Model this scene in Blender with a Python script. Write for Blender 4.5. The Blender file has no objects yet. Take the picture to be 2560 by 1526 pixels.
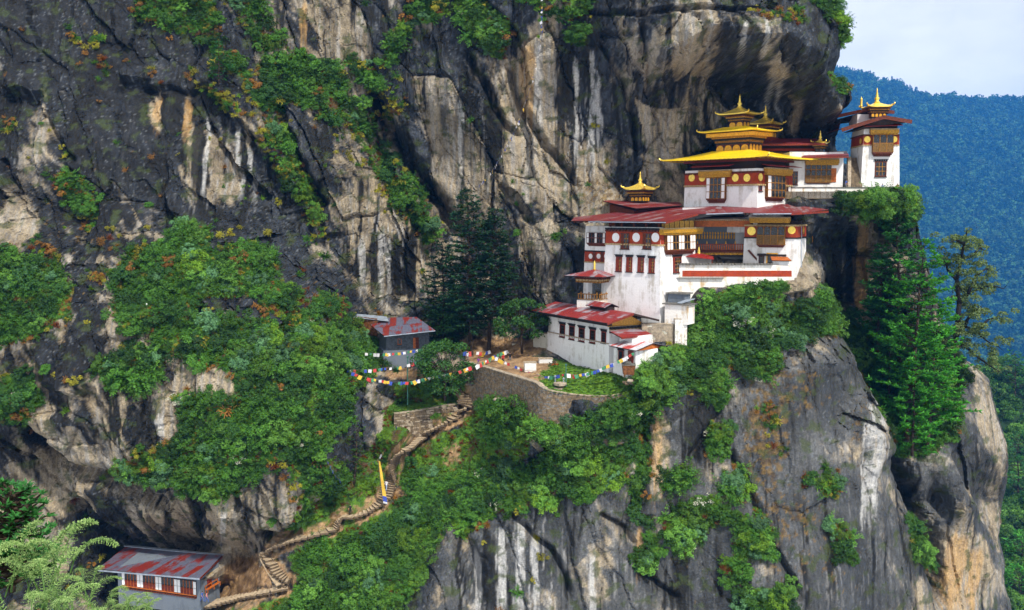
import bpy, bmesh, math, random
import numpy as np
from mathutils import Vector, Matrix
R = math.radians
random.seed(7)
rng = np.random.default_rng(11)
scene = bpy.context.scene
COL = scene.collection

# ------------------------------------------------------------------ camera, sky, sun, exposure
FPX, HORIZON = 2400.0, 535.0            # focal length and horizon row, in photo pixels (2560 x 1526)
PITCH = math.atan((763 - HORIZON) / FPX)
cam_data = bpy.data.cameras.new('camera')
cam_data.sensor_width = 36.0
cam_data.lens = 36.0 * FPX / 2560.0
cam_data.clip_start = 0.5
cam_data.clip_end = 20000
cam = bpy.data.objects.new('camera', cam_data)
cam.rotation_euler = (math.pi / 2 - PITCH, 0, 0)
COL.objects.link(cam)
scene.camera = cam

SUN_EL, SUN_AZ = 50, 152                # azimuth clockwise from +Y (view direction), light arrives from front right
world = bpy.data.worlds.new('World')
scene.world = world
world.use_nodes = True
wn, wl = world.node_tree.nodes, world.node_tree.links
wn.clear()
sky = wn.new('ShaderNodeTexSky')
sky.sky_type = 'NISHITA'
sky.sun_disc = False
sky.sun_elevation = R(SUN_EL)
sky.sun_rotation = R(SUN_AZ)
sky.altitude = 3000
sky.dust_density = 1.5
# thin bright cloud over the whole sky, broken by noise so some blue shows
tc = wn.new('ShaderNodeTexCoord')
mp = wn.new('ShaderNodeMapping'); mp.inputs['Scale'].default_value = (1.0, 1.0, 2.2)
nz = wn.new('ShaderNodeTexNoise'); nz.inputs['Scale'].default_value = 2.4; nz.inputs['Detail'].default_value = 6; nz.inputs['Roughness'].default_value = .55
rp = wn.new('ShaderNodeValToRGB'); rp.color_ramp.elements[0].position = .36; rp.color_ramp.elements[0].color = (.55, .55, .55, 1); rp.color_ramp.elements[1].position = .58
mx = wn.new('ShaderNodeMix'); mx.data_type = 'RGBA'
mx.inputs['B'].default_value = (20.5, 20.6, 20.9, 1)
bg = wn.new('ShaderNodeBackground'); bg.inputs['Strength'].default_value = .052
wo = wn.new('ShaderNodeOutputWorld')
wl.new(tc.outputs['Generated'], mp.inputs['Vector']); wl.new(mp.outputs['Vector'], nz.inputs['Vector'])
wl.new(nz.outputs['Fac'], rp.inputs['Fac']); wl.new(rp.outputs['Color'], mx.inputs['Factor'])
wl.new(sky.outputs['Color'], mx.inputs['A']); wl.new(mx.outputs['Result'], bg.inputs['Color'])
wl.new(bg.outputs['Background'], wo.inputs['Surface'])
sun_d = bpy.data.lights.new('sun', 'SUN')
sun_d.energy = 4.0
sun_d.angle = R(3.5)
sun_d.color = (1.0, .93, .82)
sun = bpy.data.objects.new('sun', sun_d)
a, e = R(SUN_AZ), R(SUN_EL)
sun.rotation_euler = Vector((math.sin(a) * math.cos(e), math.cos(a) * math.cos(e), math.sin(e))).to_track_quat('Z', 'Y').to_euler()
COL.objects.link(sun)
scene.view_settings.view_transform = 'Standard'
scene.view_settings.look = 'None'
scene.view_settings.exposure = 0.35
scene.view_settings.gamma = 1.0
scene.view_settings.use_curve_mapping = False
scene.render.engine = 'CYCLES'
cy = scene.cycles
cy.max_bounces = 4; cy.diffuse_bounces = 2; cy.glossy_bounces = 2; cy.transmission_bounces = 2; cy.transparent_max_bounces = 4; cy.volume_bounces = 0
cy.use_denoising = True
cy.use_adaptive_sampling = True; cy.adaptive_threshold = .025; cy.adaptive_min_samples = 16
cy.caustics_reflective = False; cy.caustics_refractive = False

# ------------------------------------------------------------------ pixel <-> world helpers (camera at the origin)
CP, SP = math.cos(PITCH), math.sin(PITCH)
def ray(px, py):
    u, v = (px - 1280.0) / FPX, (763.0 - py) / FPX
    return u, CP + SP * v, -SP + CP * v
def at(px, py, Y):
    x, y, z = ray(px, py)
    t = Y / y
    return Vector((x * t, Y, z * t))
def at_z(px, py, Z):
    x, y, z = ray(px, py)
    t = Z / z
    return Vector((x * t, y * t, Z))
def proj(X, Y, Z):
    d = CP * Y - SP * Z
    return 1280.0 + FPX * X / d, 763.0 - FPX * (SP * Y + CP * Z) / d

# ------------------------------------------------------------------ noise
def hsh(ix, iy, seed):
    h = (ix.astype(np.int64) * 374761393 + iy.astype(np.int64) * 668265263 + seed * 974634777) & 0xFFFFFFFF
    h = ((h ^ (h >> 13)) * 1274126177) & 0xFFFFFFFF
    h = ((h ^ (h >> 16)) * 2246822519) & 0xFFFFFFFF
    return (h ^ (h >> 15)) & 0xFFFFFFFF
def h01(ix, iy, seed): return hsh(ix, iy, seed) / 4294967296.0
_ga = np.arange(256) * (2 * np.pi / 256)
GCX, GCY = np.cos(_ga), np.sin(_ga)
def perlin(x, y, seed):
    x0, y0 = np.floor(x), np.floor(y)
    fx, fy = x - x0, y - y0
    u, v = fx * fx * fx * (fx * (fx * 6 - 15) + 10), fy * fy * fy * (fy * (fy * 6 - 15) + 10)
    ix, iy = x0.astype(np.int32), y0.astype(np.int32)
    X0, Y0 = ix.min(), iy.min()
    nx_, ny_ = int(ix.max() - X0) + 2, int(iy.max() - Y0) + 2
    if nx_ * ny_ < 4 * x.size + 1000:                # hash the lattice once, then look up
        la, lb = np.meshgrid(np.arange(nx_) + X0, np.arange(ny_) + Y0, indexing='ij')
        tab = (hsh(la, lb, seed) & 255).astype(np.int32)
        TX, TY = GCX[tab], GCY[tab]
        ix -= X0; iy -= Y0
        def g(i, j): return TX[ix + i, iy + j] * (fx - i) + TY[ix + i, iy + j] * (fy - j)
    else:
        def g(i, j):
            k = hsh(ix + i, iy + j, seed) & 255
            return GCX[k] * (fx - i) + GCY[k] * (fy - j)
    return (g(0, 0) * (1 - u) + g(1, 0) * u) * (1 - v) + (g(0, 1) * (1 - u) + g(1, 1) * u) * v
def fbm(x, y, o, seed, gain=.5):
    s, a = 0, 1.0
    for k in range(o):
        s = s + a * perlin(x, y, seed + k * 17); a *= gain; x = x * 2.03 + 3.1; y = y * 2.03 - 1.7
    return s
def voro(x, y, seed):
    x0, y0 = np.floor(x), np.floor(y)
    f1 = np.full(x.shape, 9.0); f2 = np.full(x.shape, 9.0)
    ci = np.zeros(x.shape); cj = np.zeros(x.shape); cx = np.zeros(x.shape); cz = np.zeros(x.shape)
    for i in (-1, 0, 1):
        for j in (-1, 0, 1):
            a, b = x0 + i, y0 + j
            qx, qy = a + h01(a, b, seed), b + h01(a, b, seed + 5)
            d = np.hypot(qx - x, qy - y)
            m = d < f1
            f2 = np.where(m, f1, np.minimum(f2, d))
            ci = np.where(m, a, ci); cj = np.where(m, b, cj); cx = np.where(m, x - qx, cx); cz = np.where(m, y - qy, cz)
            f1 = np.where(m, d, f1)
    return f1, f2, ci, cj, cx, cz
def sstep(a, b, x):
    t = np.clip((x - a) / (b - a), 0, 1)
    return t * t * (3 - 2 * t)
def poly_dist(X, Z, pts):
    """distance to a polyline, signed side (positive = left of travel), position 0..1"""
    best = np.full(X.shape, 1e9); side = np.zeros(X.shape); pos = np.zeros(X.shape)
    n = len(pts) - 1
    for k in range(n):
        (ax, az), (bx, bz) = pts[k], pts[k + 1]
        dx, dz = bx - ax, bz - az
        L2 = dx * dx + dz * dz + 1e-9
        t = np.clip(((X - ax) * dx + (Z - az) * dz) / L2, 0, 1)
        d = np.hypot(X - ax - t * dx, Z - az - t * dz)
        m = d < best
        side = np.where(m, np.sign(dx * (Z - az) - dz * (X - ax)), side)
        pos = np.where(m, (k + t) / n, pos)
        best = np.where(m, d, best)
    return best, side, pos
def in_poly(px, py, poly):
    inside = np.zeros(px.shape, bool)
    n = len(poly)
    for i in range(n):
        x1, y1 = poly[i]; x2, y2 = poly[(i + 1) % n]
        c = ((y1 > py) != (y2 > py)) & (px < (x2 - x1) * (py - y1) / ((y2 - y1) or 1e-9) + x1)
        inside ^= c
    return inside

# ------------------------------------------------------------------ material helpers
MATS = {}
def new_mat(name):
    m = bpy.data.materials.new(name); m.use_nodes = True
    nt = m.node_tree; b = nt.nodes['Principled BSDF']
    MATS[name] = m
    return m, nt, b
def N(nt, t, **kw):
    n = nt.nodes.new(t)
    for k, v in kw.items():
        if k in n.inputs: n.inputs[k].default_value = v
        else: setattr(n, k, v)
    return n
def mixc(nt, fac, A, B, blend='MIX'):
    n = nt.nodes.new('ShaderNodeMix'); n.data_type = 'RGBA'; n.blend_type = blend
    for s, v in (('Factor', fac), ('A', A), ('B', B)):
        if isinstance(v, (int, float)): n.inputs[s].default_value = v
        elif isinstance(v, tuple): n.inputs[s].default_value = v if len(v) == 4 else (*v, 1)
        else: nt.links.new(v, n.inputs[s])
    return n.outputs['Result']
def ramp(nt, src, p0, p1, c0=0.0, c1=1.0):
    n = nt.nodes.new('ShaderNodeMapRange'); n.interpolation_type = 'SMOOTHSTEP'
    n.inputs['From Min'].default_value = p0; n.inputs['From Max'].default_value = p1
    n.inputs['To Min'].default_value = c0; n.inputs['To Max'].default_value = c1
    nt.links.new(src, n.inputs['Value'])
    return n.outputs['Result']
def math_n(nt, op, a, b=None):
    n = nt.nodes.new('ShaderNodeMath'); n.operation = op
    for i, v in enumerate((a, b)):
        if v is None: continue
        if isinstance(v, (int, float)): n.inputs[i].default_value = v
        else: nt.links.new(v, n.inputs[i])
    return n.outputs[0]
def noise(nt, vec, scale, detail=4, rough=.55, dist=0.0):
    n = nt.nodes.new('ShaderNodeTexNoise')
    n.inputs['Scale'].default_value = scale; n.inputs['Detail'].default_value = detail
    n.inputs['Roughness'].default_value = rough; n.inputs['Distortion'].default_value = dist
    if vec is not None: nt.links.new(vec, n.inputs['Vector'])
    return n.outputs['Fac']
def coords(nt, kind='Object', scale=(1, 1, 1), rot=(0, 0, 0)):
    t = nt.nodes.new('ShaderNodeTexCoord'); m = nt.nodes.new('ShaderNodeMapping')
    m.inputs['Scale'].default_value = scale; m.inputs['Rotation'].default_value = rot
    nt.links.new(t.outputs[kind], m.inputs['Vector'])
    return m.outputs['Vector']
def bump(nt, b, h, strength=.5, dist=.1):
    n = nt.nodes.new('ShaderNodeBump'); n.inputs['Strength'].default_value = strength; n.inputs['Distance'].default_value = dist
    nt.links.new(h, n.inputs['Height']); nt.links.new(n.outputs['Normal'], b.inputs['Normal'])

def rock_material():
    m, nt, b = new_mat('rock')
    at_ = N(nt, 'ShaderNodeAttribute', attribute_name='albedo')
    o = coords(nt)
    fine = noise(nt, o, 3.6, 3, .7)
    dip = coords(nt, scale=(1, 1, .3), rot=(0, R(-30), 0)); grain = noise(nt, dip, 1.9, 4, .7, .5)
    k = math_n(nt, 'MULTIPLY', ramp(nt, fine, .3, .72, .78, 1.25), ramp(nt, grain, .3, .7, .85, 1.15))
    vm = nt.nodes.new('ShaderNodeVectorMath'); vm.operation = 'SCALE'
    nt.links.new(at_.outputs['Color'], vm.inputs[0]); nt.links.new(k, vm.inputs['Scale'])
    nt.links.new(vm.outputs[0], b.inputs['Base Color'])
    b.inputs['Roughness'].default_value = .72
    b.inputs['Specular IOR Level'].default_value = .3
    vo = nt.nodes.new('ShaderNodeTexVoronoi'); vo.inputs['Scale'].default_value = 1.5; nt.links.new(dip, vo.inputs['Vector'])
    bump(nt, b, math_n(nt, 'ADD', math_n(nt, 'MULTIPLY', vo.outputs['Distance'], .9), math_n(nt, 'MULTIPLY', fine, .7)), 1.0, .30)
    return m
M_ROCK = rock_material()
# ------------------------------------------------------------------ terrain: one surface Y(X, Z), split into named pieces of the setting
CTRL = [ # photo column, row, distance in metres
 (-150,-80,166),(0,100,162),(300,100,165),(600,60,170),(800,60,178),(1000,60,178),(1250,30,172),(1450,30,166),(1700,20,157),(1850,40,153),(1980,60,152),(2070,80,154),(2200,-60,160),
 (-150,350,156),(0,400,156),(300,380,158),(520,380,160),(650,420,166),(800,330,172),(850,450,170),(950,350,182),(1100,250,176),(1300,250,175),(1450,250,173),(1560,200,169),(1700,130,158),(1850,115,155),(1980,170,156),(2080,220,158),
 (1690,240,169),(1800,210,170),(1900,230,168),(2000,270,166),(2100,270,160),(1650,340,172),(1800,340,174),(1950,340,172),(2060,340,170),(1620,460,169),(1560,520,168),(1750,500,168),(1900,520,166),
 (0,560,150),(200,560,154),(450,540,157),(650,560,161),(800,600,168),(950,600,176),(1100,560,182),(1250,520,177),(1400,480,172),(1350,620,168),(1250,700,174),(1100,720,180),(980,740,179),(1440,700,163),
 (-150,700,144),(0,700,146),(200,720,147),(400,660,150),(600,680,152),(750,720,158),(850,740,165),(930,780,172),
 (0,880,143),(150,900,142),(350,880,142),(500,840,145),(650,830,147),(800,850,152),(900,900,158),(960,942,157.4),(1010,938,158.2),(1065,930,159),(980,880,166),(1080,860,168),(1250,860,166),(1400,830,160),
 (0,1050,142),(200,1050,141),(350,1020,142),(550,980,141),(700,980,143),(820,980,147),(900,1010,151),(1000,990,158),(1110,960,160),
 (-150,1200,146),(0,1200,146),(150,1180,149),(300,1120,142),(450,1130,140),(600,1130,139),(750,1130,142),(850,1150,146),(920,1130,149),(1015,1048,155.6),(1085,1032,156.4),(1005,1086,151.6),
 (50,1350,146),(250,1290,150),(400,1290,147),(550,1300,143),(650,1260,141),(720,1280,142),(800,1260,145),(880,1270,145),(960,1200,147.5),(1040,1100,150.5),(1120,1060,153),(1170,1003,154.8),(1164,975,156.8),(1148,955,158.8),(1130,932,161),
 (250,1420,153),(400,1390,159),(300,1390,158),(500,1390,155),(400,1480,152),(300,1526,150),(250,1570,146),(520,1420,151),(560,1465,147),(100,1420,147),(620,1400,149),(650,1430,145),(760,1400,142),(840,1330,143.5),(720,1470,141),(600,1510,141),(500,1560,140),(400,1600,141),(50,1580,140),(850,1440,138),(950,1350,140),(1050,1220,145.6),
 (1250,960,152),(1250,1018,146.5),(1300,1035,141.3),(1340,1062,137),(1350,1085,136.8),(1330,1150,141),(1200,1150,146),(1400,1080,136.6),(1420,1150,136.6),(1385,1066,135.9),(1450,1044,135.6),(1500,1032,135.7),(1550,1016,136.2),(1450,985,140),(1500,985,140),(1550,972,140),(1500,1130,137),(1100,1300,140.5),(1000,1450,136),(1150,1400,137),(1150,1540,135),(850,1560,134),
 (1350,1250,137.5),(1500,1200,136.5),(1600,1050,138.6),(1560,1000,138.0),(1450,960,141),(1605,952,137.2),(1645,930,138),(1690,875,142.3),(1660,905,140.8),(1300,1400,136),(1500,1400,134.5),(1700,1300,136),(1700,1500,133),(1350,1540,133),
 (1700,800,148),(1750,720,150),(1850,720,149),(1980,690,150),(2030,720,150),(1800,840,146),(1950,820,146),(1700,950,141),(1850,980,141),(1780,1100,139),(1950,1000,140),(2080,900,145),
 (1950,1200,136),(2100,1100,139),(2180,1080,143),(2050,1350,134),(2200,1300,139),(1900,1500,131),(2100,1500,132),(2270,1480,140),
 (1990,462,166),(2060,462,166),(2130,460,166),(2210,462,167),(1990,500,160),(2060,505,158.4),(2040,600,159),(2120,500,157.8),(2200,500,157.8),(2255,495,158.4),(2120,620,165),(2110,740,165),(2200,560,161),(2280,560,161),(2200,760,163),(2160,850,161),(2300,760,162),(2200,950,157),(2300,950,157),(2380,920,160),(2480,960,164),
 (2270,1100,152),(2350,1130,151),(2330,1250,151),(2400,1250,150),(2380,1420,148),(2460,1250,158),(2500,1150,160),(2490,1400,158),(2420,1540,147),(2600,1200,175),(2650,900,180),(2600,1500,172),(2450,500,175),(2450,200,175),(2300,300,172),
 (1700,620,160),(1850,620,160),(1550,700,160),
]
CT = np.array(CTRL, float)
def rbf_fit(P, v, smooth=4.0):
    d = np.hypot(P[:, None, 0] - P[None, :, 0], P[:, None, 1] - P[None, :, 1])
    n = len(P)
    A = np.zeros((n + 3, n + 3))
    A[:n, :n] = -d - 0.0
    A[:n, :n] += np.eye(n) * smooth
    A[:n, n] = 1; A[:n, n + 1:] = P; A[n, :n] = 1; A[n + 1:, :n] = P.T
    w = np.linalg.solve(A, np.concatenate([v, np.zeros(3)]))
    return w
CPT = CT[:, :2] / 100.0
CW = rbf_fit(CPT, CT[:, 2], -.25)
def D0(px, py):
    px = np.asarray(px, float) / 100.0; py = np.asarray(py, float) / 100.0
    sh = px.shape
    px = px.ravel(); py = py.ravel()
    out = np.zeros(px.size)
    for s in range(0, px.size, 40000):
        a, b = px[s:s + 40000, None], py[s:s + 40000, None]
        d = np.hypot(a - CPT[None, :, 0], b - CPT[None, :, 1])
        out[s:s + 40000] = -d @ CW[:-3] + CW[-3] + a[:, 0] * CW[-2] + b[:, 0] * CW[-1]
    return out.reshape(sh)
def W0(px, py):
    return at(px, py, float(D0(px, py)))
def xz(pts):
    return [(lambda p: (p.x, p.z))(W0(*q)) for q in pts]

DX = .23
CF = 5
gx = -98 + DX * np.arange(CF * 169 + 1); gz = -74 + DX * np.arange(CF * 102 + 1)
GX, GZ = np.meshgrid(gx, gz)
def up(c):
    """bilinear refinement of a coarse grid"""
    t = np.arange(CF) / CF
    c = np.concatenate([(c[:, :-1, None] * (1 - t) + c[:, 1:, None] * t).reshape(c.shape[0], -1), c[:, -1:]], 1)
    c = c.T
    c = np.concatenate([(c[:, :-1, None] * (1 - t) + c[:, 1:, None] * t).reshape(c.shape[0], -1), c[:, -1:]], 1)
    return c.T
CX, CZ = np.meshgrid(gx[::CF], gz[::CF])
CY = np.full(CX.shape, 155.0)
for _ in range(7):
    px, py = proj(CX, CY, CZ)
    CY = CY * .35 + .65 * D0(np.clip(px, -260, 2760), np.clip(py, -160, 1640))
GY = up(CY)
PX, PY = proj(GX, GY, GZ)

# --- regions in photo coordinates (what grows where)
GREEN = [ # polygon, shrub density
 ([(333,-20),(530,-20),(560,60),(560,110),(640,190),(700,300),(650,260),(590,180),(520,120),(480,90),(400,75),(340,40)], .62),
 ([(640,160),(690,140),(740,150),(800,150),(860,170),(850,215),(850,300),(820,310),(780,260),(720,260),(690,290),(660,220)], 1),
 ([(560,-20),(640,-20),(690,60),(700,130),(650,140),(610,70)], .55),
 ([(700,90),(740,130),(800,150),(790,170),(730,160)], .6),
 ([(1030,-20),(1120,-20),(1115,40),(1060,55),(1030,40)], 1), ([(1140,-20),(1200,-10),(1270,50),(1270,120),(1255,140),(1220,130),(1180,90),(1145,45)], 1),
 ([(970,70),(1030,40),(1040,70),(990,130),(960,150)], .8), ([(945,150),(990,120),(985,165),(950,170)], .8),
 ([(860,140),(910,150),(960,200),(955,230),(915,220),(870,170)], .7),
 ([(1300,-20),(1475,-20),(1480,30),(1420,50),(1360,40),(1310,10)], .55), ([(1410,70),(1475,65),(1478,85),(1450,110),(1425,110)], 1),
 ([(840,240),(900,250),(960,360),(1010,440),(1060,500),(1110,600),(1060,600),(1010,530),(950,450),(905,370),(860,300)], .55),
 ([(660,300),(700,330),(760,430),(800,520),(800,590),(770,540),(730,470),(680,380)], .5),
 ([(0,620),(80,640),(140,680),(170,720),(180,780),(100,830),(0,860)], 1), ([(0,930),(60,940),(90,990),(80,1050),(0,1060)], .8),
 ([(300,640),(406,620),(430,570),(470,560),(508,575),(515,620),(560,640),(620,610),(683,640),(690,690),(640,735),(560,740),(508,750),(450,830),(315,830),(290,760)], 1),
 ([(350,830),(420,815),(595,795),(690,815),(770,837),(860,815),(940,860),(960,920),(900,960),(870,990),(860,1060),(820,1100),(800,1180),(760,1200),(700,1120),(640,1190),(600,1215),(545,1250),(441,1230),(300,1185),(331,1150),(423,1109),(470,1053),(430,1002),(480,990),(580,990),(590,960),(580,915),(470,915),(400,880)], 1.1),
 ([(250,900),(330,880),(400,890),(395,950),(330,980),(270,970)], 1),
 ([(640,640),(690,700),(760,730),(850,750),(870,800),(770,830),(700,790),(650,760)], .45),
 ([(780,1130),(850,1140),(880,1200),(840,1270),(770,1290),(740,1300),(760,1210)], .5),
 ([(1000,1260),(1040,1160),(1130,1200),(1190,1150),(1260,1160),(1330,1170),(1420,1090),(1530,1010),(1600,1000),(1590,1100),(1560,1200),(1460,1240),(1330,1270),(1250,1280),(1150,1350),(1110,1290),(1090,1350),(1050,1440),(1000,1526),(960,1600),(400,1600),(480,1530),(650,1510),(760,1460),(720,1390),(850,1320),(950,1260)], 1),
 ([(1200,1000),(1290,980),(1340,1010),(1350,1080),(1290,1110),(1220,1090)], 1),
 ([(1560,960),(1640,890),(1700,860),(1730,830),(1720,765),(1760,745),(1840,725),(1900,700),(1960,715),(1950,765),(1990,760),(2050,730),(2095,770),(2085,830),(1990,850),(1950,870),(1930,930),(1880,960),(1820,900),(1800,930),(1830,1000),(1790,1020),(1740,960),(1640,1000)], 1.1),
 ([(1345,1066),(1385,1064),(1450,1042),(1550,1012),(1590,990),(1610,1010),(1560,1090),(1420,1120),(1350,1110)], 1.1),
 ([(1590,1000),(1640,1000),(1625,1100),(1620,1180),(1600,1260),(1585,1290),(1580,1200),(1600,1100)], .8),
 ([(1640,1180),(1720,1165),(1725,1200),(1680,1230),(1655,1210)], .9), ([(1600,1380),(1660,1370),(1650,1410),(1590,1430)], .9), ([(1600,1290),(1640,1320),(1655,1370),(1620,1380)], .6),
 ([(1660,1290),(1720,1270),(1760,1240),(1800,1240),(1820,1290),(1770,1330),(1720,1390),(1680,1390),(1655,1330)], 1),
 ([(1770,1080),(1830,1060),(1840,1100),(1810,1150),(1780,1140)], .9), ([(1810,1190),(1860,1160),(1870,1200),(1850,1260),(1800,1250)], .7),
 ([(1840,1300),(1900,1290),(1940,1340),(1930,1400),(1870,1400),(1830,1380)], .9), ([(1800,1400),(1860,1390),(1860,1460),(1820,1470)], .7), ([(1840,1480),(1900,1470),(1970,1450),(1980,1520),(1900,1560),(1850,1540)], .8),
 ([(2010,1190),(2070,1180),(2100,1210),(2050,1225),(2010,1215)], .7), ([(2070,1310),(2130,1330),(2135,1400),(2100,1410)], .7), ([(2260,1290),(2300,1330),(2330,1400),(2320,1430),(2290,1400)], .8),
 ([(2100,475),(2200,470),(2290,495),(2310,560),(2270,570),(2200,550),(2150,545),(2110,530)], 1.1),
 ([(2140,830),(2200,800),(2300,800),(2400,880),(2400,960),(2380,1100),(2300,1150),(2250,1130),(2200,1000),(2160,900)], 1),
 ([(2000,-20),(2090,-20),(2125,70),(2118,110),(2095,60),(2040,20)], 1.2), ([(2070,180),(2130,205),(2135,225),(2080,215)], .8),
 ([(150,440),(200,440),(235,500),(230,550),(190,540),(160,490)], .6), ([(410,1120),(300,1150),(290,1180),(400,1170)], .5),
 ([(2110,780),(2180,830),(2240,930),(2290,1120),(2230,1100),(2170,950)], .8),
]
GRASS = [([(1350,915),(1580,900),(1590,960),(1560,1000),(1350,970)], 1), ([(960,1020),(1180,985),(1110,1060),(1030,1080),(960,1240),(850,1320),(720,1360),(690,1350),(760,1290),(860,1200),(950,1090)], 1),
 ([(1190,985),(1340,1090),(1300,1170),(1180,1180),(1060,1200),(1000,1280),(990,1170),(1060,1100),(1150,1060)], .8), ([(980,960),(1160,930),(1160,1000),(980,1020)], .9)]
def pmask(polys, px, py, soft=9):
    m = np.zeros(px.shape)
    w = 1.0
    jx = px + 14 * fbm(px / 40, py / 40, 3, 91); jy = py + 14 * fbm(px / 40 + 9, py / 40, 3, 92)
    for poly, v in polys:
        x0, x1 = min(p[0] for p in poly) - 30, max(p[0] for p in poly) + 30
        y0, y1 = min(p[1] for p in poly) - 30, max(p[1] for p in poly) + 30
        s = (px > x0) & (px < x1) & (py > y0) & (py < y1)
        if not s.any(): continue
        m[s] = np.maximum(m[s], in_poly(jx[s], jy[s], poly) * v)
    return m
MG = pmask(GREEN, PX, PY)
MGR = pmask(GRASS, PX, PY)
SOFT = np.clip(np.maximum(MG, MGR), 0, 1)
def blur(a, n):
    for _ in range(n):
        a = (a + np.roll(a, 1, 0) + np.roll(a, -1, 0) + np.roll(a, 1, 1) + np.roll(a, -1, 1)) / 5
    return a
SOFTB = blur(SOFT, 8)

# --- the stone path, points along its middle (photo column, row)
PATH = [(520,1512),(600,1492),(660,1476),(720,1462),(722,1448),(705,1430),(690,1412),(676,1392),(672,1378),(700,1362),(740,1346),(800,1330),(836,1318),(846,1300),(862,1288),(890,1289),(918,1276),(940,1262),(958,1246),(968,1228),(975,1205),(984,1175),(992,1148),(1006,1125),(1030,1105),(1056,1088),(1090,1070),(1124,1048),(1146,1034),(1166,1018),(1172,1000),(1164,975),(1148,955),(1130,932)]
PATHW = [W0(*p) for p in PATH]
for k_, Y_ in ((-5, 154.2), (-4, 155.0), (-3, 156.8), (-2, 158.6), (-1, 160.8)): PATHW[k_] = at(*PATH[k_], Y_)
pd, ps, pp = poly_dist(GX, GZ, [(p.x, p.z) for p in PATHW])
NEARPATH = sstep(4.0, 1.2, pd)

# --- rock relief
WX = GX + 1.6 * fbm(GX / 9, GZ / 9, 3, 1); WZ = GZ + 1.6 * fbm(GX / 9, GZ / 9, 3, 2)
CELLS = {}
def blocks(scale, ang, aspect, amp, tilt, crack, seed, cw=.07, key=None):
    c, s = math.cos(ang), math.sin(ang)
    a = (WX * c + WZ * s) / scale; b = (-WX * s + WZ * c) / (scale * aspect)
    f1, f2, ci, cj, cx, cz = voro(a, b, seed)
    r1, r2, r3 = h01(ci, cj, seed + 21), h01(ci, cj, seed + 22), h01(ci, cj, seed + 23)
    if key: CELLS[key] = h01(ci, cj, seed + 24)
    d = (r1 - .5) * amp + ((r2 - .5) * cx + (r3 - .5) * cz * .6) * tilt
    return d + crack * sstep(cw, 0, f2 - f1)
ROUGH = 1 - .75 * SOFTB
# slabs: the joints lean from upper left to lower right, steeper towards the right
SLAB = blocks(10, R(20), 3.2, 3.0, 4.2, .5, 31, .035, 'big') + blocks(4.2, R(16), 3.0, 1.2, 1.5, .25, 47, .05, 'mid')
SMALL = blocks(1.9, R(24), 2.3, .32, .55, .0, 63, .08, 'small') + blocks(.9, R(14), 1.9, .16, .35, .0, 70, .1)
PATCHY = sstep(-.1, .25, fbm(GX / 12, GZ / 12, 3, 88))      # some faces are smooth, some shattered
rel = SLAB + SMALL * (.45 + 1.0 * PATCHY) + 1.8 * fbm(GX / 22, GZ / 22, 4, 5) + .15 * fbm(GX / 2.2, GZ / 5, 4, 8)
# the buttress below the temples is smoother rock with wide hollows
SMOOTHR = blur((in_poly(PX, PY, [(1120,1330),(1500,1200),(1650,980),(1950,860),(2100,760),(2560,900),(2560,1700),(1000,1700)])).astype(float), 14)
rel = rel * (1 - .70 * SMOOTHR) + SMOOTHR * .8 * fbm(GX / 10, GZ / 14, 3, 15)
leftsm = blur(in_poly(PX, PY, [(-300,-100),(330,-50),(520,200),(480,480),(200,480),(-300,500)]).astype(float), 12)
rel = rel * (1 - .3 * leftsm)
# undersides and brows: break the surface along its own run, not only across the view
BY = np.abs(np.gradient(GY, DX, axis=0)); w_ = sstep(.35, 1.0, blur(BY, 6))
_wz = WZ; WZ = GZ + .9 * (GY - 150) + .8 * fbm(GX / 6, GZ / 6, 3, 19)
rel = rel + w_ * (blocks(5.0, R(35), 1.3, 2.0, 2.6, .5, 81, .05, 'mid2') + blocks(2.0, R(10), 1.3, .7, 1.0, .2, 83, .08, 'small2'))
WZ = _wz
OVH = w_
rel = rel * ROUGH + SOFTB * (1.3 * fbm(GX / 7, GZ / 7, 4, 77))
rel = rel * (1 - .93 * NEARPATH)
# keep the rock off the buildings and yards
YARD = [(1150,850),(1420,760),(1470,560),(1490,480),(1640,480),(1660,380),(1950,380),(2100,330),(2290,330),(2300,480),(2060,500),(2050,690),(1740,740),(1650,900),(1580,930),(1560,1000),(1420,1060),(1340,1060),(1180,1000)]
ym = blur(in_poly(PX, PY, YARD).astype(float), 10)
HOUSE = [(230,1350),(560,1350),(760,1400),(740,1500),(520,1526),(280,1526)]
ym = np.maximum(ym, blur(in_poly(PX, PY, HOUSE).astype(float), 8))
ym = np.maximum(ym, blur(in_poly(PX, PY, [(930,850),(1090,850),(1110,970),(930,970)]).astype(float), 8))
rel = rel * (1 - .85 * ym)
GY = GY + rel

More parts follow.
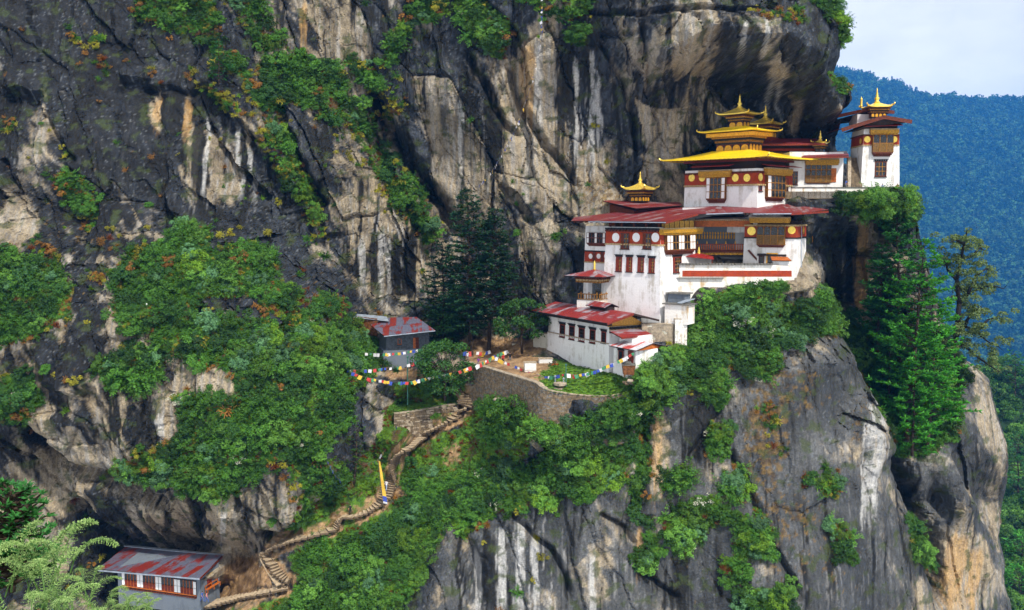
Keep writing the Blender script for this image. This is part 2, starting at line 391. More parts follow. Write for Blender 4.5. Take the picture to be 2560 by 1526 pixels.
def groove(pts, depth, width, rim=0.0):
    global GY
    q = xz(pts)
    x0, x1 = min(p[0] for p in q) - 8, max(p[0] for p in q) + 8
    z0, z1 = min(p[1] for p in q) - 8, max(p[1] for p in q) + 8
    j0, j1 = np.searchsorted(gx, x0), np.searchsorted(gx, x1); i0, i1 = np.searchsorted(gz, z0), np.searchsorted(gz, z1)
    sx, sz = GX[i0:i1, j0:j1], GZ[i0:i1, j0:j1]
    ww = .5 * fbm(sx / 2.2, sz / 2.2, 3, 120) * min(1.2, width)
    d, s, p = poly_dist(sx + ww, sz + ww * .6, q)
    fade = sstep(0, .1, p) * sstep(1, .88, p)
    GY[i0:i1, j0:j1] += depth * fade * np.exp(-(d / width) ** 2) - rim * fade * np.exp(-((d - width * 1.6) / width) ** 2)
def step(pts, height, reach, ramp_=.7):
    """left side of the line (walking along it) stands proud of the right side"""
    global GY
    q = xz(pts)
    x0, x1 = min(p[0] for p in q) - reach, max(p[0] for p in q) + reach
    z0, z1 = min(p[1] for p in q) - reach, max(p[1] for p in q) + reach
    j0, j1 = np.searchsorted(gx, x0), np.searchsorted(gx, x1); i0, i1 = np.searchsorted(gz, z0), np.searchsorted(gz, z1)
    sx, sz = GX[i0:i1, j0:j1], GZ[i0:i1, j0:j1]
    ww = .6 * fbm(sx / 2.5, sz / 2.5, 3, 140)
    d, s, p = poly_dist(sx + ww, sz + ww, q)
    fade = sstep(0, .12, p) * sstep(1, .88, p) * sstep(reach, reach * .3, d)
    GY[i0:i1, j0:j1] += -s * height * fade * .5 * np.minimum(1, d / ramp_)
GROOVES = [
 ([(917,224),(945,252),(966,308),(998,368),(1026,420),(1054,462),(1092,508),(1130,560),(1160,610)], 7, 1.5, .6),
 ([(1159,116),(1190,175),(1219,224),(1233,266),(1261,308),(1306,350)], 2.8, .65, .3), ([(1261,147),(1278,196),(1296,245),(1317,287),(1366,368),(1401,403),(1429,448),(1457,480)], 2.6, .6, .3),
 ([(1247,459),(1278,490),(1300,520),(1335,570)], 2.4, .6, .2), ([(1494,87),(1520,123),(1539,162),(1562,210),(1571,246),(1584,291),(1590,350),(1600,420)], 2.0, .45, .2),
 ([(1600,42),(1620,129),(1623,194),(1623,246)], 1.5, .35, .1), ([(1500,81),(1542,84),(1607,78)], 1.3, .4, .1), ([(1440,22),(1500,25),(1600,32),(1749,20),(1833,29),(1930,23)], 1.6, .4, .3),
 ([(1746,32),(1753,81),(1759,123)], 1.6, .4, .1), ([(1947,97),(1956,136),(1966,185)], 2.6, .5, .2), ([(1820,30),(1826,70),(1810,125)], 1.0, .35, .1),
 ([(690,250),(705,310),(735,385),(775,460),(810,540)], 4.0, 1.1, .4), ([(109,280),(140,350),(189,410)], 1.8, .6, .2), ([(0,395),(25,450),(60,520)], 2.0, .6, .2),
 ([(10,1030),(110,1127),(184,1171),(258,1190),(368,1245),(441,1263)], 5.0, 1.5, .5), ([(166,1256),(221,1311),(262,1322)], 3.5, 1.0, .3), ([(640,1330),(700,1350),(760,1320)], 3, 1.0, .2),
 ([(1267,1280),(1310,1313),(1339,1347),(1377,1381),(1411,1440),(1432,1526)], 2.0, .5, .3), ([(1495,1280),(1560,1320),(1590,1370)], 1.5, .45, .2), ([(1596,1423),(1643,1465),(1706,1507)], 1.6, .5, .2),
 ([(1824,1119),(1858,1195),(1896,1280),(1925,1364),(1980,1448),(2001,1515)], 1.8, .55, .3), ([(1613,1048),(1613,1153),(1600,1220),(1588,1290)], 2.2, .8, .3), ([(1730,1160),(1745,1120),(1790,1060),(1800,1000)], 2.0, .8, .2),
 ([(2235,1110),(2266,1208),(2293,1277),(2343,1370),(2365,1526)], 7, 1.5, .6), ([(2320,1410),(2345,1460),(2365,1526)], 3, 1.0, .3),
 ([(330,225),(420,220),(470,240),(500,215)], 1.2, .5, .2), ([(1190,1280),(1160,1350),(1190,1420),(1180,1520)], 3.0, 1.3, .4), ([(380,640),(330,690),(300,760)], 2, .8, .2),
 ([(880,290),(925,330),(960,420),(1010,500),(1060,600),(1050,700)], 3.5, 1.6, .2), ([(1990,430),(2010,470),(2020,560)], 1.0, .8, 0),
]
for g_ in GROOVES: groove(*g_)
STEPS = [
 ([(771,519),(736,473),(683,413),(648,350),(578,287),(560,245),(487,196)], -4.0, 9), ([(790,600),(780,560),(771,519)], -3, 7),
 ([(2040,690),(2110,850),(2200,1030),(2245,1140)], -5, 8), ([(2377,1120),(2407,1204),(2461,1322),(2487,1448)], -3.5, 8),
 ([(1710,155),(1760,125),(1835,130),(1925,145),(1965,182),(2050,215)], 7.0, 7, 2.6), ([(1650,200),(1690,170),(1710,155)], 4, 5, 1.6), ([(1800,215),(1900,240),(2000,235),(2060,215)], 3.0, 5, 1.6),
 ([(0,230),(60,225),(110,245)], 2.5, 5), ([(285,195),(345,200),(420,235)], 2.5, 4), ([(430,790),(350,800),(300,860)], -2, 5),
 ([(250,1000),(330,1180),(500,1260),(620,1220)], 0, 4), ([(90,860),(110,960),(190,985),(240,960)], 3.0, 5), ([(1590,1180),(1600,1240),(1590,1290)], 1.5, 5),
 ([(1820,900),(1800,1010),(1745,1150)], -1.8, 5), ([(2190,1140),(2230,1260),(2220,1300)], -1.2, 4),
]
for s_ in STEPS: step(*s_)

# --- where the rock ends against the sky and the valley: the surface turns back
EDGE = [(2060,-120),(2085,-20),(2112,50),(2117,100),(2100,155),(2092,190),(2128,212),(2132,250),(2112,285),(2104,330),(2112,400),(2200,452),(2262,472),(2292,500),(2312,570),(2330,650),(2345,760),(2392,890),(2450,915),(2490,955),(2512,1050),(2532,1200),(2516,1350),(2522,1450),(2545,1540),(2560,1700)]
ez, ex = [], []
for q in EDGE:
    w = W0(*q); ez.append(w.z); ex.append(w.x)
o_ = np.argsort(ez)
XB = np.interp(GZ, np.array(ez)[o_], np.array(ex)[o_]) + .45 * fbm(GZ / 3, GZ * 0 + 3, 3, 9)
over = np.clip(GX - XB, 0, None)
GY = GY + np.minimum(over * 7, 45) - .8 * 0 + 2.2 * sstep(-3.5, 0, GX - XB) * sstep(-3.5, 0, GX - XB)
KEEP = over < 7.5

# --- colour masks in world metres
PXF, PYF = PX, PY
def soft_blobs(base, blobs):
    m = np.full(GX.shape, base)
    for (x, y, rx, ry, v, k) in blobs:
        d = ((PXF - x) / rx) ** 2 + ((PYF - y) / ry) ** 2
        w = np.exp(-d ** 1.5) * k
        m = m * (1 - w) + v * w
    return m
TAN = soft_blobs(.42, [(200,250,400,350,.02,1),(100,600,300,150,.1,1),(400,300,160,200,.1,.9),(480,420,30,120,.8,.8),(385,270,20,50,.9,.8),(460,290,14,70,.9,.8),(545,420,75,110,.85,1),(600,350,40,80,.8,.7),(90,320,35,70,.7,.8),(30,560,55,120,.75,.9),
 (680,480,60,110,.1,.9),(800,120,150,120,.75,.9),(850,350,80,120,.5,.7),(900,560,80,130,.7,.8),(1100,330,120,200,.72,.9),(1020,260,70,60,.15,.9),(1030,370,60,60,.12,.9),(1330,250,100,180,.95,1),(1400,430,150,140,.9,.9),(1210,430,80,120,.8,.8),(1150,200,90,100,.45,.6),
 (1560,250,90,120,.55,.8),(1480,130,50,60,.3,.9),(1800,80,130,70,.72,.95),(1650,120,80,100,.5,.9),(2030,90,90,110,.05,1),(1930,180,50,40,.6,.8),(1800,290,250,90,.58,.95),(1700,380,120,80,.55,.8),(2080,350,60,120,.05,.9),(1500,480,150,60,.75,.7),
 (600,650,200,120,.1,.9),(150,900,90,60,.15,.9),(230,1050,130,90,.6,.9),(100,1200,140,100,.85,1),(350,1130,100,60,.5,.8),(500,1290,200,60,.35,.9),(690,1250,60,80,.6,.9),(560,950,90,60,.35,.9),
 (1350,1400,180,140,.42,1),(1640,1120,30,130,1.1,1),(1660,1290,50,60,.5,.8),(1740,1100,60,90,.05,.9),(1700,1430,90,100,.12,.9),(1220,1430,70,80,.12,.8),(2000,1150,200,250,.16,1),(2200,1150,60,140,.4,.8),(2080,1400,170,150,.12,.9),(2000,700,60,60,.95,1),(2160,650,40,150,.85,.9),(2100,600,50,110,.12,.9),(2340,1200,50,90,.15,.9),(2400,1420,60,110,.95,1),(2480,1100,50,250,.75,.9),(1990,500,60,40,.5,.8),(1100,1400,60,120,.4,.9),(1350,650,80,120,.5,.8),(1250,560,80,60,.5,.6)])
STN = soft_blobs(.36, [(520,260,45,55,1.0,1),(495,420,22,110,.95,.9),(600,440,14,90,.95,.9),(560,560,60,50,.85,.8),(420,260,45,60,.75,.8),(540,400,70,110,.62,.6),(1165,250,28,70,.9,.9),(1240,360,18,70,1,.9),(1415,180,30,120,.95,.9),(1400,330,12,60,1,.9),(1470,170,30,110,.75,.8),(1450,300,60,160,.55,.6),
 (1330,250,60,140,.15,.9),(960,640,70,110,.66,.9),(900,600,80,120,.6,.7),(1020,650,30,90,.9,.9),(950,40,40,60,.9,.9),(2000,100,110,100,.5,.6),(500,1310,220,60,.62,.8),(340,1080,90,60,.7,.8),(1220,1420,60,90,.75,.9),(1700,1430,80,110,.7,.8),(1300,1430,150,120,.52,.8),(1560,1450,50,100,.5,.7),(2100,620,60,140,.75,.9),(2180,1150,50,140,.5,.7),(2080,1420,120,120,.5,.6),(2370,1290,70,70,.6,.8),(1860,1450,60,80,.8,.7),(1740,1050,60,80,.7,.8),(1150,1480,40,80,.7,.8),(700,1280,60,60,.55,.7)])
LIC = soft_blobs(-.12, [(1915,1090,60,150,1,1),(1960,950,90,60,.8,.8),(1960,1290,120,60,.8,.8),(2010,1000,60,50,.7,.7),(2150,1080,30,140,.6,.8),(2000,1400,150,120,.55,.7),(170,580,120,120,.3,.7),(1560,510,90,40,.9,.9),(1480,470,60,40,.8,.8),(640,60,60,90,.3,.7),(900,450,90,150,.3,.6),(800,680,150,90,.3,.6)])
PALE = soft_blobs(.08, [(500,430,60,140,.9,.8),(560,440,60,140,.8,.8),(1450,300,70,180,.7,.9),(960,620,90,120,.9,.9),(1330,1420,160,130,.62,.9),(1520,1420,60,120,.55,.8),(2170,1120,50,130,.8,.8),(2080,1400,120,150,.4,.6),(1170,300,60,100,.5,.6),(1200,1430,60,100,.9,.9),(1290,1440,40,90,.9,.8)])
VEGN = .5 + .9 * fbm(GX / 2.2, GZ / 2.2, 3, 33)
SOIL = np.clip(np.maximum(SOFTB * 1.15 - .12, blur(MGR, 3) * 1.1) * (.75 + .5 * VEGN), 0, 1)
EARTH = soft_blobs(0.0, [(640,1430,90,45,1,1),(560,1480,80,25,.9,1),(1010,935,60,18,.8,1),(1250,870,140,30,.95,1),(1130,1140,40,45,.55,1),(1000,1230,40,14,.9,1)])
EARTH = np.maximum(EARTH, .52 * sstep(1.8, 1.1, pd))
STREAKS = [(1415,95,330,24,'k'),(1400,240,370,10,'k'),(1165,170,320,17,'k'),(1186,250,330,9,'k'),(1240,280,430,20,'k'),(1472,130,250,12,'k'),(492,205,300,26,'k'),(525,205,300,22,'k'),(486,300,490,13,'k'),(603,330,490,10,'k'),(556,300,400,7,'k'),(935,590,745,12,'k'),(985,590,745,15,'k'),(1022,585,760,13,'k'),(1110,150,330,10,'g'),(430,250,330,14,'k'),(350,205,290,10,'k'),
 (1482,135,420,6,'w'),(1442,150,400,5,'w'),(1497,190,350,8,'w'),(1345,120,320,7,'w'),(506,290,490,5,'w'),(590,320,480,5,'w'),(620,380,500,6,'w'),(952,590,745,8,'w'),(972,610,745,6,'w'),(905,600,740,7,'w'),(2170,1010,1300,13,'w'),(2190,1040,1260,7,'w'),(1300,1310,1540,11,'w'),(1340,1340,1540,7,'w'),(1255,1330,1540,13,'w'),(1480,1400,1540,7,'w'),(1195,1400,1540,10,'w'),(1150,260,420,6,'w'),(1770,70,125,6,'w'),(1850,60,130,8,'w'),(1900,60,135,6,'w'),(1930,215,260,7,'w'),(1950,220,265,6,'w'),
 (1642,1040,1215,13,'o'),(1600,1330,1420,8,'o'),(2160,560,820,15,'o'),(2390,1340,1540,22,'o'),(2430,1370,1540,12,'o'),(1320,120,300,16,'o'),(460,260,340,7,'o'),(385,250,300,8,'o'),(760,20,110,8,'o'),
 (1700,1340,1540,26,'k'),(1222,1350,1540,20,'k'),(1740,1000,1180,34,'k'),(1560,1420,1540,12,'g'),(1400,1330,1540,14,'g'),(1850,1420,1540,20,'k'),(2050,1330,1540,16,'g'),(2120,1300,1540,18,'g'),(2350,1180,1360,22,'g'),(2100,560,760,18,'k'),(2130,590,780,9,'k'),(300,1260,1330,14,'k'),(420,1270,1340,12,'k'),(620,1250,1330,12,'k'),(560,1280,1350,8,'w'),(350,1030,1110,14,'k'),(400,1040,1110,9,'w')]
def lerp(A, B, f): return A + (B - A) * f[..., None]
def C3(*c): return np.array(c, float)
cd, sd = math.cos(R(30)), math.sin(R(30))
GZ3 = GZ + .85 * (GY - 155)                      # follow the surface where it runs back, so nothing smears
DA, DB = GX * cd + GZ3 * sd, -GX * sd + GZ3 * cd
n_mid = fbm(GX / 1.6, GZ3 / 1.6, 5, 301, .6); n_big = fbm(GX / 9, GZ3 / 11, 4, 302)
n_grain = fbm(DA / .9, DB / 4.5, 5, 303, .6); wob = .8 * fbm(GX / 6, GZ / 9, 2, 304)
n_st = fbm((GX + wob) / 2.0, GZ / 34, 4, 305, .55); n_st2 = fbm((GX + wob) / .55, GZ / 22, 4, 306, .6)
n_st = n_st * (1 - .9 * OVH); n_st2 = n_st2 * (1 - .9 * OVH)
CELLS['mid'] = np.where(OVH > .5, CELLS['mid2'], CELLS['mid']); CELLS['small'] = np.where(OVH > .5, CELLS['small2'], CELLS['small'])
t_ = TAN + .42 * n_big + .16 * n_grain + .05 * n_mid + .42 * (CELLS['big'] - .5) * (1 - SMOOTHR) + .30 * (CELLS['mid'] - .5) * (1 - .6 * SMOOTHR) + .24 * (CELLS['small'] - .5)
tf = sstep(.44, .66, t_)
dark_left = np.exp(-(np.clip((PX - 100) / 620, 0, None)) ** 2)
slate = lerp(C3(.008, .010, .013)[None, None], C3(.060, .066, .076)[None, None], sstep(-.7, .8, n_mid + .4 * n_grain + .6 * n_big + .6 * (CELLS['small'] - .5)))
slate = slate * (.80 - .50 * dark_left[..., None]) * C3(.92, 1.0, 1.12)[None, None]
slate = lerp(slate, lerp(C3(.038, .042, .046)[None, None], C3(.118, .122, .124)[None, None], sstep(-.6, .6, n_big + .5 * n_st + .25 * n_mid)), .75 * SMOOTHR)
slate = lerp(slate, C3(.15, .165, .18)[None, None] + 0 * slate, .55 * sstep(.38, .6, fbm(GX / .55, GZ3 / .55, 3, 307, .7) + .25 * n_big))
tanc = lerp(C3(.105, .086, .062)[None, None], C3(.345, .285, .195)[None, None], sstep(-.8, .7, .5 * n_mid + .5 * n_grain + .7 * n_big + .5 * (CELLS['mid'] - .5)))
tanc = lerp(tanc, C3(.30, .295, .285)[None, None] + 0 * tanc, .65 * sstep(-.05, .4, n_st2 + .4 * n_big))
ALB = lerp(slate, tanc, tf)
# long water streaks: soft brown-grey ones everywhere, hard black ones where water runs, pale mineral lines beside them
ALB = ALB * (1 - .45 * sstep(.02, .3, n_st + .4 * n_st2)[..., None])
ALB = lerp(ALB, C3(.005, .006, .007)[None, None] + 0 * ALB, .97 * sstep(.15, .20, n_st * .9 + .28 * n_st2 + (STN - .5) * 1.0 - .03 - .045 * SMOOTHR))
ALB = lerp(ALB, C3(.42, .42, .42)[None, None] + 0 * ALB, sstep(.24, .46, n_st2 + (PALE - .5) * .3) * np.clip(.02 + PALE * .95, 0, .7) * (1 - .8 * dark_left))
for x_, ya, yb, w_s, c_ in STREAKS:                  # single long stains one can pick out on the rock
    m_ = (PX > x_ - 5 * w_s - 30) & (PX < x_ + 5 * w_s + 30) & (PY > ya - 40) & (PY < yb + 60)
    ii, jj = np.nonzero(m_)
    if not len(ii): continue
    i0, i1, j0, j1 = ii.min(), ii.max() + 1, jj.min(), jj.max() + 1
    qx, qy = PX[i0:i1, j0:j1], PY[i0:i1, j0:j1]
    lane = fbm(qx / 6, qy / 120, 3, 500 + int(x_)); drift = 10 * fbm(qx * 0 + x_, qy / 90, 2, 501)
    d_ = np.abs(qx - x_ + drift * .6) / w_s + .9 * lane
    k_ = sstep(1.15, .75, d_) * sstep(ya - 18, ya + 6, qy + 25 * lane) * sstep(yb + 40, yb - 50, qy + 70 * lane) * (1 - SOFTB[i0:i1, j0:j1])
    col_ = {'k': C3(.006, .007, .008), 'w': C3(.50, .50, .49), 'o': C3(.42, .25, .085), 'g': C3(.055, .060, .066)}[c_]
    ALB[i0:i1, j0:j1] = lerp(ALB[i0:i1, j0:j1], col_[None, None] + 0 * ALB[i0:i1, j0:j1], {'k': .95, 'w': .62, 'o': .6, 'g': .7}[c_] * k_)
lic = sstep(.14, .3, fbm(GX / 1.1, GZ3 / 1.5, 5, 308, .65) + (LIC - .5) * .95)
ALB = lerp(ALB, lerp(C3(.060, .036, .014)[None, None], C3(.17, .105, .028)[None, None], sstep(-.4, .4, n_mid)), .75 * lic)
moss = sstep(.22, .42, fbm(GX / 2.6, GZ / 2.0, 4, 309, .6) + .25 * SOFTB)
ALB = lerp(ALB, C3(.035, .052, .012)[None, None] + 0 * ALB, .7 * moss)
grs = lerp(C3(.022, .062, .006)[None, None], C3(.085, .19, .014)[None, None], sstep(-.4, .4, fbm(GX / 1.3, GZ / 1.3, 4, 310)))
grs = lerp(grs, C3(.085, .042, .020)[None, None] + 0 * grs, .85 * sstep(.12, .3, fbm(GX / 2.4, GZ / 2.0, 4, 311) + .0))
ALB = lerp(ALB, grs, sstep(.4, .6, SOIL + .35 * n_mid))
ALB = lerp(ALB, lerp(C3(.13, .075, .036)[None, None], C3(.34, .22, .115)[None, None], sstep(-.5, .5, n_mid + .3 * n_big)), sstep(.4, .6, EARTH + .3 * n_mid))
ALB = np.clip(ALB, .003, .8)

cut = {'cliff': None, 'hillside': None, 'rock_buttress': None}
HILL = [(-400,600),(60,600),(300,620),(700,600),(800,720),(930,860),(1160,900),(1190,985),(1340,1090),(1430,1060),(1560,960),(1640,980),(1600,1050),(1590,1180),(1520,1220),(1330,1280),(1150,1350),(1060,1440),(1000,1530),(960,1800),(-400,1800)]
BUTT = [(1640,980),(1560,960),(1560,900),(1660,840),(1740,740),(2000,650),(2050,690),(2120,830),(2220,1000),(2300,1100),(2800,850),(2800,1900),(960,1800),(1000,1530),(1060,1440),(1150,1350),(1330,1280),(1520,1220),(1590,1180),(1600,1050)]
ny, nx = GX.shape
cxs, cys = .25 * (PX[:-1, :-1] + PX[1:, :-1] + PX[:-1, 1:] + PX[1:, 1:]), .25 * (PY[:-1, :-1] + PY[1:, :-1] + PY[:-1, 1:] + PY[1:, 1:])
reg = np.zeros(cxs.shape, int)
reg[in_poly(cxs, cys, HILL)] = 1
reg[in_poly(cxs, cys, BUTT)] = 2
keepf = KEEP[:-1, :-1] & KEEP[1:, 1:] & KEEP[:-1, 1:] & KEEP[1:, :-1]
# a little sideways play so the grid never shows
JX = GX + .10 * fbm(GX / .8, GZ / .8, 2, 201); JZ = GZ + .10 * fbm(GX / .8, GZ / .8, 2, 202)
VERT = np.stack([JX, GY, JZ], -1).reshape(-1, 3)
idx = np.arange(ny * nx).reshape(ny, nx)
Q = np.stack([idx[:-1, :-1], idx[:-1, 1:], idx[1:, 1:], idx[1:, :-1]], -1).reshape(-1, 4)
def mesh_np(name, verts, faces):
    me = bpy.data.meshes.new(name)
    nf, k = faces.shape
    me.vertices.add(len(verts)); me.vertices.foreach_set('co', np.ascontiguousarray(verts, np.float32).ravel())
    me.loops.add(nf * k); me.loops.foreach_set('vertex_index', np.ascontiguousarray(faces, np.int32).ravel())
    me.polygons.add(nf); me.polygons.foreach_set('loop_start', np.arange(0, nf * k, k, dtype=np.int32))
    me.polygons.foreach_set('loop_total', np.full(nf, k, np.int32))
    me.update(calc_edges=True); me.validate()
    return me
def col_attr(me, name, c):
    a = me.color_attributes.new(name, 'FLOAT_COLOR', 'POINT')
    a.data.foreach_set('color', np.ascontiguousarray(np.concatenate([c, np.ones((len(c), 1))], 1), np.float32).ravel())
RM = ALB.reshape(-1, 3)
TERRAIN = {}
for k, nm in enumerate(('cliff', 'hillside', 'rock_buttress')):
    f = Q[((reg == k) & keepf).ravel()]
    u, inv = np.unique(f, return_inverse=True)
    me = mesh_np(nm, VERT[u], inv.reshape(-1, 4))
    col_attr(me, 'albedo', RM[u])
    me.materials.append(M_ROCK)
    me.shade_flat()
    ob = bpy.data.objects.new(nm, me); COL.objects.link(ob)
    ob['kind'] = 'structure'
    TERRAIN[nm] = ob
# surface lookup: Y and normal at grid points
dYdx = np.gradient(GY, DX, axis=1); dYdz = np.gradient(GY, DX, axis=0)
def surf(X, Z):
    i = int(np.clip(round((Z - gz[0]) / DX), 0, ny - 1)); j = int(np.clip(round((X - gx[0]) / DX), 0, nx - 1))
    return float(GY[i, j])
PXD, PYD = proj(GX, GY, GZ)          # where the finished surface really shows
def hit(px, py):
    """first point of the finished surface along the view ray of a photo pixel"""
    x, y, z = ray(px, py)
    ts = np.arange(100, 200, .15) / y
    X, Y, Z = x * ts, y * ts, z * ts
    i = np.clip(np.round((Z - gz[0]) / DX).astype(int), 0, ny - 1); j = np.clip(np.round((X - gx[0]) / DX).astype(int), 0, nx - 1)
    k = np.argmax(Y > GY[i, j])
    return Vector((X[k], Y[k], Z[k]))
# ------------------------------------------------------------------ mesh building
UP = Vector((0, 0, 1))
class MB:
    def __init__(s): s.v = []; s.f = []; s.uv = []
    def face(s, pts, uv=None):
        i = len(s.v); s.v += [tuple(p) for p in pts]; s.f.append(tuple(range(i, i + len(pts)))); s.uv.append(uv)
    def hexa(s, c8):
        """8 corners: four below (ccw), four above"""
        i = len(s.v); s.v += [tuple(p) for p in c8]
        for q in ((3, 2, 1, 0), (4, 5, 6, 7), (0, 1, 5, 4), (1, 2, 6, 5), (2, 3, 7, 6), (3, 0, 4, 7)):
            s.f.append(tuple(i + k for k in q)); s.uv.append(None)
    def box(s, c, ax, ay, az):
        c, ax, ay, az = Vector(c), Vector(ax), Vector(ay), Vector(az)
        s.hexa([c - ax - ay - az, c + ax - ay - az, c + ax + ay - az, c - ax + ay - az, c - ax - ay + az, c + ax - ay + az, c + ax + ay + az, c - ax + ay + az])
    def slab(s, top, off, uvs=None):
        n = len(top); i = len(s.v)
        s.v += [tuple(p) for p in top] + [tuple(Vector(p) + Vector(off)) for p in top]
        s.f.append(tuple(range(i, i + n))); s.uv.append(uvs)
        s.f.append(tuple(range(i + 2 * n - 1, i + n - 1, -1))); s.uv.append(uvs[::-1] if uvs else None)
        for k in range(n):
            l = (k + 1) % n
            s.f.append((i + k, i + n + k, i + n + l, i + l)); s.uv.append([uvs[k], uvs[k], uvs[l], uvs[l]] if uvs else None)
    def tube(s, p0, p1, r0, r1=None, n=8, cap=True):
        p0, p1 = Vector(p0), Vector(p1); r1 = r0 if r1 is None else r1
        d = (p1 - p0).normalized(); x = d.orthogonal().normalized(); y = d.cross(x)
        i = len(s.v)
        for p, r in ((p0, r0), (p1, r1)):
            for k in range(n):
                a = 2 * math.pi * k / n; s.v.append(tuple(p + (x * math.cos(a) + y * math.sin(a)) * r))
        for k in range(n):
            l = (k + 1) % n; s.f.append((i + k, i + l, i + n + l, i + n + k)); s.uv.append(None)
        if cap:
            s.f.append(tuple(range(i + n - 1, i - 1, -1))); s.uv.append(None)
            s.f.append(tuple(range(i + n, i + 2 * n))); s.uv.append(None)
    def path(s, pts, rads, n=6):
        for k in range(len(pts) - 1): s.tube(pts[k], pts[k + 1], rads[k], rads[k + 1], n, True)
    def lathe(s, c, prof, n=12):
        c = Vector(c); i = len(s.v)
        for r, z in prof:
            for k in range(n):
                a = 2 * math.pi * k / n; s.v.append((c.x + r * math.cos(a), c.y + r * math.sin(a), c.z + z))
        for j in range(len(prof) - 1):
            for k in range(n):
                l = (k + 1) % n; s.f.append((i + j * n + k, i + j * n + l, i + (j + 1) * n + l, i + (j + 1) * n + k)); s.uv.append(None)
        s.f.append(tuple(range(i + n - 1, i - 1, -1))); s.uv.append(None)
        s.f.append(tuple(range(i + (len(prof) - 1) * n, i + len(prof) * n))); s.uv.append(None)
    def mesh(s, name, mat, base=(0, 0, 0), smooth=False):
        me = bpy.data.meshes.new(name)
        b = Vector(base)
        me.from_pydata([(x - b.x, y - b.y, z - b.z) for x, y, z in s.v], [], s.f)
        if any(u for u in s.uv):
            ul = me.uv_layers.new(name='UVMap'); k = 0
            for f, u in zip(s.f, s.uv):
                for q in range(len(f)):
                    if u: ul.data[k].uv = u[q]
                    k += 1
        if mat: me.materials.append(MATS[mat] if isinstance(mat, str) else mat)
        if smooth: me.polygons.foreach_set('use_smooth', [True] * len(me.polygons))
        me.update()
        return me
    def obj(s, name, mat, parent=None, base=None, smooth=False):
        b = base if base is not None else (world_loc(parent) if parent else (0, 0, 0))
        o = bpy.data.objects.new(name, s.mesh(name, mat, b, smooth)); COL.objects.link(o)
        if parent: o.parent = parent
        elif base is not None: o.location = base
        return o
def world_loc(o):
    v = Vector(o.location)
    while o.parent: o = o.parent; v += Vector(o.location)
    return v
def thing(name, label, cat, loc, group=None):
    o = bpy.data.objects.new(name, None); COL.objects.link(o)
    o.empty_display_size = .3
    o.location = loc; o['label'] = label; o['category'] = cat; o['kind'] = 'thing'
    if group: o['group'] = group
    return o
def tag(o, label, cat, group=None):
    o['label'] = label; o['category'] = cat
    if group: o['group'] = group
    return o

# ------------------------------------------------------------------ building materials
def simple(name, col, rough=.7, var=.25, scale=2.0, metal=0.0, spec=.3, col2=None, bmp=0.0):
    m, nt, b = new_mat(name)
    o = coords(nt)
    n = noise(nt, o, scale, 4, .6)
    c2 = col2 or tuple(c * (1 - var) for c in col)
    c = mixc(nt, ramp(nt, n, .35, .65), c2, col)
    nt.links.new(c, b.inputs['Base Color'])
    b.inputs['Roughness'].default_value = rough; b.inputs['Metallic'].default_value = metal; b.inputs['Specular IOR Level'].default_value = spec
    if bmp: bump(nt, b, noise(nt, o, scale * 5, 3), bmp, .05)
    return m
def plaster_mat(name, col, dirt, stain=.5):
    m, nt, b = new_mat(name)
    o = coords(nt)
    n1 = noise(nt, o, .5, 5, .65); n2 = noise(nt, coords(nt, scale=(1, 1, .12)), 1.3, 4, .6); n3 = noise(nt, o, 4, 3, .6)
    c = mixc(nt, ramp(nt, n3, .3, .7, 0, .35), col, tuple(x * .8 for x in col))
    c = mixc(nt, ramp(nt, math_n(nt, 'ADD', math_n(nt, 'MULTIPLY', n1, .5), math_n(nt, 'MULTIPLY', n2, .5)), .49, .66, 0, stain), c, dirt)
    nt.links.new(c, b.inputs['Base Color']); b.inputs['Roughness'].default_value = .9; b.inputs['Specular IOR Level'].default_value = .15
    bump(nt, b, n3, .6, .06)
    return m
plaster_mat('plaster', (.80, .80, .80), (.44, .41, .36), .9)
plaster_mat('plaster_stained', (.78, .76, .72), (.42, .27, .11), .85)
plaster_mat('plaster_mossy', (.55, .54, .47), (.13, .12, .05), .9)
plaster_mat('plaster_grey', (.145, .17, .205), (.085, .10, .125), .6)
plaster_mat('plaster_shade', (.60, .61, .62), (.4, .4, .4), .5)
simple('band_red', (.33, .042, .012), .8, .25, 1.5)
simple('gold_paint', (.78, .40, .025), .45, .3, 3, .25)
simple('gold_leaf', (1.0, .72, .12), .3, .2, 3, .45, .5)
simple('gold_roof', (1.0, .70, .015), .35, .12, 1.5, .12, .5)
simple('gold_carved', (.60, .31, .025), .6, .6, 7, .1, bmp=.5)
simple('carved_panel', (.20, .105, .025), .65, .6, 7, bmp=.5)
simple('ochre_wood', (.34, .155, .022), .65, .5, 5)
simple('brown_wood', (.13, .028, .012), .65, .5, 4)
simple('red_wood', (.20, .026, .010), .6, .4, 4)
simple('dark_wood', (.030, .016, .011), .7, .4, 3)
simple('orange_wood', (.50, .13, .02), .6, .4, 4)
simple('pane_dark', (.012, .016, .022), .15, .3, 3, 0, .5)
simple('white_paint', (.80, .80, .80), .7, .08, 3)
simple('black_paint', (.015, .016, .02), .6, .3, 5)
simple('cream_dentil', (.55, .40, .20), .7, .5, 6)
simple('zinc', (.36, .42, .50), .45, .3, 1.5, .3)
simple('slate', (.17, .165, .15), .8, .5, 3, bmp=.6)
simple('stone_pale', (.42, .35, .26), .85, .45, 2, bmp=.6)
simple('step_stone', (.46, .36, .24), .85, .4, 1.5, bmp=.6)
simple('riser_shade', (.16, .115, .072), .9, .5, 2)  # step stone darkened: the shade on the risers is put into the colour
simple('stone_brown', (.22, .165, .105), .85, .5, 2, bmp=.6)
simple('stone_grey', (.20, .19, .17), .85, .5, 2, bmp=.6)
simple('mortar_dark', (.06, .048, .034), .95, .4, 2)
simple('red_metal', (.27, .020, .018), .5, .25, 2, .0)
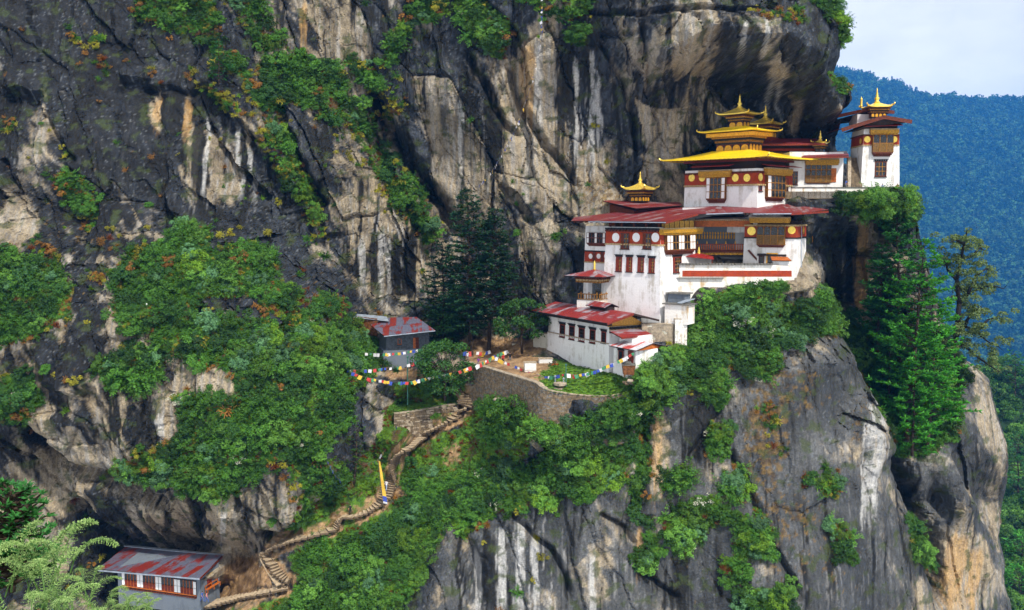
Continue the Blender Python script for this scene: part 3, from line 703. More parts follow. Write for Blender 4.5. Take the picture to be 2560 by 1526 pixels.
simple('bamboo', (.62, .35, .06), .7, .45, 6)
simple('rust', (.22, .085, .03), .8, .6, 3, bmp=.4)
simple('plank_grey', (.115, .135, .16), .85, .45, 3, bmp=.5)
simple('green_pole', (.05, .16, .12), .6, .3, 2)
simple('rope', (.16, .15, .14), .9, .2, 3)
def roof_mat(name, red, worn, amount):
    """painted corrugated sheet: streaks of bare zinc run down the slope (UV in metres: u along the eave, v down)"""
    m, nt, b = new_mat(name)
    uv = nt.nodes.new('ShaderNodeUVMap')
    def mp_(sc):
        k = nt.nodes.new('ShaderNodeMapping'); k.inputs['Scale'].default_value = sc; nt.links.new(uv.outputs['UV'], k.inputs['Vector']); return k.outputs['Vector']
    oi = nt.nodes.new('ShaderNodeObjectInfo')
    n1 = noise(nt, mp_((1.6, .22, 1)), 1.0, 5, .65, .3); n2 = noise(nt, mp_((.35, .3, 1)), 1.0, 4, .6); n3 = noise(nt, mp_((5, 1.2, 1)), 1.0, 3, .6)
    k = math_n(nt, 'ADD', math_n(nt, 'ADD', math_n(nt, 'MULTIPLY', n1, .6), math_n(nt, 'MULTIPLY', n2, .5)), math_n(nt, 'MULTIPLY', oi.outputs['Random'], .16))
    c1 = mixc(nt, ramp(nt, n3, .3, .7), tuple(x * .72 for x in red), red)
    c2 = mixc(nt, ramp(nt, n3, .35, .7), tuple(x * .7 for x in worn), worn)
    c = mixc(nt, ramp(nt, k, amount, amount + .07, 0, .9), c1, c2)
    nt.links.new(c, b.inputs['Base Color']); b.inputs['Roughness'].default_value = .5; b.inputs['Specular IOR Level'].default_value = .4
    w = nt.nodes.new('ShaderNodeTexWave'); w.inputs['Scale'].default_value = 1.6; nt.links.new(mp_((1, 0, 0)), w.inputs['Vector'])
    bump(nt, b, w.outputs['Fac'], .35, .03)
    return m
roof_mat('roof_red', (.19, .020, .022), (.27, .19, .20), .66)
roof_mat('roof_red_dark', (.20, .016, .020), (.22, .16, .18), .80)
roof_mat('roof_red_worn', (.26, .026, .024), (.33, .31, .36), .63)
roof_mat('roof_zinc_red', (.21, .022, .014), (.115, .145, .21), .57)
roof_mat('roof_silver', (.45, .06, .05), (.62, .65, .70), .54)

# ------------------------------------------------------------------ building pieces
class Facade:
    """a wall face: s runs to the right along it (seen from outside), z is world height, n stands out; batter leans it outwards below ztop"""
    def __init__(s, p0, d, ztop=0.0, batter=0.0):
        s.p0 = Vector((p0[0], p0[1], 0)); s.d = Vector((d[0], d[1], 0)).normalized(); s.n = Vector((s.d.y, -s.d.x, 0)); s.zt = ztop; s.b = batter
    def p(s, a, z, n=0.0):
        return s.p0 + s.d * a + s.n * (n + s.b * (s.zt - z)) + UP * z
    def hit(s, px, py, n=0.0):
        r = Vector(ray(px, py))
        t = (s.p0.dot(s.n) + n + s.b * s.zt) / (r.dot(s.n) + s.b * r.z)
        q = r * t
        return (q - s.p0).dot(s.d), q.z
    def rect(s, x0, y0, x1, y1, n=0.0):
        """photo rectangle -> s0, s1, z0, z1 on this face (z from the middle column)"""
        ym, xm = .5 * (y0 + y1), .5 * (x0 + x1)
        a0, a1 = s.hit(x0, ym, n)[0], s.hit(x1, ym, n)[0]
        return min(a0, a1), max(a0, a1), s.hit(xm, y1, n)[1], s.hit(xm, y0, n)[1]
    def add(s, mb, a0, a1, z0, z1, n0, n1):
        mb.hexa([s.p(a0, z0, n1), s.p(a1, z0, n1), s.p(a1, z0, n0), s.p(a0, z0, n0), s.p(a0, z1, n1), s.p(a1, z1, n1), s.p(a1, z1, n0), s.p(a0, z1, n0)])
def strip(F, parent, name, mat, a0, a1, z0, z1, n0, n1):
    mb = MB(); F.add(mb, a0, a1, z0, z1, n0, n1); return mb.obj(name, mat, parent)
def dentils(F, parent, a0, a1, z, rows, size, n0, mats=('black_paint', 'cream_dentil'), name='dentil_course'):
    """rows of little blocks stepping out upwards, one joined part per course"""
    for r in range(rows):
        mb = MB()
        cnt = max(2, int((a1 - a0) / (size * 2)))
        st = (a1 - a0) / cnt
        nn = n0 + r * size * .6
        for k in range(cnt):
            o = a0 + (k + .5 * (r % 2)) * st
            F.add(mb, o, min(o + st * .55, a1), z + r * size, z + (r + .82) * size, 0, nn + size * .6)
        F.add(mb, a0, a1, z + r * size, z + (r + 1) * size, 0, nn)
        mb.obj(name, mats[r % len(mats)], parent)
def medallion(F, parent, a, z, r, mat='gold_leaf', n=.05):
    mb = MB()
    c = F.p(a, z, n); pts = []
    for k in range(18):
        t = 2 * math.pi * k / 18; pts.append(c + F.d * (r * math.cos(t)) + UP * (r * math.sin(t)))
    mb.slab(pts[::1], -F.n * .06)
    q = [c + F.n * .03 + (p - c) * .72 for p in pts]; mb.slab(q, -F.n * .05)
    return mb.obj('medallion', mat, parent)
def window(F, parent, rect, cols=2, rows=3, frame='red_wood', lattice='ochre_wood', lintel=True, n=.0, shutter=0.0, cap=None, proud=.10):
    a0, a1, z0, z1 = rect
    w, h = a1 - a0, z1 - z0
    fr = min(.16, w * .13)
    mb = MB()
    F.add(mb, a0, a0 + fr, z0, z1, n, n + proud); F.add(mb, a1 - fr, a1, z0, z1, n, n + proud)
    F.add(mb, a0 + fr, a1 - fr, z0, z0 + fr, n, n + proud); F.add(mb, a0 + fr, a1 - fr, z1 - fr, z1, n, n + proud)
    if shutter: F.add(mb, a0 + fr, a0 + fr + w * shutter, z0 + fr, z1 - fr, n, n + proud * .7)
    win = mb.obj('window', frame, parent)
    i0 = a0 + fr + w * shutter
    strip(F, win, 'pane', 'pane_dark', i0, a1 - fr, z0 + fr, z1 - fr, n, n + .03)
    mb = MB(); t = min(.05, w * .05)
    for k in range(1, cols):
        x = i0 + (a1 - fr - i0) * k / cols; F.add(mb, x - t, x + t, z0 + fr, z1 - fr, n + .03, n + proud * .75)
    for k in range(1, rows):
        z = z0 + fr + (h - 2 * fr) * k / rows; F.add(mb, i0, a1 - fr, z - t, z + t, n + .03, n + proud * .65)
    if mb.v: mb.obj('lattice', lattice, win)
    strip(F, win, 'sill', 'dark_wood', a0 - .08, a1 + .08, z0 - .12, z0, n, n + proud + .1)
    if lintel:
        mb = MB(); cnt = max(3, int(w / .28))
        F.add(mb, a0 - .14, a1 + .14, z1, z1 + .12, n, n + proud + .05)
        for k in range(cnt):
            x = a0 - .14 + (w + .28) * (k + .25) / cnt; F.add(mb, x, x + (w + .28) / cnt * .5, z1 + .12, z1 + .26, n, n + proud + .12)
        F.add(mb, a0 - .22, a1 + .22, z1 + .26, z1 + .36, n, n + proud + .2)
        mb.obj('lintel', 'black_paint', win)
    return win
def bay(F, parent, rect, depth, cells, rows, frame='ochre_wood', white=(), arch_rows=None, base=.45, name='bay_window', panel_rows=0, mat_pane='pane_dark'):
    """a projecting timber bay: body, posts, rails, and every pane on its own; cells = columns, white = columns of pale boards"""
    a0, a1, z0, z1 = rect
    w, h = a1 - a0, z1 - z0
    mb = MB(); F.add(mb, a0 + .04, a1 - .04, z0 + base, z1, 0, depth - .06)
    for k, (q, i) in enumerate(((0, .0), (.33, .12), (.66, .28))):       # stepped bracket below
        F.add(mb, a0 + .04 + i, a1 - .04 - i, z0 + base * (1 - q) - base * .33, z0 + base * (1 - q), 0, depth * (1 - .28 * k))
    body = mb.obj(name, 'brown_wood' if frame != 'plaster' else frame, parent)
    t = .055; mb = MB(); zb = z0 + base; hh = z1 - zb
    for k in range(cells + 1):
        x = a0 + w * k / cells; x0_, x1_ = max(a0, x - t), min(a1, x + t); F.add(mb, x0_, x1_, zb, z1, depth - .06, depth + .05)
    for k in range(rows + 1):
        z = zb + hh * k / rows; F.add(mb, a0, a1, max(zb, z - t), min(z1, z + t), depth - .06, depth + .035)
    for sgn, e in ((-1, a0), (1, a1)):                                     # the two returns
        for k in range(rows + 1):
            z = zb + hh * k / rows; F.add(mb, e - .04, e + .04, max(zb, z - t), min(z1, z + t), 0, depth)
        F.add(mb, e - .035, e + .035, zb, z1, depth * .35, depth * .45)
    mb.obj('frame', frame, body)
    for i in range(cells):
        for j in range(rows):
            x0_, x1_ = a0 + w * i / cells + t, a0 + w * (i + 1) / cells - t
            b0, b1 = zb + hh * j / rows + t, zb + hh * (j + 1) / rows - t
            if i in white:
                mb = MB(); F.add(mb, x0_, x1_, b0, b1, depth - .05, depth + .012); mb.obj('panel', 'white_paint', body)
            elif j < panel_rows:
                mb = MB(); F.add(mb, x0_ + .02, x1_ - .02, b0 + .02, b1 - .02, depth - .05, depth + .012); mb.obj('panel', 'carved_panel', body)
            else:
                mb = MB(); cx, r_ = .5 * (x0_ + x1_), .5 * (x1_ - x0_); pts = [(x0_ + .03, b0 + .03), (x1_ - .03, b0 + .03)]
                zt = b1 - .02; rr = min(r_ - .03, (b1 - b0) * .35)
                for k in range(7):
                    a_ = math.pi * k / 6; pts.append((cx + (r_ - .03) * math.cos(a_), zt - rr + rr * math.sin(a_)))
                mb.slab([F.p(x, z, depth + .006) for x, z in pts], -F.n * .06)
                mb.obj('pane', mat_pane, body)
    return body
def gold_cornice(F, parent, rect, depth, mat='gold_carved'):
    a0, a1, z0, z1 = rect; h = z1 - z0
    mb = MB()
    F.add(mb, a0 + .1, a1 - .1, z0 - h * .5, z0, 0, depth * .8)
    F.add(mb, a0, a1, z0, z1, 0, depth)
    o = mb.obj('window_cornice', mat, parent)
    mb = MB(); cnt = max(4, int((a1 - a0) / .3))
    for k in range(cnt):
        x = a0 + (a1 - a0) * (k + .2) / cnt; F.add(mb, x, x + (a1 - a0) / cnt * .55, z1, z1 + .13, 0, depth + .04)
    F.add(mb, a0 - .03, a1 + .03, z1 + .13, z1 + .2, 0, depth + .1)
    mb.obj('dentil_course', 'cream_dentil', o)
    return o
def clip_poly(poly, fn):
    out = []
    for i in range(len(poly)):
        A, B = poly[i], poly[(i + 1) % len(poly)]
        fa, fb = fn(A), fn(B)
        if fa >= 0: out.append(A)
        if (fa > 0 > fb) or (fa < 0 < fb): out.append(A + (B - A) * (fa / (fa - fb)))
    return out
def roof_sheets(parent, pts, along, width, mat, rows=1, thick=.07, name='roof_sheet', wavy=.012, soffit='dark_wood', gap=.004):
    """a roof slope cut into sheets; along = direction of the eave; rows = overlapping courses down the slope"""
    pts = [Vector(p) for p in pts]
    along = Vector(along).normalized()
    if len(pts) > 3:                                   # settle the corners on one plane
        A_ = np.array([(q.x, q.y, 1) for q in pts]); sol = np.linalg.lstsq(A_, np.array([q.z for q in pts]), rcond=None)[0]
        pts = [Vector((q.x, q.y, float(sol[0] * q.x + sol[1] * q.y + sol[2]))) for q in pts]
    nrm = (pts[1] - pts[0]).cross(pts[2] - pts[1]).normalized()
    if nrm.z < 0: nrm = -nrm
    along = (along - nrm * along.dot(nrm)).normalized()
    down = along.cross(nrm)
    if down.z > 0: down = -down
    o = pts[0]
    A = [(p - o).dot(along) for p in pts]; D = [(p - o).dot(down) for p in pts]
    n = max(1, round((max(A) - min(A)) / width)); w = (max(A) - min(A)) / n; dr = (max(D) - min(D)) / rows
    for r in range(rows):
        d0, d1 = min(D) + r * dr, min(D) + (r + 1) * dr + (.12 if r < rows - 1 else 0)
        for k in range(n):
            u0, u1 = min(A) + k * w + gap, min(A) + (k + 1) * w - gap
            c = clip_poly(pts, lambda p: (p - o).dot(along) - u0)
            if len(c) > 2: c = clip_poly(c, lambda p: u1 - (p - o).dot(along))
            if len(c) > 2 and rows > 1:
                c = clip_poly(c, lambda p: (p - o).dot(down) - d0)
                if len(c) > 2: c = clip_poly(c, lambda p: d1 - (p - o).dot(down))
            if len(c) < 3: continue
            lift = nrm * (random.random() * wavy + (rows - 1 - r) * .03)
            q = [p + lift for p in c]
            if (q[1] - q[0]).cross(q[2] - q[1]).dot(nrm) < 0: q = q[::-1]
            uv = [((p - o).dot(along) + 13 * len(name), (p - o).dot(down)) for p in q]
            mb = MB(); mb.slab(q, -nrm * thick * .45, uv); mb.obj(name, mat, parent)
    if soffit:
        mb = MB(); q = [p - nrm * .07 for p in pts]
        if (q[1] - q[0]).cross(q[2] - q[1]).dot(nrm) < 0: q = q[::-1]
        mb.slab(q, -nrm * thick); mb.obj('soffit', soffit, parent)
def bar(parent, name, mat, p0, p1, w, h):
    p0, p1 = Vector(p0), Vector(p1); d = p1 - p0
    side = d.cross(UP).normalized() * (w / 2); upv = side.cross(d).normalized() * (h / 2)
    if upv.length < 1e-6: upv = UP * h / 2
    mb = MB(); mb.box((p0 + p1) / 2, d / 2, side, upv); return mb.obj(name, mat, parent)
class Frame:
    """plan frame of a building: near corner O, a runs left and back, b runs right and back"""
    def __init__(s, O, ang):
        s.O = Vector((O[0], O[1], 0)); c, n = math.cos(R(ang)), math.sin(R(ang))
        s.da = Vector((-c, n, 0)); s.db = Vector((n, c, 0))
    def w(s, a, b, z): return s.O + s.da * a + s.db * b + UP * z
    def left(s, b=0.0, ztop=0.0, batter=0.0, length=0.0):
        """front-left face; s = 0 at its far left end when length is given"""
        return Facade(s.w(length, b, 0), -s.da, ztop, batter)
    def right(s, a=0.0, ztop=0.0, batter=0.0):
        return Facade(s.w(a, 0, 0), s.db, ztop, batter)
def wall_block(parent, fr, a0, a1, b0, b1, z0, z1, batter, mat, name='wall'):
    mb = MB(); e = batter * (z1 - z0)
    mb.hexa([fr.w(a0 - e, b0 - e, z0), fr.w(a0 - e, b1 + e, z0), fr.w(a1 + e, b1 + e, z0), fr.w(a1 + e, b0 - e, z0), fr.w(a0, b0, z1), fr.w(a0, b1, z1), fr.w(a1, b1, z1), fr.w(a1, b0, z1)])
    return mb.obj(name, mat, parent)
def gold_pagoda_roof(parent, C, da, db, A, B, z, rise, mat='gold_roof', top=.12, flare=.35, finial=2.2, orn=True, thick=.16):
    """concave hipped roof with lifted corners, finial and corner ornaments"""
    C = Vector((C[0], C[1], 0)); mb = MB(); n = 6; m = 5
    ring = []
    for j in range(m + 1):
        t = j / m; sc = 1 - (1 - top) * t; zz = z + rise * (t ** 1.35)
        row = []
        for side in range(4):
            for k in range(n):
                u = -1 + 2 * k / n
                x, y = ((-A, -B * u), (A * u * 1.0, -B), (A, B * u), (-A * u, B))[side] if False else ((A * u, -B), (A, B * u), (-A * u, B), (-A, -B * u))[side]
                lift = flare * abs(u) ** 6 * (1 - t) ** 3
                row.append(C + da * (x * sc) + db * (y * sc) + UP * (zz + lift))
        ring.append(row)
    N_ = 4 * n
    for j in range(m):
        for k in range(N_):
            l = (k + 1) % N_; mb.face([ring[j][k], ring[j][l], ring[j + 1][l], ring[j + 1][k]])
    mb.face(ring[m])
    for k in range(N_):
        l = (k + 1) % N_; mb.face([ring[0][l], ring[0][k], ring[0][k] - UP * thick, ring[0][l] - UP * thick])
    mb.face([p - UP * thick for p in ring[0]][::-1])
    ro = mb.obj('gold_roof', mat, parent)
    cx = C + UP * 0
    if finial:
        s = finial
        mb = MB(); mb.lathe(C + UP * (z + rise - .05), [(.34 * s * .5, 0), (.40 * s * .5, .06 * s), (.22 * s * .5, .12 * s), (.30 * s * .5, .22 * s), (.36 * s * .5, .30 * s), (.16 * s * .5, .40 * s), (.20 * s * .5, .46 * s), (.12 * s * .5, .55 * s), (.15 * s * .5, .62 * s), (.07 * s * .5, .72 * s), (.09 * s * .5, .8 * s), (.01, 1.0 * s)], 10)
        mb.obj('finial', 'gold_leaf', ro, smooth=True)
    if orn:
        for x, y in ((-A, -B), (A, -B), (A, B), (-A, B)):
            p = C + da * x + db * y + UP * (z + flare); out = (da * x + db * y).normalized()
            mb = MB(); mb.path([p - out * .25, p + out * .12, p + out * .30 + UP * .14, p + out * .26 + UP * .36], [.10, .12, .10, .03], 7)
            mb.obj('corner_ornament', 'gold_leaf', ro)
    return ro
def lantern_box(parent, C, da, db, ha, hb, z0, z1, na, nb, flare_to, panel='gold_paint', body='black_paint'):
    """little panelled storey with a stepped, widening cornice up to height flare_to"""
    C = Vector((C[0], C[1], 0)); mb = MB()
    mb.box(C + UP * (z0 + z1) / 2, da * ha, db * hb, UP * (z1 - z0) / 2)
    bo = mb.obj('lantern_wall', 'brown_wood', parent)
    for F, L, n in ((Facade(C + da * ha - db * hb, -da), 2 * ha, na), (Facade(C - da * ha - db * hb, db), 2 * hb, nb)):
        h = z1 - z0
        mb = MB()
        for k in range(n + 1): F.add(mb, max(0, L * k / n - .06), min(L, L * k / n + .06), z0, z1, 0, .07)
        F.add(mb, 0, L, z0, z0 + .1 * h, 0, .06); F.add(mb, 0, L, z1 - .14 * h, z1, 0, .06)
        mb.obj('frame', body, bo)
        for k in range(n):
            x0, x1 = L * k / n + .1, L * (k + 1) / n - .1; b0, b1 = z0 + .16 * h, z1 - .2 * h; r_ = (x1 - x0) / 2; rr = min(r_, (b1 - b0) * .5); cx = (x0 + x1) / 2
            pts = [(x0, b0), (x1, b0)] + [(cx + r_ * math.cos(math.pi * q / 8), b1 - rr + rr * math.sin(math.pi * q / 8)) for q in range(9)]
            mb = MB(); mb.slab([F.p(x, z, .055) for x, z in pts], -F.n * .07); mb.obj('panel', panel, bo)
    steps = 4; hh = (flare_to - z1) / steps
    for k in range(steps):
        e = .16 + .22 * k * (flare_to - z1) / .9 * .6
        mb = MB(); mb.box(C + UP * (z1 + hh * (k + .5)), da * (ha + e), db * (hb + e), UP * hh * .5)
        for F, L in ((Facade(C + da * (ha + e) - db * (hb + e), -da), 2 * (ha + e)), (Facade(C - da * (ha + e) - db * (hb + e), db), 2 * (hb + e))):
            cnt = max(4, int(L / .32))
            for q in range(cnt): F.add(mb, L * (q + .2) / cnt, L * (q + .7) / cnt, z1 + hh * k + hh * .2, z1 + hh * (k + 1) - .02, 0, .09)
        mb.obj('lantern_cornice', ('ochre_wood', 'black_paint', 'gold_carved', 'brown_wood')[k], bo)
    return bo
# ------------------------------------------------------------------ golden-roofed temple
def z_at(py, Y): return at(1280, py, Y).z
def build_gold_temple():
    fr = Frame((38.9, 153.3), 46.4)
    LA, LB, zb, zt = 14.0, 10.4, -3.0, 7.2
    T = thing('golden_roof_temple', 'white temple with three stacked golden roofs under the rock overhang', 'temple', fr.w(LA / 2, LB / 2, zb))
    bat = .018
    wall_block(T, fr, 0, LA, 0, LB, zb, zt, bat, 'plaster')
    FL = fr.left(0, zt, bat, LA); FR = fr.right(0, zt, bat)
    for F, L in ((FL, LA), (FR, LB)):
        zr1, zr0 = 6.5, 4.75
        strip(F, T, 'red_band', 'band_red', -.05, L + .05, zr0, zr1, 0, .05)
        dentils(F, T, -.08, L + .08, zr0 - .28, 1, .28, .10, ('cream_dentil',)); dentils(F, T, -.08, L + .08, zr1, 1, .3, .1, ('brown_wood',))
    r = .62
    for x in (1730, 1756, 1839, 1868): a, z = FL.hit(x, 445); medallion(FL, T, a, z, r, 'gold_leaf', .11)
    a, z = FR.hit(1893, 443); medallion(FR, T, max(a, .7), z, r, 'gold_leaf', .11)
    a, z = FR.hit(1958, 446); medallion(FR, T, a, z, r * .8, 'gold_leaf', .11)
    bay(FL, T, FL.rect(1770, 445, 1817, 508), .55, 5, 3, white=(0, 4), base=.7)
    gold_cornice(FL, T, FL.rect(1752, 429, 1831, 439), .75)
    bay(FR, T, FR.rect(1912, 440, 1956, 503), .55, 5, 3, white=(0,), base=.6)
    gold_cornice(FR, T, FR.rect(1909, 424, 1973, 434), .75)
    window(FR, T, FR.rect(1896, 436, 1905, 478), 1, 2, 'red_wood', lintel=False); window(FR, T, FR.rect(1960, 446, 1970, 480), 2, 3, 'brown_wood', lintel=False)
    # dark open attic with posts, under the big roof
    mb = MB(); c = fr.w(LA / 2, LB / 2, 0)
    mb.box(c + UP * (zt + .75), fr.da * (LA / 2 - .8), fr.db * (LB / 2 - .8), UP * .75); mb.obj('attic', 'dark_wood', T)
    for k in range(8): bar(T, 'post', 'red_wood', fr.w(.3 + (LA - .6) * k / 7, .25, zt), fr.w(.3 + (LA - .6) * k / 7, .25, zt + 1.5), .3, .3)
    for k in range(6): bar(T, 'post', 'red_wood', fr.w(.25, .3 + (LB - .6) * k / 5, zt), fr.w(.25, .3 + (LB - .6) * k / 5, zt + 1.5), .3, .3)
    for k in range(20): bar(T, 'rafter', 'brown_wood', fr.w(-1 + (LA + 2) * k / 19, 1, zt + 1.65), fr.w(-1 + (LA + 2) * k / 19, -2.3, zt + 1.6), .16, .18)
    for k in range(14): bar(T, 'rafter', 'brown_wood', fr.w(1, -1 + (LB + 2) * k / 13, zt + 1.65), fr.w(-2.3, -1 + (LB + 2) * k / 13, zt + 1.6), .16, .18)
    bar(T, 'beam', 'red_wood', fr.w(-.3, 0, zt + 1.35), fr.w(LA + .3, 0, zt + 1.35), .3, .3); bar(T, 'beam', 'red_wood', fr.w(0, -.3, zt + 1.35), fr.w(0, LB + .3, zt + 1.35), .3, .3)
    # red weather boards above the bays
    for F, x0, x1, y in ((FL, 1740, 1836, 419), (FR, 1905, 1985, 415)):
        a0, z = F.hit(x0, y); a1, _ = F.hit(x1, y)
        mb = MB(); mb.slab([F.p(a0, z + .3, .05), F.p(a1, z + .3, .05), F.p(a1, z, 1.5), F.p(a0, z, 1.5)], (0, 0, -.08)); mb.obj('awning', 'red_metal', T)
    gold_pagoda_roof(T, c, fr.da, fr.db, LA / 2 + 3.3, LB / 2 + 2.4, 8.95, 1.45, top=.34, flare=.14, finial=0, thick=.2)
    # the second storey and its roof, the third and its spire
    lantern_box(T, c, fr.da, fr.db, 3.2, 1.9, 9.7, 11.75, 4, 4, 13.1)
    mb = MB(); mb.box(c + UP * 13.0, fr.da * 4.5, fr.db * 3.0, UP * .28); mb.obj('gold_band', 'gold_paint', T)
    gold_pagoda_roof(T, c, fr.da, fr.db, 5.6, 3.6, 13.62, .75, top=.4, flare=.12, finial=0)
    lantern_box(T, c, fr.da, fr.db, 1.35, .95, 14.1, 15.35, 2, 2, 16.2)
    gold_pagoda_roof(T, c, fr.da, fr.db, 3.0, 2.1, 16.5, 1.1, 'gold_leaf', flare=.16, finial=2.3)
    return T
build_gold_temple()
def build_gold_shrine_behind():
    c = at(1913, 318, 168); C = Vector((c.x, c.y, 0)); fr = Frame((0, 0), 40)
    T = thing('roof_lantern', 'smaller golden roofed lantern standing behind the triple golden roof', 'lantern', (c.x, c.y, 10.0))
    mb = MB(); mb.box(C + UP * 11.5, fr.da * 1.7, fr.db * 1.7, UP * 1.6); mb.obj('base', 'red_wood', T)
    lantern_box(T, C, fr.da, fr.db, 1.4, 1.4, 12.9, 14.2, 3, 3, 15.1)
    gold_pagoda_roof(T, C, fr.da, fr.db, 2.4, 2.4, 15.4, 1.15, 'gold_leaf', finial=2.3)
build_gold_shrine_behind()
# ------------------------------------------------------------------ lower temple: tower block, left wing, gallery and right block under one red roof
def build_lower_temple():
    T = thing('red_roof_temple', 'large white temple with long red roof, gallery and gilded bay windows', 'temple', (30, 156, -15))
    # tower
    fr = Frame((22.6, 146.5), 45); LA, LB, zb, zt = 10.6, 9.0, -17.5, -2.3
    bat = .035
    wall_block(T, fr, 0, LA, 0, LB, zb, zt, bat, 'plaster', 'tower_wall')
    FL = fr.left(0, zt, bat, LA); FR = fr.right(0, zt, bat)
    z1, z0 = FL.hit(1590, 580)[1], FL.hit(1590, 610)[1]
    for F, L in ((FL, LA), (FR, LB)):
        strip(F, T, 'red_band', 'band_red', -.05, L + .05, z0, z1, 0, .05)
        dentils(F, T, -.08, L + .08, z0 - .26, 1, .26, .08, ('cream_dentil',)); dentils(F, T, -.08, L + .08, z1, 2, .3, .1, ('brown_wood', 'black_paint'))
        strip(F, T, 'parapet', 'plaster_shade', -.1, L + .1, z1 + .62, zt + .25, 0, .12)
    for x in (1540, 1591, 1639): a, z = FL.hit(x, 594); medallion(FL, T, a, z, .72, 'white_paint', .1)
    for x0, x1 in ((1553, 1574), (1608, 1629)): window(FL, T, FL.rect(x0, 583, x1, 623), 2, 3, 'brown_wood', lintel=False, n=.06, shutter=.28)
    for x0, x1, dy in ((1540, 1555, 0), (1566, 1581, 1), (1594.5, 1610, 2), (1622, 1637, 4)): window(FL, T, FL.rect(x0, 642 + dy, x1, 679 + dy), 2, 4, 'red_wood', shutter=.38)
    window(FR, T, FR.rect(1682, 642, 1703, 682), 3, 4, 'red_wood', shutter=.18)
    bay(FR, T, FR.rect(1660, 588, 1731, 636), .6, 10, 2, white=(0, 1, 4, 5, 8, 9), base=.75)
    gold_cornice(FR, T, FR.rect(1648, 573, 1746, 582), .95, 'gold_carved')
    a0, z = FR.hit(1657, 565); a1, _ = FR.hit(1732, 565)
    mb = MB(); FR.add(mb, a0, a1, z - .5, z + .75, -.2, .25); g = mb.obj('gable_panel', 'bamboo', T)
    for k in range(7): strip(FR, g, 'batten', 'dark_wood', a0 + (a1 - a0) * k / 6 - .04, a0 + (a1 - a0) * k / 6 + .04, z - .5, z + .75, .25, .3)
    for k in range(5): bar(T, 'roof_post', 'brown_wood', FL.p(.5 + k * 2.4, zt, -.3), FL.p(.5 + k * 2.4, zt + 1.4, -.3), .3, .3)
    mb = MB(); mb.box(fr.w(LA / 2, LB / 2, zt + .6), fr.da * (LA / 2 - 1), fr.db * (LB / 2 - 1), UP * .7); mb.obj('attic', 'dark_wood', T)
    # left wing, set back
    fw = Frame((16.2, 156.2), 45); wall_block(T, fw, 0, 5.6, 0, 5, -16.5, -2.0, .02, 'plaster', 'wing_wall')
    FW = fw.left(0, -2.0, .02, 5.6)
    a0, a1, q0, q1 = FW.rect(1469, 582, 1523, 616)
    bay(FW, T, (a0, a1, q0, q1), .3, 8, 2, 'brown_wood', white=(0, 3, 6), base=.5)
    z1, z0 = FW.hit(1495, 630)[1], FW.hit(1495, 655)[1]
    strip(FW, T, 'red_band', 'band_red', -.04, 5.6, z0, z1, 0, .05); dentils(FW, T, -.05, 5.6, z1, 1, .2, .08); dentils(FW, T, -.05, 5.6, z0 - .2, 1, .2, .08, ('cream_dentil',))
    for x in (1477, 1497, 1516): a, z = FW.hit(x, 641); medallion(FW, T, a, z, .42, 'white_paint', .08)
    for x in (1486, 1506): a, z = FW.hit(x, 641); strip(FW, T, 'window', 'brown_wood', a - .3, a + .3, z0 + .05, z1, .05, .12)
    # gallery between tower and right block
    G = Facade((28.7, 154.6), (.99, -.06)); L = 9.4
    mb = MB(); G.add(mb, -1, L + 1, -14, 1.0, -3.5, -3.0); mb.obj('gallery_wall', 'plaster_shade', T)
    zf = G.hit(1790, 628)[1]
    mb = MB(); G.add(mb, -.6, L - .2, zf - .25, zf, -3.0, .15); mb.obj('gallery_floor', 'brown_wood', T)
    a0, a1, q0, q1 = G.rect(1738, 563, 1838, 602, -2.9)
    strip(G, T, 'gallery_panel', 'plaster_grey', a0 - .6, a1, zf, q1 + .6, -3.0, -2.85)
    for j, (zz, h) in enumerate(((G.hit(1790, 592, -2.8)[1], .75), (G.hit(1790, 583, -2.8)[1], .4))):
        for k in range(15):
            x = a0 + .2 + (a1 - a0 - .4) * k / 14; mb = MB(); mb.lathe(G.p(x, zz - h / 2, -2.75), [(.10, 0), (.13, h * .2), (.12, h * .7), (.05, h * .9), (.02, h)], 7); mb.obj('prayer_wheel', 'gold_paint', T)
    dentils(G, T, -.6, L - .2, zf - .62, 1, .36, .05, ('gold_carved',), 'gallery_cornice')
    dentils(G, T, -.6, L - .2, zf - .9, 1, .28, -.05, ('black_paint',), 'gallery_cornice')
    zr = zf + 1.15
    mb = MB(); G.add(mb, -.5, L - .3, zr - .12, zr, -.02, .1); G.add(mb, -.5, L - .3, zf + .1, zf + .2, -.02, .1); rail = mb.obj('balustrade', 'red_wood', T)
    for k in range(26):
        x = -.4 + (L - .4) * k / 25; strip(G, rail, 'baluster', 'orange_wood', x - .07, x + .07, zf + .2, zr - .12, .0, .08)
    for k in range(7):
        x = -.4 + (L - .4) * k / 6; mb = MB(); mb.lathe(G.p(x, zr, .04), [(.1, 0), (.13, .1), (.06, .25), (.09, .33), (.02, .5)], 7); mb.obj('rail_knob', 'gold_paint', rail)
    ztop = G.hit(1790, 560)[1]
    for x in (1790, 1841): a, _ = G.hit(x, 640); bar(T, 'gallery_post', 'black_paint', G.p(a, -9.8, 0), G.p(a, ztop + 1.2, 0), .28, .28)
    gold_cornice(G, T, (-.6, L, ztop - .15, ztop + .5), .35, 'orange_wood')
    # stair from the yard up to the gallery
    s0, s1 = G.hit(1858, 612)[0], G.hit(1893, 660)[0]
    p0, p1 = G.p(s0 + .6, zf + .2, .35), G.p(s1 + .9, -8.6, .55)
    for off in (0, .9): bar(T, 'stair_stringer', 'brown_wood', p0 + G.n * off, p1 + G.n * off, .12, .3)
    for k in range(14): q = p0 + (p1 - p0) * (k + .5) / 14; mb = MB(); mb.box(q + G.n * .45, G.d * .14, G.n * .45, UP * .03); mb.obj('stair_tread', 'brown_wood', T)
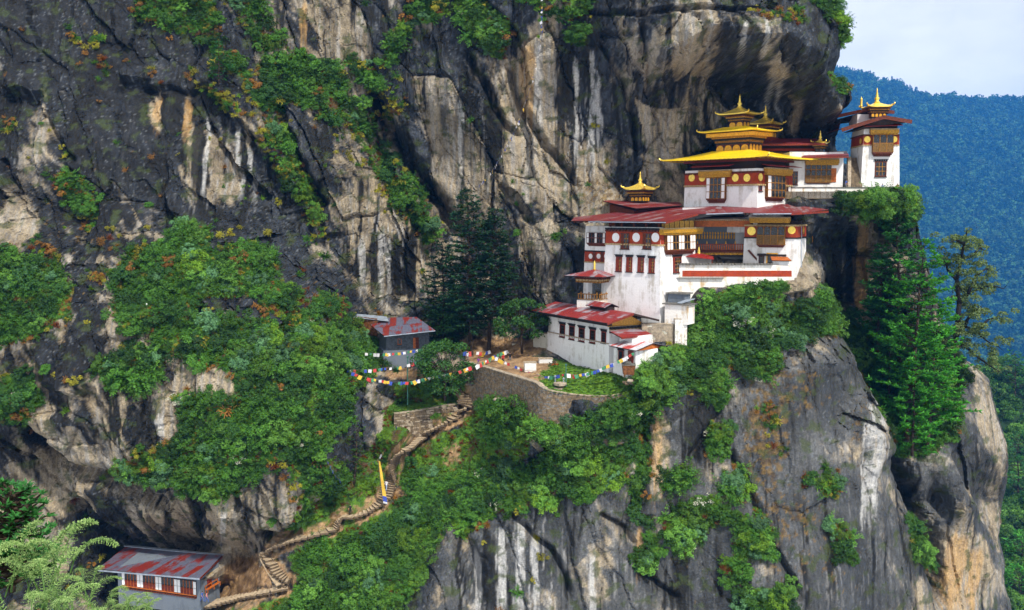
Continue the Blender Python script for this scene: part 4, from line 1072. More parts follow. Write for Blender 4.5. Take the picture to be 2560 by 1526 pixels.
    # right block
    fb = Frame((44.3, 150.0), 27); LA2, LB2, zt2, zb2 = 8.0, 8.0, -1.9, -14.0
    wall_block(T, fb, 0, LA2, 0, LB2, zb2, zt2, .03, 'plaster', 'right_wall')
    FB = fb.left(0, zt2, .03, LA2); FC = fb.right(0, zt2, .03)
    z1, z0 = FB.hit(1880, 566)[1], FB.hit(1880, 593)[1]
    for F, L_ in ((FB, LA2), (FC, LB2)):
        strip(F, T, 'red_band', 'band_red', -.05, L_ + .05, z0, z1, 0, .05); dentils(F, T, -.08, L_ + .08, z0 - .22, 1, .22, .08); dentils(F, T, -.08, L_ + .08, z1, 1, .28, .1, ('cream_dentil',))
    a, z = FB.hit(1879, 578); medallion(FB, T, a, z, .68, 'gold_leaf', .1)
    a, z = FB.hit(1982, 576); medallion(FB, T, a - .15, z, .6, 'gold_leaf', .1); a, z = FC.hit(2008, 576); medallion(FC, T, a, z, .6, 'gold_leaf', .1)
    bay(FB, T, FB.rect(1894, 566, 1964, 619), .7, 4, 2, white=(), base=.45, panel_rows=1)
    gold_cornice(FB, T, FB.rect(1876, 546, 1977, 554), .9)
    gold_cornice(FC, T, FC.rect(2020, 542, 2052, 551), .9)
    bay(FC, T, FC.rect(2022, 560, 2040, 612), .6, 3, 2, white=(1,), base=.5)
    w_ = window(FB, T, FB.rect(1916, 633, 1944, 662), 1, 1, 'gold_paint', lintel=False); w_.name = 'doorway'
    window(FB, T, FB.rect(1897, 640, 1911, 662), 1, 1, 'brown_wood'); 
    mb = MB(); FB.add(mb, *FB.rect(1894, 636, 1966, 640), 0, .4); mb.obj('door_lintel', 'dark_wood', T)
    bar(T, 'drainpipe', 'zinc', FC.p(3.2, -2, .2), FC.p(3.2, -9.5, .2), .12, .12)
    # roofs
    e = at(1428, 553, 158); f_ = at(1663, 555, 144.0); g_ = at(1745, 534, 149.6); h_ = at(1800, 516, 158.5); i_ = at(1588, 526, 165); j_ = at(1436, 543, 163)
    roof_sheets(T, [e, f_, g_, h_, i_, j_], f_ - e, 1.6, 'roof_red', 2)
    k0, k1, k2 = at(1741, 535, 150.0), at(1860, 531, 149.2), at(1896, 510, 158.0)
    roof_sheets(T, [k0, k1, k2, h_ + UP * .02], k1 - k0, 1.6, 'roof_red', 1)
    m0, m1, m2, m3, m4 = at(1858, 534, 147.6), at(1978, 533, 146.2), at(2071, 527, 152.0), at(1972, 509, 158), at(1896, 508.5, 159)
    roof_sheets(T, [m0, m1, m2, m3, m4], m1 - m0, 1.6, 'roof_red', 1)
    for p, q in ((e, f_), (k0, k1), (m0, m1)):
        bar(T, 'gutter', 'zinc', p.lerp(q, .2) - UP * .1 - Vector((0, .12, 0)), q - UP * .1 - Vector((0, .12, 0)), .2, .14)
    for p, q in ((f_, g_), (m1, m2)): bar(T, 'bargeboard', 'red_wood', p - UP * .18, q - UP * .18, .1, .3)
    mb = MB()
    for q in ([k0, k1, k2, h_],): mb.slab([v - UP * .75 + Vector((0, 1.2, 0)) for v in (k0, k1)] + [v - UP * 1.5 + Vector((0, 1, 0)) for v in (k2, h_)], (0, 0, -.2))
    mb.obj('ceiling', 'dark_wood', T)
    for k in range(16): p = e.lerp(f_, (k + .5) / 16); bar(T, 'rafter', 'brown_wood', p - UP * .22 + Vector((.05, .2, 0)), p + Vector((1.8, 1.9, .15)) , .14, .16)
    for k in range(12): p = m0.lerp(m1, (k + .5) / 12); bar(T, 'rafter', 'brown_wood', p - UP * .22 + Vector((0, .2, 0)), p + Vector((.8, 2.6, .1)), .14, .16)
    mb = MB(); mb.box(fb.w(4, 4, zt2 + .35), fb.da * 3.5, fb.db * 3.5, UP * .45); mb.obj('attic', 'dark_wood', T)
    return T
LOWER = build_lower_temple()
def build_red_shrine():
    """red roofed hall behind the long roof, with its gold lantern"""
    C0 = at(1598, 505, 166); fr = Frame((C0.x, C0.y), 40)
    T = thing('lantern_hall', 'red metal roofed hall topped by one small golden lantern, behind the long red roof', 'temple', (C0.x, C0.y, -4))
    a, b, c, d = at(1508, 500, 168), at(1590, 524, 158), at(1706, 511, 163), at(1690, 499, 172)
    roof_sheets(T, [a, b, c, d, at(1560, 498, 173)], b - a, 1.6, 'roof_red', 1)
    mb = MB(); mb.slab([at(1524, 510, 167.5), at(1585, 527, 160), at(1700, 516, 166), at(1660, 506, 171)], (0, 0, -4)); mb.obj('wall', 'brown_wood', T)
    C = at(1600, 500, 166.5)
    lantern_box(T, C, fr.da, fr.db, 1.15, 1.15, z_at(505, 166), z_at(491, 166), 3, 3, z_at(478, 166))
    gold_pagoda_roof(T, C, fr.da, fr.db, 2.15, 2.15, z_at(473, 166), 1.0, 'gold_leaf', finial=2.1)
build_red_shrine()
# ------------------------------------------------------------------ upper hall beside the stairs, right of the golden roofs
def build_upper_hall():
    T = thing('upper_hall', 'white hall with dark red roofs and a wide carved window, between gold roof and tower', 'temple', (52, 164, 2))
    F = Facade((at(1972, 470, 161).x, 161.0), (1, .03)); L = at(2108, 470, 161).x - F.p0.x
    zb, zt = 3.2, 10.2
    mb = MB(); F.add(mb, 0, L, zb - 1.5, zt, -6, 0); mb.obj('wall', 'plaster', T)
    bay(F, T, F.rect(2013, 408, 2077, 460), .25, 5, 3, white=(), base=.2, panel_rows=1)
    gold_cornice(F, T, F.rect(2012, 400, 2096, 409), .5)
    strip(F, T, 'door', 'orange_wood', *F.rect(2077, 421, 2090, 456), 0, .12)
    window(F, T, F.rect(1978, 429, 1994, 462), 2, 3, 'brown_wood', lintel=False)
    strip(F, T, 'plinth', 'plaster', -.2, L + .2, zb - 1.5, zb + .35, 0, .15)
    a, b, c, d = at(2004, 391, 158.5), at(2122, 390, 158.5), at(2117, 376.5, 166), at(2022, 383, 166)
    roof_sheets(T, [a, b, c, d], b - a, 1.7, 'roof_red_dark', 1)
    bar(T, 'fascia', 'red_wood', a - UP * .2, b - UP * .2, .12, .25)
    a, b, c, d = at(1888, 360, 162.5), at(2062, 358, 162.5), at(2040, 348, 169), at(1905, 345.5, 169)
    roof_sheets(T, [a, b, c, d], b - a, 1.7, 'roof_red_dark', 1)
    bar(T, 'fascia', 'red_wood', a - UP * .2, b - UP * .2, .12, .3)
    G = Facade((at(1890, 400, 165).x, 165.0), (1, 0)); L2 = at(2040, 400, 165).x - G.p0.x
    mb = MB(); G.add(mb, 0, L2, 7, z_at(361, 165), -4, 0); mb.obj('upper_wall', 'dark_wood', T)
    strip(G, T, 'red_band', 'band_red', 0, L2, z_at(378, 165), z_at(372, 165), 0, .2); strip(G, T, 'gold_band', 'gold_carved', 0, L2 * .62, z_at(390, 165), z_at(383, 165), 0, .3); strip(G, T, 'white_band', 'plaster', L2 * .55, L2, z_at(385, 165), z_at(379, 165), 0, .35)
    C = at(2050, 370, 164.5)
    fr = Frame((0, 0), 30)
    lantern_box(T, C, fr.da, fr.db, .65, .65, z_at(382, 164.5), z_at(372, 164.5), 2, 2, z_at(361, 164.5), 'pane_dark')
    gold_pagoda_roof(T, C, fr.da, fr.db, 1.05, 1.05, z_at(358, 164.5), .55, 'gold_leaf', finial=1.7, flare=.12)
build_upper_hall()
# ------------------------------------------------------------------ corner tower on the cliff edge
def build_corner_tower():
    x0, x1 = at(2158, 465, 160).x, at(2252, 465, 160).x
    T = thing('corner_tower', 'square white tower temple with gable roof and golden lantern at cliff edge', 'temple', ((x0 + x1) / 2, 164, 4))
    zb, zt = 3.0, at(2200, 322, 160).z
    W = 5.7; xc = (at(2161, 400, 160).x + at(2246, 400, 160).x) / 2
    bat = .032; hw = 2.75
    fr = Frame((xc + hw + .0, 160.0), 3); LA, LB = 2 * hw + .2, 6.5
    wall_block(T, fr, 0, LA, 0, LB, zb, zt, bat, 'plaster')
    F = fr.left(0, zt, bat, LA); S = Facade(fr.w(LA, LB, 0), -fr.db, zt, bat)
    zr1, zr0 = F.hit(2200, 340)[1], F.hit(2200, 362)[1]
    for f, L in ((F, LA), (S, LB)):
        strip(f, T, 'red_band', 'band_red', -.04, L + .04, zr0, zr1, 0, .05); dentils(f, T, -.06, L + .06, zr0 - .2, 1, .2, .08, ('cream_dentil',)); dentils(f, T, -.06, L + .06, zr1, 1, .25, .1, ('brown_wood',))
    for x in (2168, 2235): a, z = F.hit(x, 349); medallion(F, T, a, z, .52, 'gold_leaf', .1)
    medallion(S, T, LB - 1.2, F.hit(2168, 352)[1], .5, 'gold_leaf', .1)
    bay(F, T, F.rect(2179, 337, 2230, 392), .75, 3, 2, base=.7, panel_rows=1)
    gold_cornice(F, T, F.rect(2173, 326, 2244, 334), .85)
    window(F, T, F.rect(2187, 404, 2216, 442), 3, 3, 'brown_wood', n=.0)
    strip(S, T, 'door', 'red_wood', LB - 3.2, LB - 2.3, 4.2, 7.6, 0, .1)
    # gable roof, ridge running back
    pk = at(2210, 288.5, 157.5); le = at(2104, 321, 158.5); re = at(2280, 300.5, 157.5); back = Vector((0.6, 9.5, 0))
    roof_sheets(T, [le, pk, pk + back, le + back], back, 1.5, 'roof_red_dark', 1)
    roof_sheets(T, [pk, re, re + back, pk + back], back, 1.5, 'roof_red_dark', 1)
    for p in (le, re): bar(T, 'bargeboard', 'brown_wood', p - UP * .30, pk - UP * .30, .14, .6)
    mb = MB(); mb.slab([le + Vector((2.2, .9, -.35)), pk + Vector((0, .9, -.45)), re + Vector((-1.6, .9, -.35))], (0, 5, 0)); mb.obj('gable_wall', 'dark_wood', T)
    mb = MB(); mb.box(fr.w(LA / 2, LB / 2, zt + .35), fr.da * (LA / 2 - .2), fr.db * (LB / 2 - .3), UP * .4); mb.obj('attic', 'dark_wood', T)
    p, q = at(2163, 316, 158.6), at(2258, 313, 158.6)
    mb = MB(); mb.slab([p + Vector((0, 1.3, .35)), q + Vector((0, 1.3, .35)), q, p], (0, 0, -.08)); mb.obj('awning', 'red_metal', T)
    # rear storey, its red roof and the golden lantern on top
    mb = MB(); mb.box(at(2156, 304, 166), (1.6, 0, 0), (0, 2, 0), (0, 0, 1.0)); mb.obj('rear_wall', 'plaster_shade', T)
    a, b, c = at(2088, 288, 167), at(2168, 271, 163.5), at(2236, 277, 163.5); bk = Vector((.6, 5, 0))
    roof_sheets(T, [a, b, b + bk, a + bk], bk, 1.5, 'roof_red', 1); roof_sheets(T, [b, c, c + bk, b + bk], bk, 1.5, 'roof_red_dark', 1)
    for p_, q_ in ((a, b), (b, c)): bar(T, 'bargeboard', 'brown_wood', p_ - UP * .28, q_ - UP * .28, .14, .55)
    mb = MB(); mb.slab([a + Vector((1.2, .8, -.5)), b + Vector((0, .8, -.5)), c + Vector((-1.0, .8, -.5)), c + Vector((-1.6, .8, -1.1)), a + Vector((2.4, .8, -1.1))], (0, 3.4, 0)); mb.obj('rear_gable', 'dark_wood', T)
    C = at(2191, 285, 164); fz = Frame((0, 0), 4)
    lantern_box(T, C, fz.da, fz.db, 1.25, 1.25, z_at(296, 164), z_at(284, 164), 4, 4, z_at(272, 164))
    gold_pagoda_roof(T, C, fz.da, fz.db, 2.05, 2.05, z_at(268.5, 164), .8, 'gold_leaf', finial=2.5, flare=.25)
    mb = MB(); mb.lathe(at(2153, 268, 163), [(.22, 0), (.26, .2), (.17, .35), (.20, .5), (.18, 1.25), (.22, 1.35), (.06, 1.5), (.02, 1.75)], 9); mb.obj('victory_banner', 'gold_leaf', T, smooth=True)
build_corner_tower()
# ------------------------------------------------------------------ upper terrace: wall, stone stairs
def stones_on(F, parent, a0, a1, z0, z1, n, sw, sh, mat, name='stonework', seed=1, fill=.93):
    """courses of small stones, too small to pick apart singly, joined into one part"""
    rr = random.Random(seed); mb = MB(); z = z0
    while z < z1:
        h = sh * rr.uniform(.7, 1.3); a = a0 + rr.uniform(-sw, 0)
        while a < a1:
            w = sw * rr.uniform(.5, 1.6)
            if rr.random() < fill and a + w > a0:
                F.add(mb, max(a, a0) + .02, min(a + w, a1) - .02, z + .015, min(z + h, z1) - .015, n - .06, n + rr.uniform(.02, .12))
            a += w
        z += h
    o = mb.obj(name, mat, parent); o['kind'] = 'stuff'
    return o
def build_terrace():
    T = thing('terrace_wall', 'low stained white parapet with slate coping in front of the corner tower', 'wall', at(2120, 480, 158.6))
    F = Facade((at(1979, 480, 158.6).x, 158.6), (1, .005)); L = at(2262, 480, 158.6).x - F.p0.x
    z1 = F.hit(2120, 470)[1]; z0 = z1 - 1.7
    mb = MB(); F.add(mb, 0, L, z0, z1, -.5, 0); mb.obj('wall', 'plaster_stained', T)
    for k in range(34): w = L / 34; strip(F, T, 'coping_slab', 'slate', k * w, (k + 1) * w - .03, z1 + .005, z1 + .1 + random.random() * .06, -.6, .14)
    G = bpy.data.objects.new('terrace_floor', None)
    mb = MB(); mb.slab([F.p(-1, z1 - .6, 0), F.p(L, z1 - .6, 0), F.p(L, z1 - .6, -8), F.p(-1, z1 - .6, -8)], (0, 0, -1.2)); o = mb.obj('terrace', 'stone_brown'); o['kind'] = 'structure'
    S = thing('tower_steps', 'narrow flight of stone steps beside the corner tower', 'stairs', at(2138, 465, 160))
    p0, p1 = at(2139, 462, 159.6), at(2136, 395, 163.4)
    for k in range(18):
        p = p0.lerp(p1, k / 17); mb = MB(); mb.box(p - UP * .3, (.72, 0, 0), (0, .2, 0), (0, 0, .3)); mb.obj('step', 'stone_brown', S)
    mb = MB(); mb.slab([at(2120, 468, 159.4), at(2128, 468, 159.4), at(2128, 392, 162.6), at(2120, 392, 162.6)], (0, .6, 0)); mb.obj('side_wall', 'stone_pale', S)
    mb = MB(); mb.slab([at(2150, 468, 159.6), at(2156, 468, 159.6), at(2152, 392, 163), at(2146, 392, 163)], (0, .6, 0)); mb.obj('side_wall', 'stone_brown', S)
build_terrace()
# ------------------------------------------------------------------ front yard wall of the lower temple
def build_yard_wall():
    T = thing('yard_wall', 'white wall with red stripe and slate coping below the temple gallery', 'wall', (35, 149.8, -12))
    F = Facade((25.6, 149.6), (1, -.01), -8, .05); L = at(1985, 680, 149.6).x - 25.6
    zc, zr1, zr0 = F.hit(1820, 663)[1], F.hit(1820, 677)[1], F.hit(1820, 692)[1]
    mb = MB(); F.add(mb, 0, L, -16, zc, -.6, 0); mb.obj('wall', 'plaster_stained', T)
    a0, a1 = F.hit(1706, 684)[0], F.hit(1979, 684)[0]
    strip(F, T, 'red_stripe', 'band_red', a0, a1, zr0, zr1, 0, .04)
    al = F.hit(1932, 665)[0]
    n = 30
    for r in range(2):
        for k in range(n): w = al / n; strip(F, T, 'coping_slab', 'slate', k * w + random.random() * .1, (k + 1) * w - .04, zc + .002 + r * .13, zc + .11 + r * .13 + random.random() * .04, -.8 + r * .15, .35 - r * .15 + random.random() * .1)
    aq = F.hit(1808, 690)[0]; z2 = F.hit(1750, 694)[1]; strip(F, T, 'ledge', 'slate', 0, aq, z2 - .12, z2, .045, .5)
    mb = MB(); F.add(mb, -.2, L, F.hit(1820, 664)[1] - .9, F.hit(1820, 664)[1] - .5, -8, -.6); o = mb.obj('yard_floor', 'stone_brown'); o['kind'] = 'structure'
    # small roofs inside the yard
    S = thing('yard_shrine', 'small red roofed shrine with gold bell finial behind the striped wall', 'shrine', at(1745, 662, 152))
    a, b, c, d = at(1714, 641, 151), at(1785, 648, 151), at(1783, 641, 154), at(1722, 639, 154.5)
    pk = at(1747, 638, 152.5)
    for p, q in ((a, b), (b, c), (d, a)):
        mb = MB(); mb.slab([p, q, pk + UP * .35], (0, 0, -.1)); mb.obj('roof', 'red_metal', S)
    for px_ in (1718, 1780): bar(S, 'post', 'red_wood', at(px_, 645, 152.0), at(px_, 664, 152.0), .18, .18)
    mb = MB(); mb.box(at(1748, 655, 153.4), (1.9, 0, 0), (0, .5, 0), (0, 0, .6)); mb.obj('wall', 'plaster_shade', S)
    mb = MB(); mb.lathe(at(1747, 640, 152.5), [(.34, 0), (.38, .12), (.26, .3), (.2, .7), (.24, .8), (.12, .95), (.15, 1.05), (.06, 1.2), (.02, 1.45)], 9); mb.obj('finial', 'gold_leaf', S, smooth=True)
    g = thing('gate_roof', 'orange shingled lean-to roof over the yard gate', 'roof', at(1950, 652, 149.5))
    a, b = at(1930, 651, 149.0), at(1979, 652, 148.8)
    roof_sheets(g, [a, b, b + Vector((-.2, 1.6, .5)), a + Vector((.2, 1.6, .5))], b - a, .5, 'orange_wood', 1, name='shingle')
    mb = MB(); mb.slab([at(1933, 653, 149.7), at(1979, 654, 149.5), at(1979, 664, 149.5), at(1933, 664, 149.7)], (0, .5, 0)); mb.obj('wall', 'plaster', g)
build_yard_wall()
# ------------------------------------------------------------------ little pavilion left of the tower
def build_pavilion():
    T = thing('pavilion', 'open wooden pavilion with red pyramid roof against the tower wall', 'pavilion', at(1480, 755, 153.5))
    fr = Frame((at(1497, 700, 151).x, 151.0), 35)
    zf, ze, zp = z_at(752, 152), z_at(690, 152), z_at(672, 154)
    A, B = 4.0, 4.2
    mb = MB(); mb.box(fr.w(A / 2, B / 2, zf - 1.0), fr.da * A / 2, fr.db * B / 2, UP * 1.0); mb.obj('floor', 'plaster_stained', T)
    pk = fr.w(A / 2, B / 2, zp - .1); e = 1.5
    cs = [fr.w(-e, -e, ze), fr.w(A + e, -e, ze), fr.w(A + e, B + e, ze), fr.w(-e, B + e, ze)]
    for k in range(4): roof_sheets(T, [cs[k], cs[(k + 1) % 4], pk], cs[(k + 1) % 4] - cs[k], 1.5, 'roof_red_worn', 1)
    for a, b in ((0, 0), (A, 0), (A, B), (0, B)): bar(T, 'post', 'ochre_wood', fr.w(a, b, zf), fr.w(a, b, ze - .2), .34, .34)
    FL, FR = fr.left(0, 0, 0, A), fr.right(0)
    for F, L in ((FL, A), (FR, B)):
        dentils(F, T, -.1, L + .1, ze - 1.1, 3, .28, .1, ('ochre_wood', 'cream_dentil', 'brown_wood'))
        mb = MB(); F.add(mb, .2, L - .2, zf + .95, zf + 1.1, -.05, .08); F.add(mb, .2, L - .2, zf + .15, zf + .25, -.05, .08); rl = mb.obj('railing', 'ochre_wood', T)
        for k in range(8): x = .3 + (L - .6) * k / 7; strip(F, rl, 'baluster', 'ochre_wood', x - .07, x + .07, zf + .25, zf + 1.35 if k % 3 == 1 else zf + .95, -.03, .06)
    mb = MB(); mb.box(fr.w(A * .5, B * .8, (zf + ze) / 2 - .2), fr.da * A * .42, fr.db * .4, UP * ((ze - zf) / 2 - .5)); mb.obj('inner_wall', 'plaster_shade', T)
    mb = MB(); mb.box(fr.w(A * .5, B * .68, (zf + ze) / 2 - .5), fr.da * A * .2, fr.db * .06, UP * 1.3); mb.obj('doorway', 'pane_dark', T)
    mb = MB(); mb.lathe(pk - UP * .1, [(.2, 0), (.24, .15), (.14, .35), (.17, .5), (.16, 1.1), (.05, 1.3), (.02, 1.55)], 8); mb.obj('finial', 'gold_leaf', T, smooth=True)
build_pavilion()
# ------------------------------------------------------------------ guard house on the lawn terrace
def build_guard_house():
    fr = Frame((14.6, 142.6), 60); LA, LB = 17.0, 5.6
    zb, zs, zt = -23.9, z_at(858, 143.5), z_at(813, 142)
    T = thing('guard_house', 'long white house with worn red gable roof on the grass terrace', 'house', fr.w(LA / 2, LB / 2, zb))
    wall_block(T, fr, 0, LA, 0, LB, zs, zt + .5, .02, 'plaster')
    wall_block(T, fr, -.05, LA + .3, -.1, LB, zb - .5, zs - .003, .03, 'plaster', 'lower_wall')
    FL = fr.left(0, zt, .02, LA); FR = fr.right(0, zt, .02)
    strip(FL, T, 'string_course', 'stone_pale', 0, LA, zs - .05, zs + .1, 0, .22)
    for x0, x1, y0, y1 in ((1400, 1413, 811, 843), (1423.5, 1437, 815, 849), (1447.5, 1462, 820, 854), (1475, 1489, 824, 858), (1504, 1516, 829, 858)):
        window(FL, T, FL.rect(x0, y0, x1, y1), 3, 4, 'red_wood', 'dark_wood')
    # roof: gable along a
    zr = z_at(777, 146); oh = 2.0
    n0 = fr.w(-2.2, -oh, z_at(806, 141.0)); n1 = fr.w(LA + 2.4, -oh, z_at(806, 141.0)); r0 = fr.w(-2.2, LB / 2, zr); r1 = fr.w(LA + 2.4, LB / 2, zr); s0 = fr.w(-2.2, LB + oh, z_at(806, 141.0)); s1 = fr.w(LA + 2.4, LB + oh, z_at(806, 141.0))
    roof_sheets(T, [n0, n1, r1, r0], fr.da, 1.5, 'roof_red_worn', 2); roof_sheets(T, [s0, s1, r1, r0], fr.da, 1.5, 'roof_red_worn', 1)
    bar(T, 'bargeboard', 'red_wood', n0 - UP * .15, r0 - UP * .15, .1, .28); bar(T, 'bargeboard', 'dark_wood', s0 - UP * .15, r0 - UP * .15, .1, .28); bar(T, 'gutter', 'black_paint', n0 - UP * .12, n1 - UP * .12, .2, .18)
    v = fr.w(LA * .5, LB / 2 - 1.4, zr + .05); w = fr.w(LA * .5 - 5.2, LB / 2 - 1.4, zr + .05); hh = Vector((0, 0, .75))
    roof_sheets(T, [v + hh * .5, w + hh * .5, w + fr.db * 1.4 + hh * 1.3, v + fr.db * 1.4 + hh * 1.3], fr.da, 1.6, 'roof_red_worn', 1, name='vent_sheet')
    roof_sheets(T, [v + fr.db * 2.8 + hh * .5, w + fr.db * 2.8 + hh * .5, w + fr.db * 1.4 + hh * 1.3, v + fr.db * 1.4 + hh * 1.3], fr.da, 1.6, 'roof_red_worn', 1, name='vent_sheet')
    mb = MB(); mb.box(fr.w(LA * .5 - 2.6, LB / 2, zr), fr.da * 2.3, fr.db * .7, UP * .5); mb.obj('vent_box', 'dark_wood', T)
    # gable: woven bamboo and dentils
    zc = z_at(815, 144)
    mb = MB(); mb.slab([FR.p(-.2, zc, .1), FR.p(LB + .2, zc, .1), FR.p(LB + .2, zc + .35, .5), FR.p(LB / 2, zr - .25, .8), FR.p(-.2, zc + .35, .5)], -FR.n * .5); mb.obj('gable_mat', 'bamboo', T)
    dentils(FR, T, -.1, LB + .1, zc - .95, 3, .3, .05, ('brown_wood', 'cream_dentil', 'black_paint'))
    mb = MB(); mb.box(fr.w(LA / 2, LB / 2, zt + .55), fr.da * (LA / 2 - .1), fr.db * (LB / 2 - .4), UP * .5); mb.obj('attic', 'dark_wood', T)
    strip(FL, T, 'eave_board', 'dark_wood', -.6, LA + .6, zt - .15, zt + .55, .0, .9)
    for k in range(14): x = LA * (k + .5) / 14; bar(T, 'rafter', 'dark_wood', fr.w(x, .3, zt + .9), fr.w(x, -1.7, zt + .2), .14, .16)
    # porch roofs on the gable side
    P = thing('porch', 'pair of small worn red porch roofs over white walls beside the long house', 'porch', at(1600, 925, 142))
    a, b, c, d = at(1523, 828, 141.2), at(1554, 844, 138.6), at(1629, 836, 143.0), at(1600, 820, 145.4)
    roof_sheets(P, [a, b, c, d], b - a, 1.2, 'roof_red_worn', 1); bar(P, 'fascia', 'red_wood', b - UP * .15, c - UP * .15, .1, .2)
    for p in (b, c): bar(P, 'post', 'brown_wood', p + Vector((.1, .5, -.1)), p + Vector((.1, .5, -2.6)), .22, .22)
    a, b, c, d = at(1521, 863, 139.6), at(1590, 877, 136.8), at(1632, 858, 140.4), at(1574, 847, 143.0)
    e = at(1673, 866, 143.2)
    roof_sheets(P, [a, b, c, d], b - a, 1.2, 'roof_silver', 1); roof_sheets(P, [b + (c - b) * .0, e, c], e - b, 1.2, 'roof_red_worn', 1) if False else None
    f = d + (e - c)
    roof_sheets(P, [c, e, f, d], d - c, 1.2, 'roof_red_worn', 1)
    g = Frame((at(1589, 920, 138.4).x, 138.4), 52)
    wall_block(P, g, 0, 4.6, 0, 4.6, zb - 1.0, z_at(879, 138.2), .01, 'plaster')
    GL, GR = g.left(0, 0, .0, 4.6), g.right(0)
    window(GL, P, GL.rect(1549, 876, 1561, 900), 1, 1, 'red_wood', 'dark_wood', n=.2); strip(GL, P, 'door', 'red_wood', *GL.rect(1573, 877, 1586, 908), .2, .3)
    mb = MB(); mb.slab([b + Vector((.25, .5, -.12)), e + Vector((-.9, -.1, -.15)), c + Vector((0, .3, -.2))], (.1, .4, 0)); mb.obj('gable_boards', 'orange_wood', P)
    wall_block(P, fr, -3.5, -.3, 1.6, 5.4, zb, z_at(838, 142), .0, 'plaster', 'back_wall')
build_guard_house()
def build_tanks():
    for nm, lab, c, sx, sz, mats in (('water_tank', 'blue grey tank box with slab lid at the foot of the tower', (1698, 746, 146.5), (1.4, 1.0), .7, ('plaster_grey', 'slate')), ('cistern', 'white plastered cistern with grey slab lid below the tank', (1699, 785, 145.0), (1.9, 1.2), 1.45, ('plaster_stained', 'slate'))):
        p = at(*c); T = thing(nm, lab, 'tank', p)
        fr = Frame((p.x, p.y), 35)
        mb = MB(); mb.box(p, fr.da * sx[0], fr.db * sx[1], UP * sz); mb.obj('box', mats[0], T)
        mb = MB(); mb.box(p + UP * (sz + .1), fr.da * (sx[0] + .3), fr.db * (sx[1] + .3), UP * .09); mb.obj('lid', mats[1], T)
    p = at(1716, 748, 144.5); T = thing('metal_sheet', 'loose pale metal sheet lying beside the tank box', 'metal sheet', p)
    mb = MB(); mb.slab([at(1693, 757, 144), at(1703, 759, 143.6), at(1738, 747, 144.5), at(1720, 747, 145.2)], (0, 0, -.06)); mb.obj('sheet', 'zinc', T)
    T = thing('stair_wall', 'rough white and grey stone wall stepping down beside the long house', 'wall', at(1660, 850, 143))
    F = Facade((at(1604, 830, 144.5).x, 144.5), (1, -.04), -12, .03); z0 = -22.5
    L = at(1685, 830, 143.8).x - F.p0.x
    mb = MB(); F.add(mb, 0, L, z0, z_at(812, 144), -1, 0); mb.obj('wall', 'plaster_mossy', T); stones_on(F, T, 0, L, z_at(870, 144), z_at(812, 144), .02, .5, .25, 'stone_pale', seed=5)
    a0, a1 = F.hit(1686, 840)[0], F.hit(1716, 840)[0]
    mb = MB(); F.add(mb, a0, a1, z0, z_at(800, 143), -1.6, .6); mb.obj('pier', 'plaster_mossy', T); stones_on(F, T, a0, a1, z_at(880, 143), z_at(800, 143), .62, .5, .26, 'plaster_stained', seed=8)
    strip(F, T, 'pier_cap', 'stone_pale', a0 - .1, a1 + .1, z_at(800, 143), z_at(798, 143), -1.7, .7)
    strip(F, T, 'coping', 'stone_pale', 0, a0 - .02, z_at(812, 144), z_at(810, 144), -1.1, .15)
build_tanks()
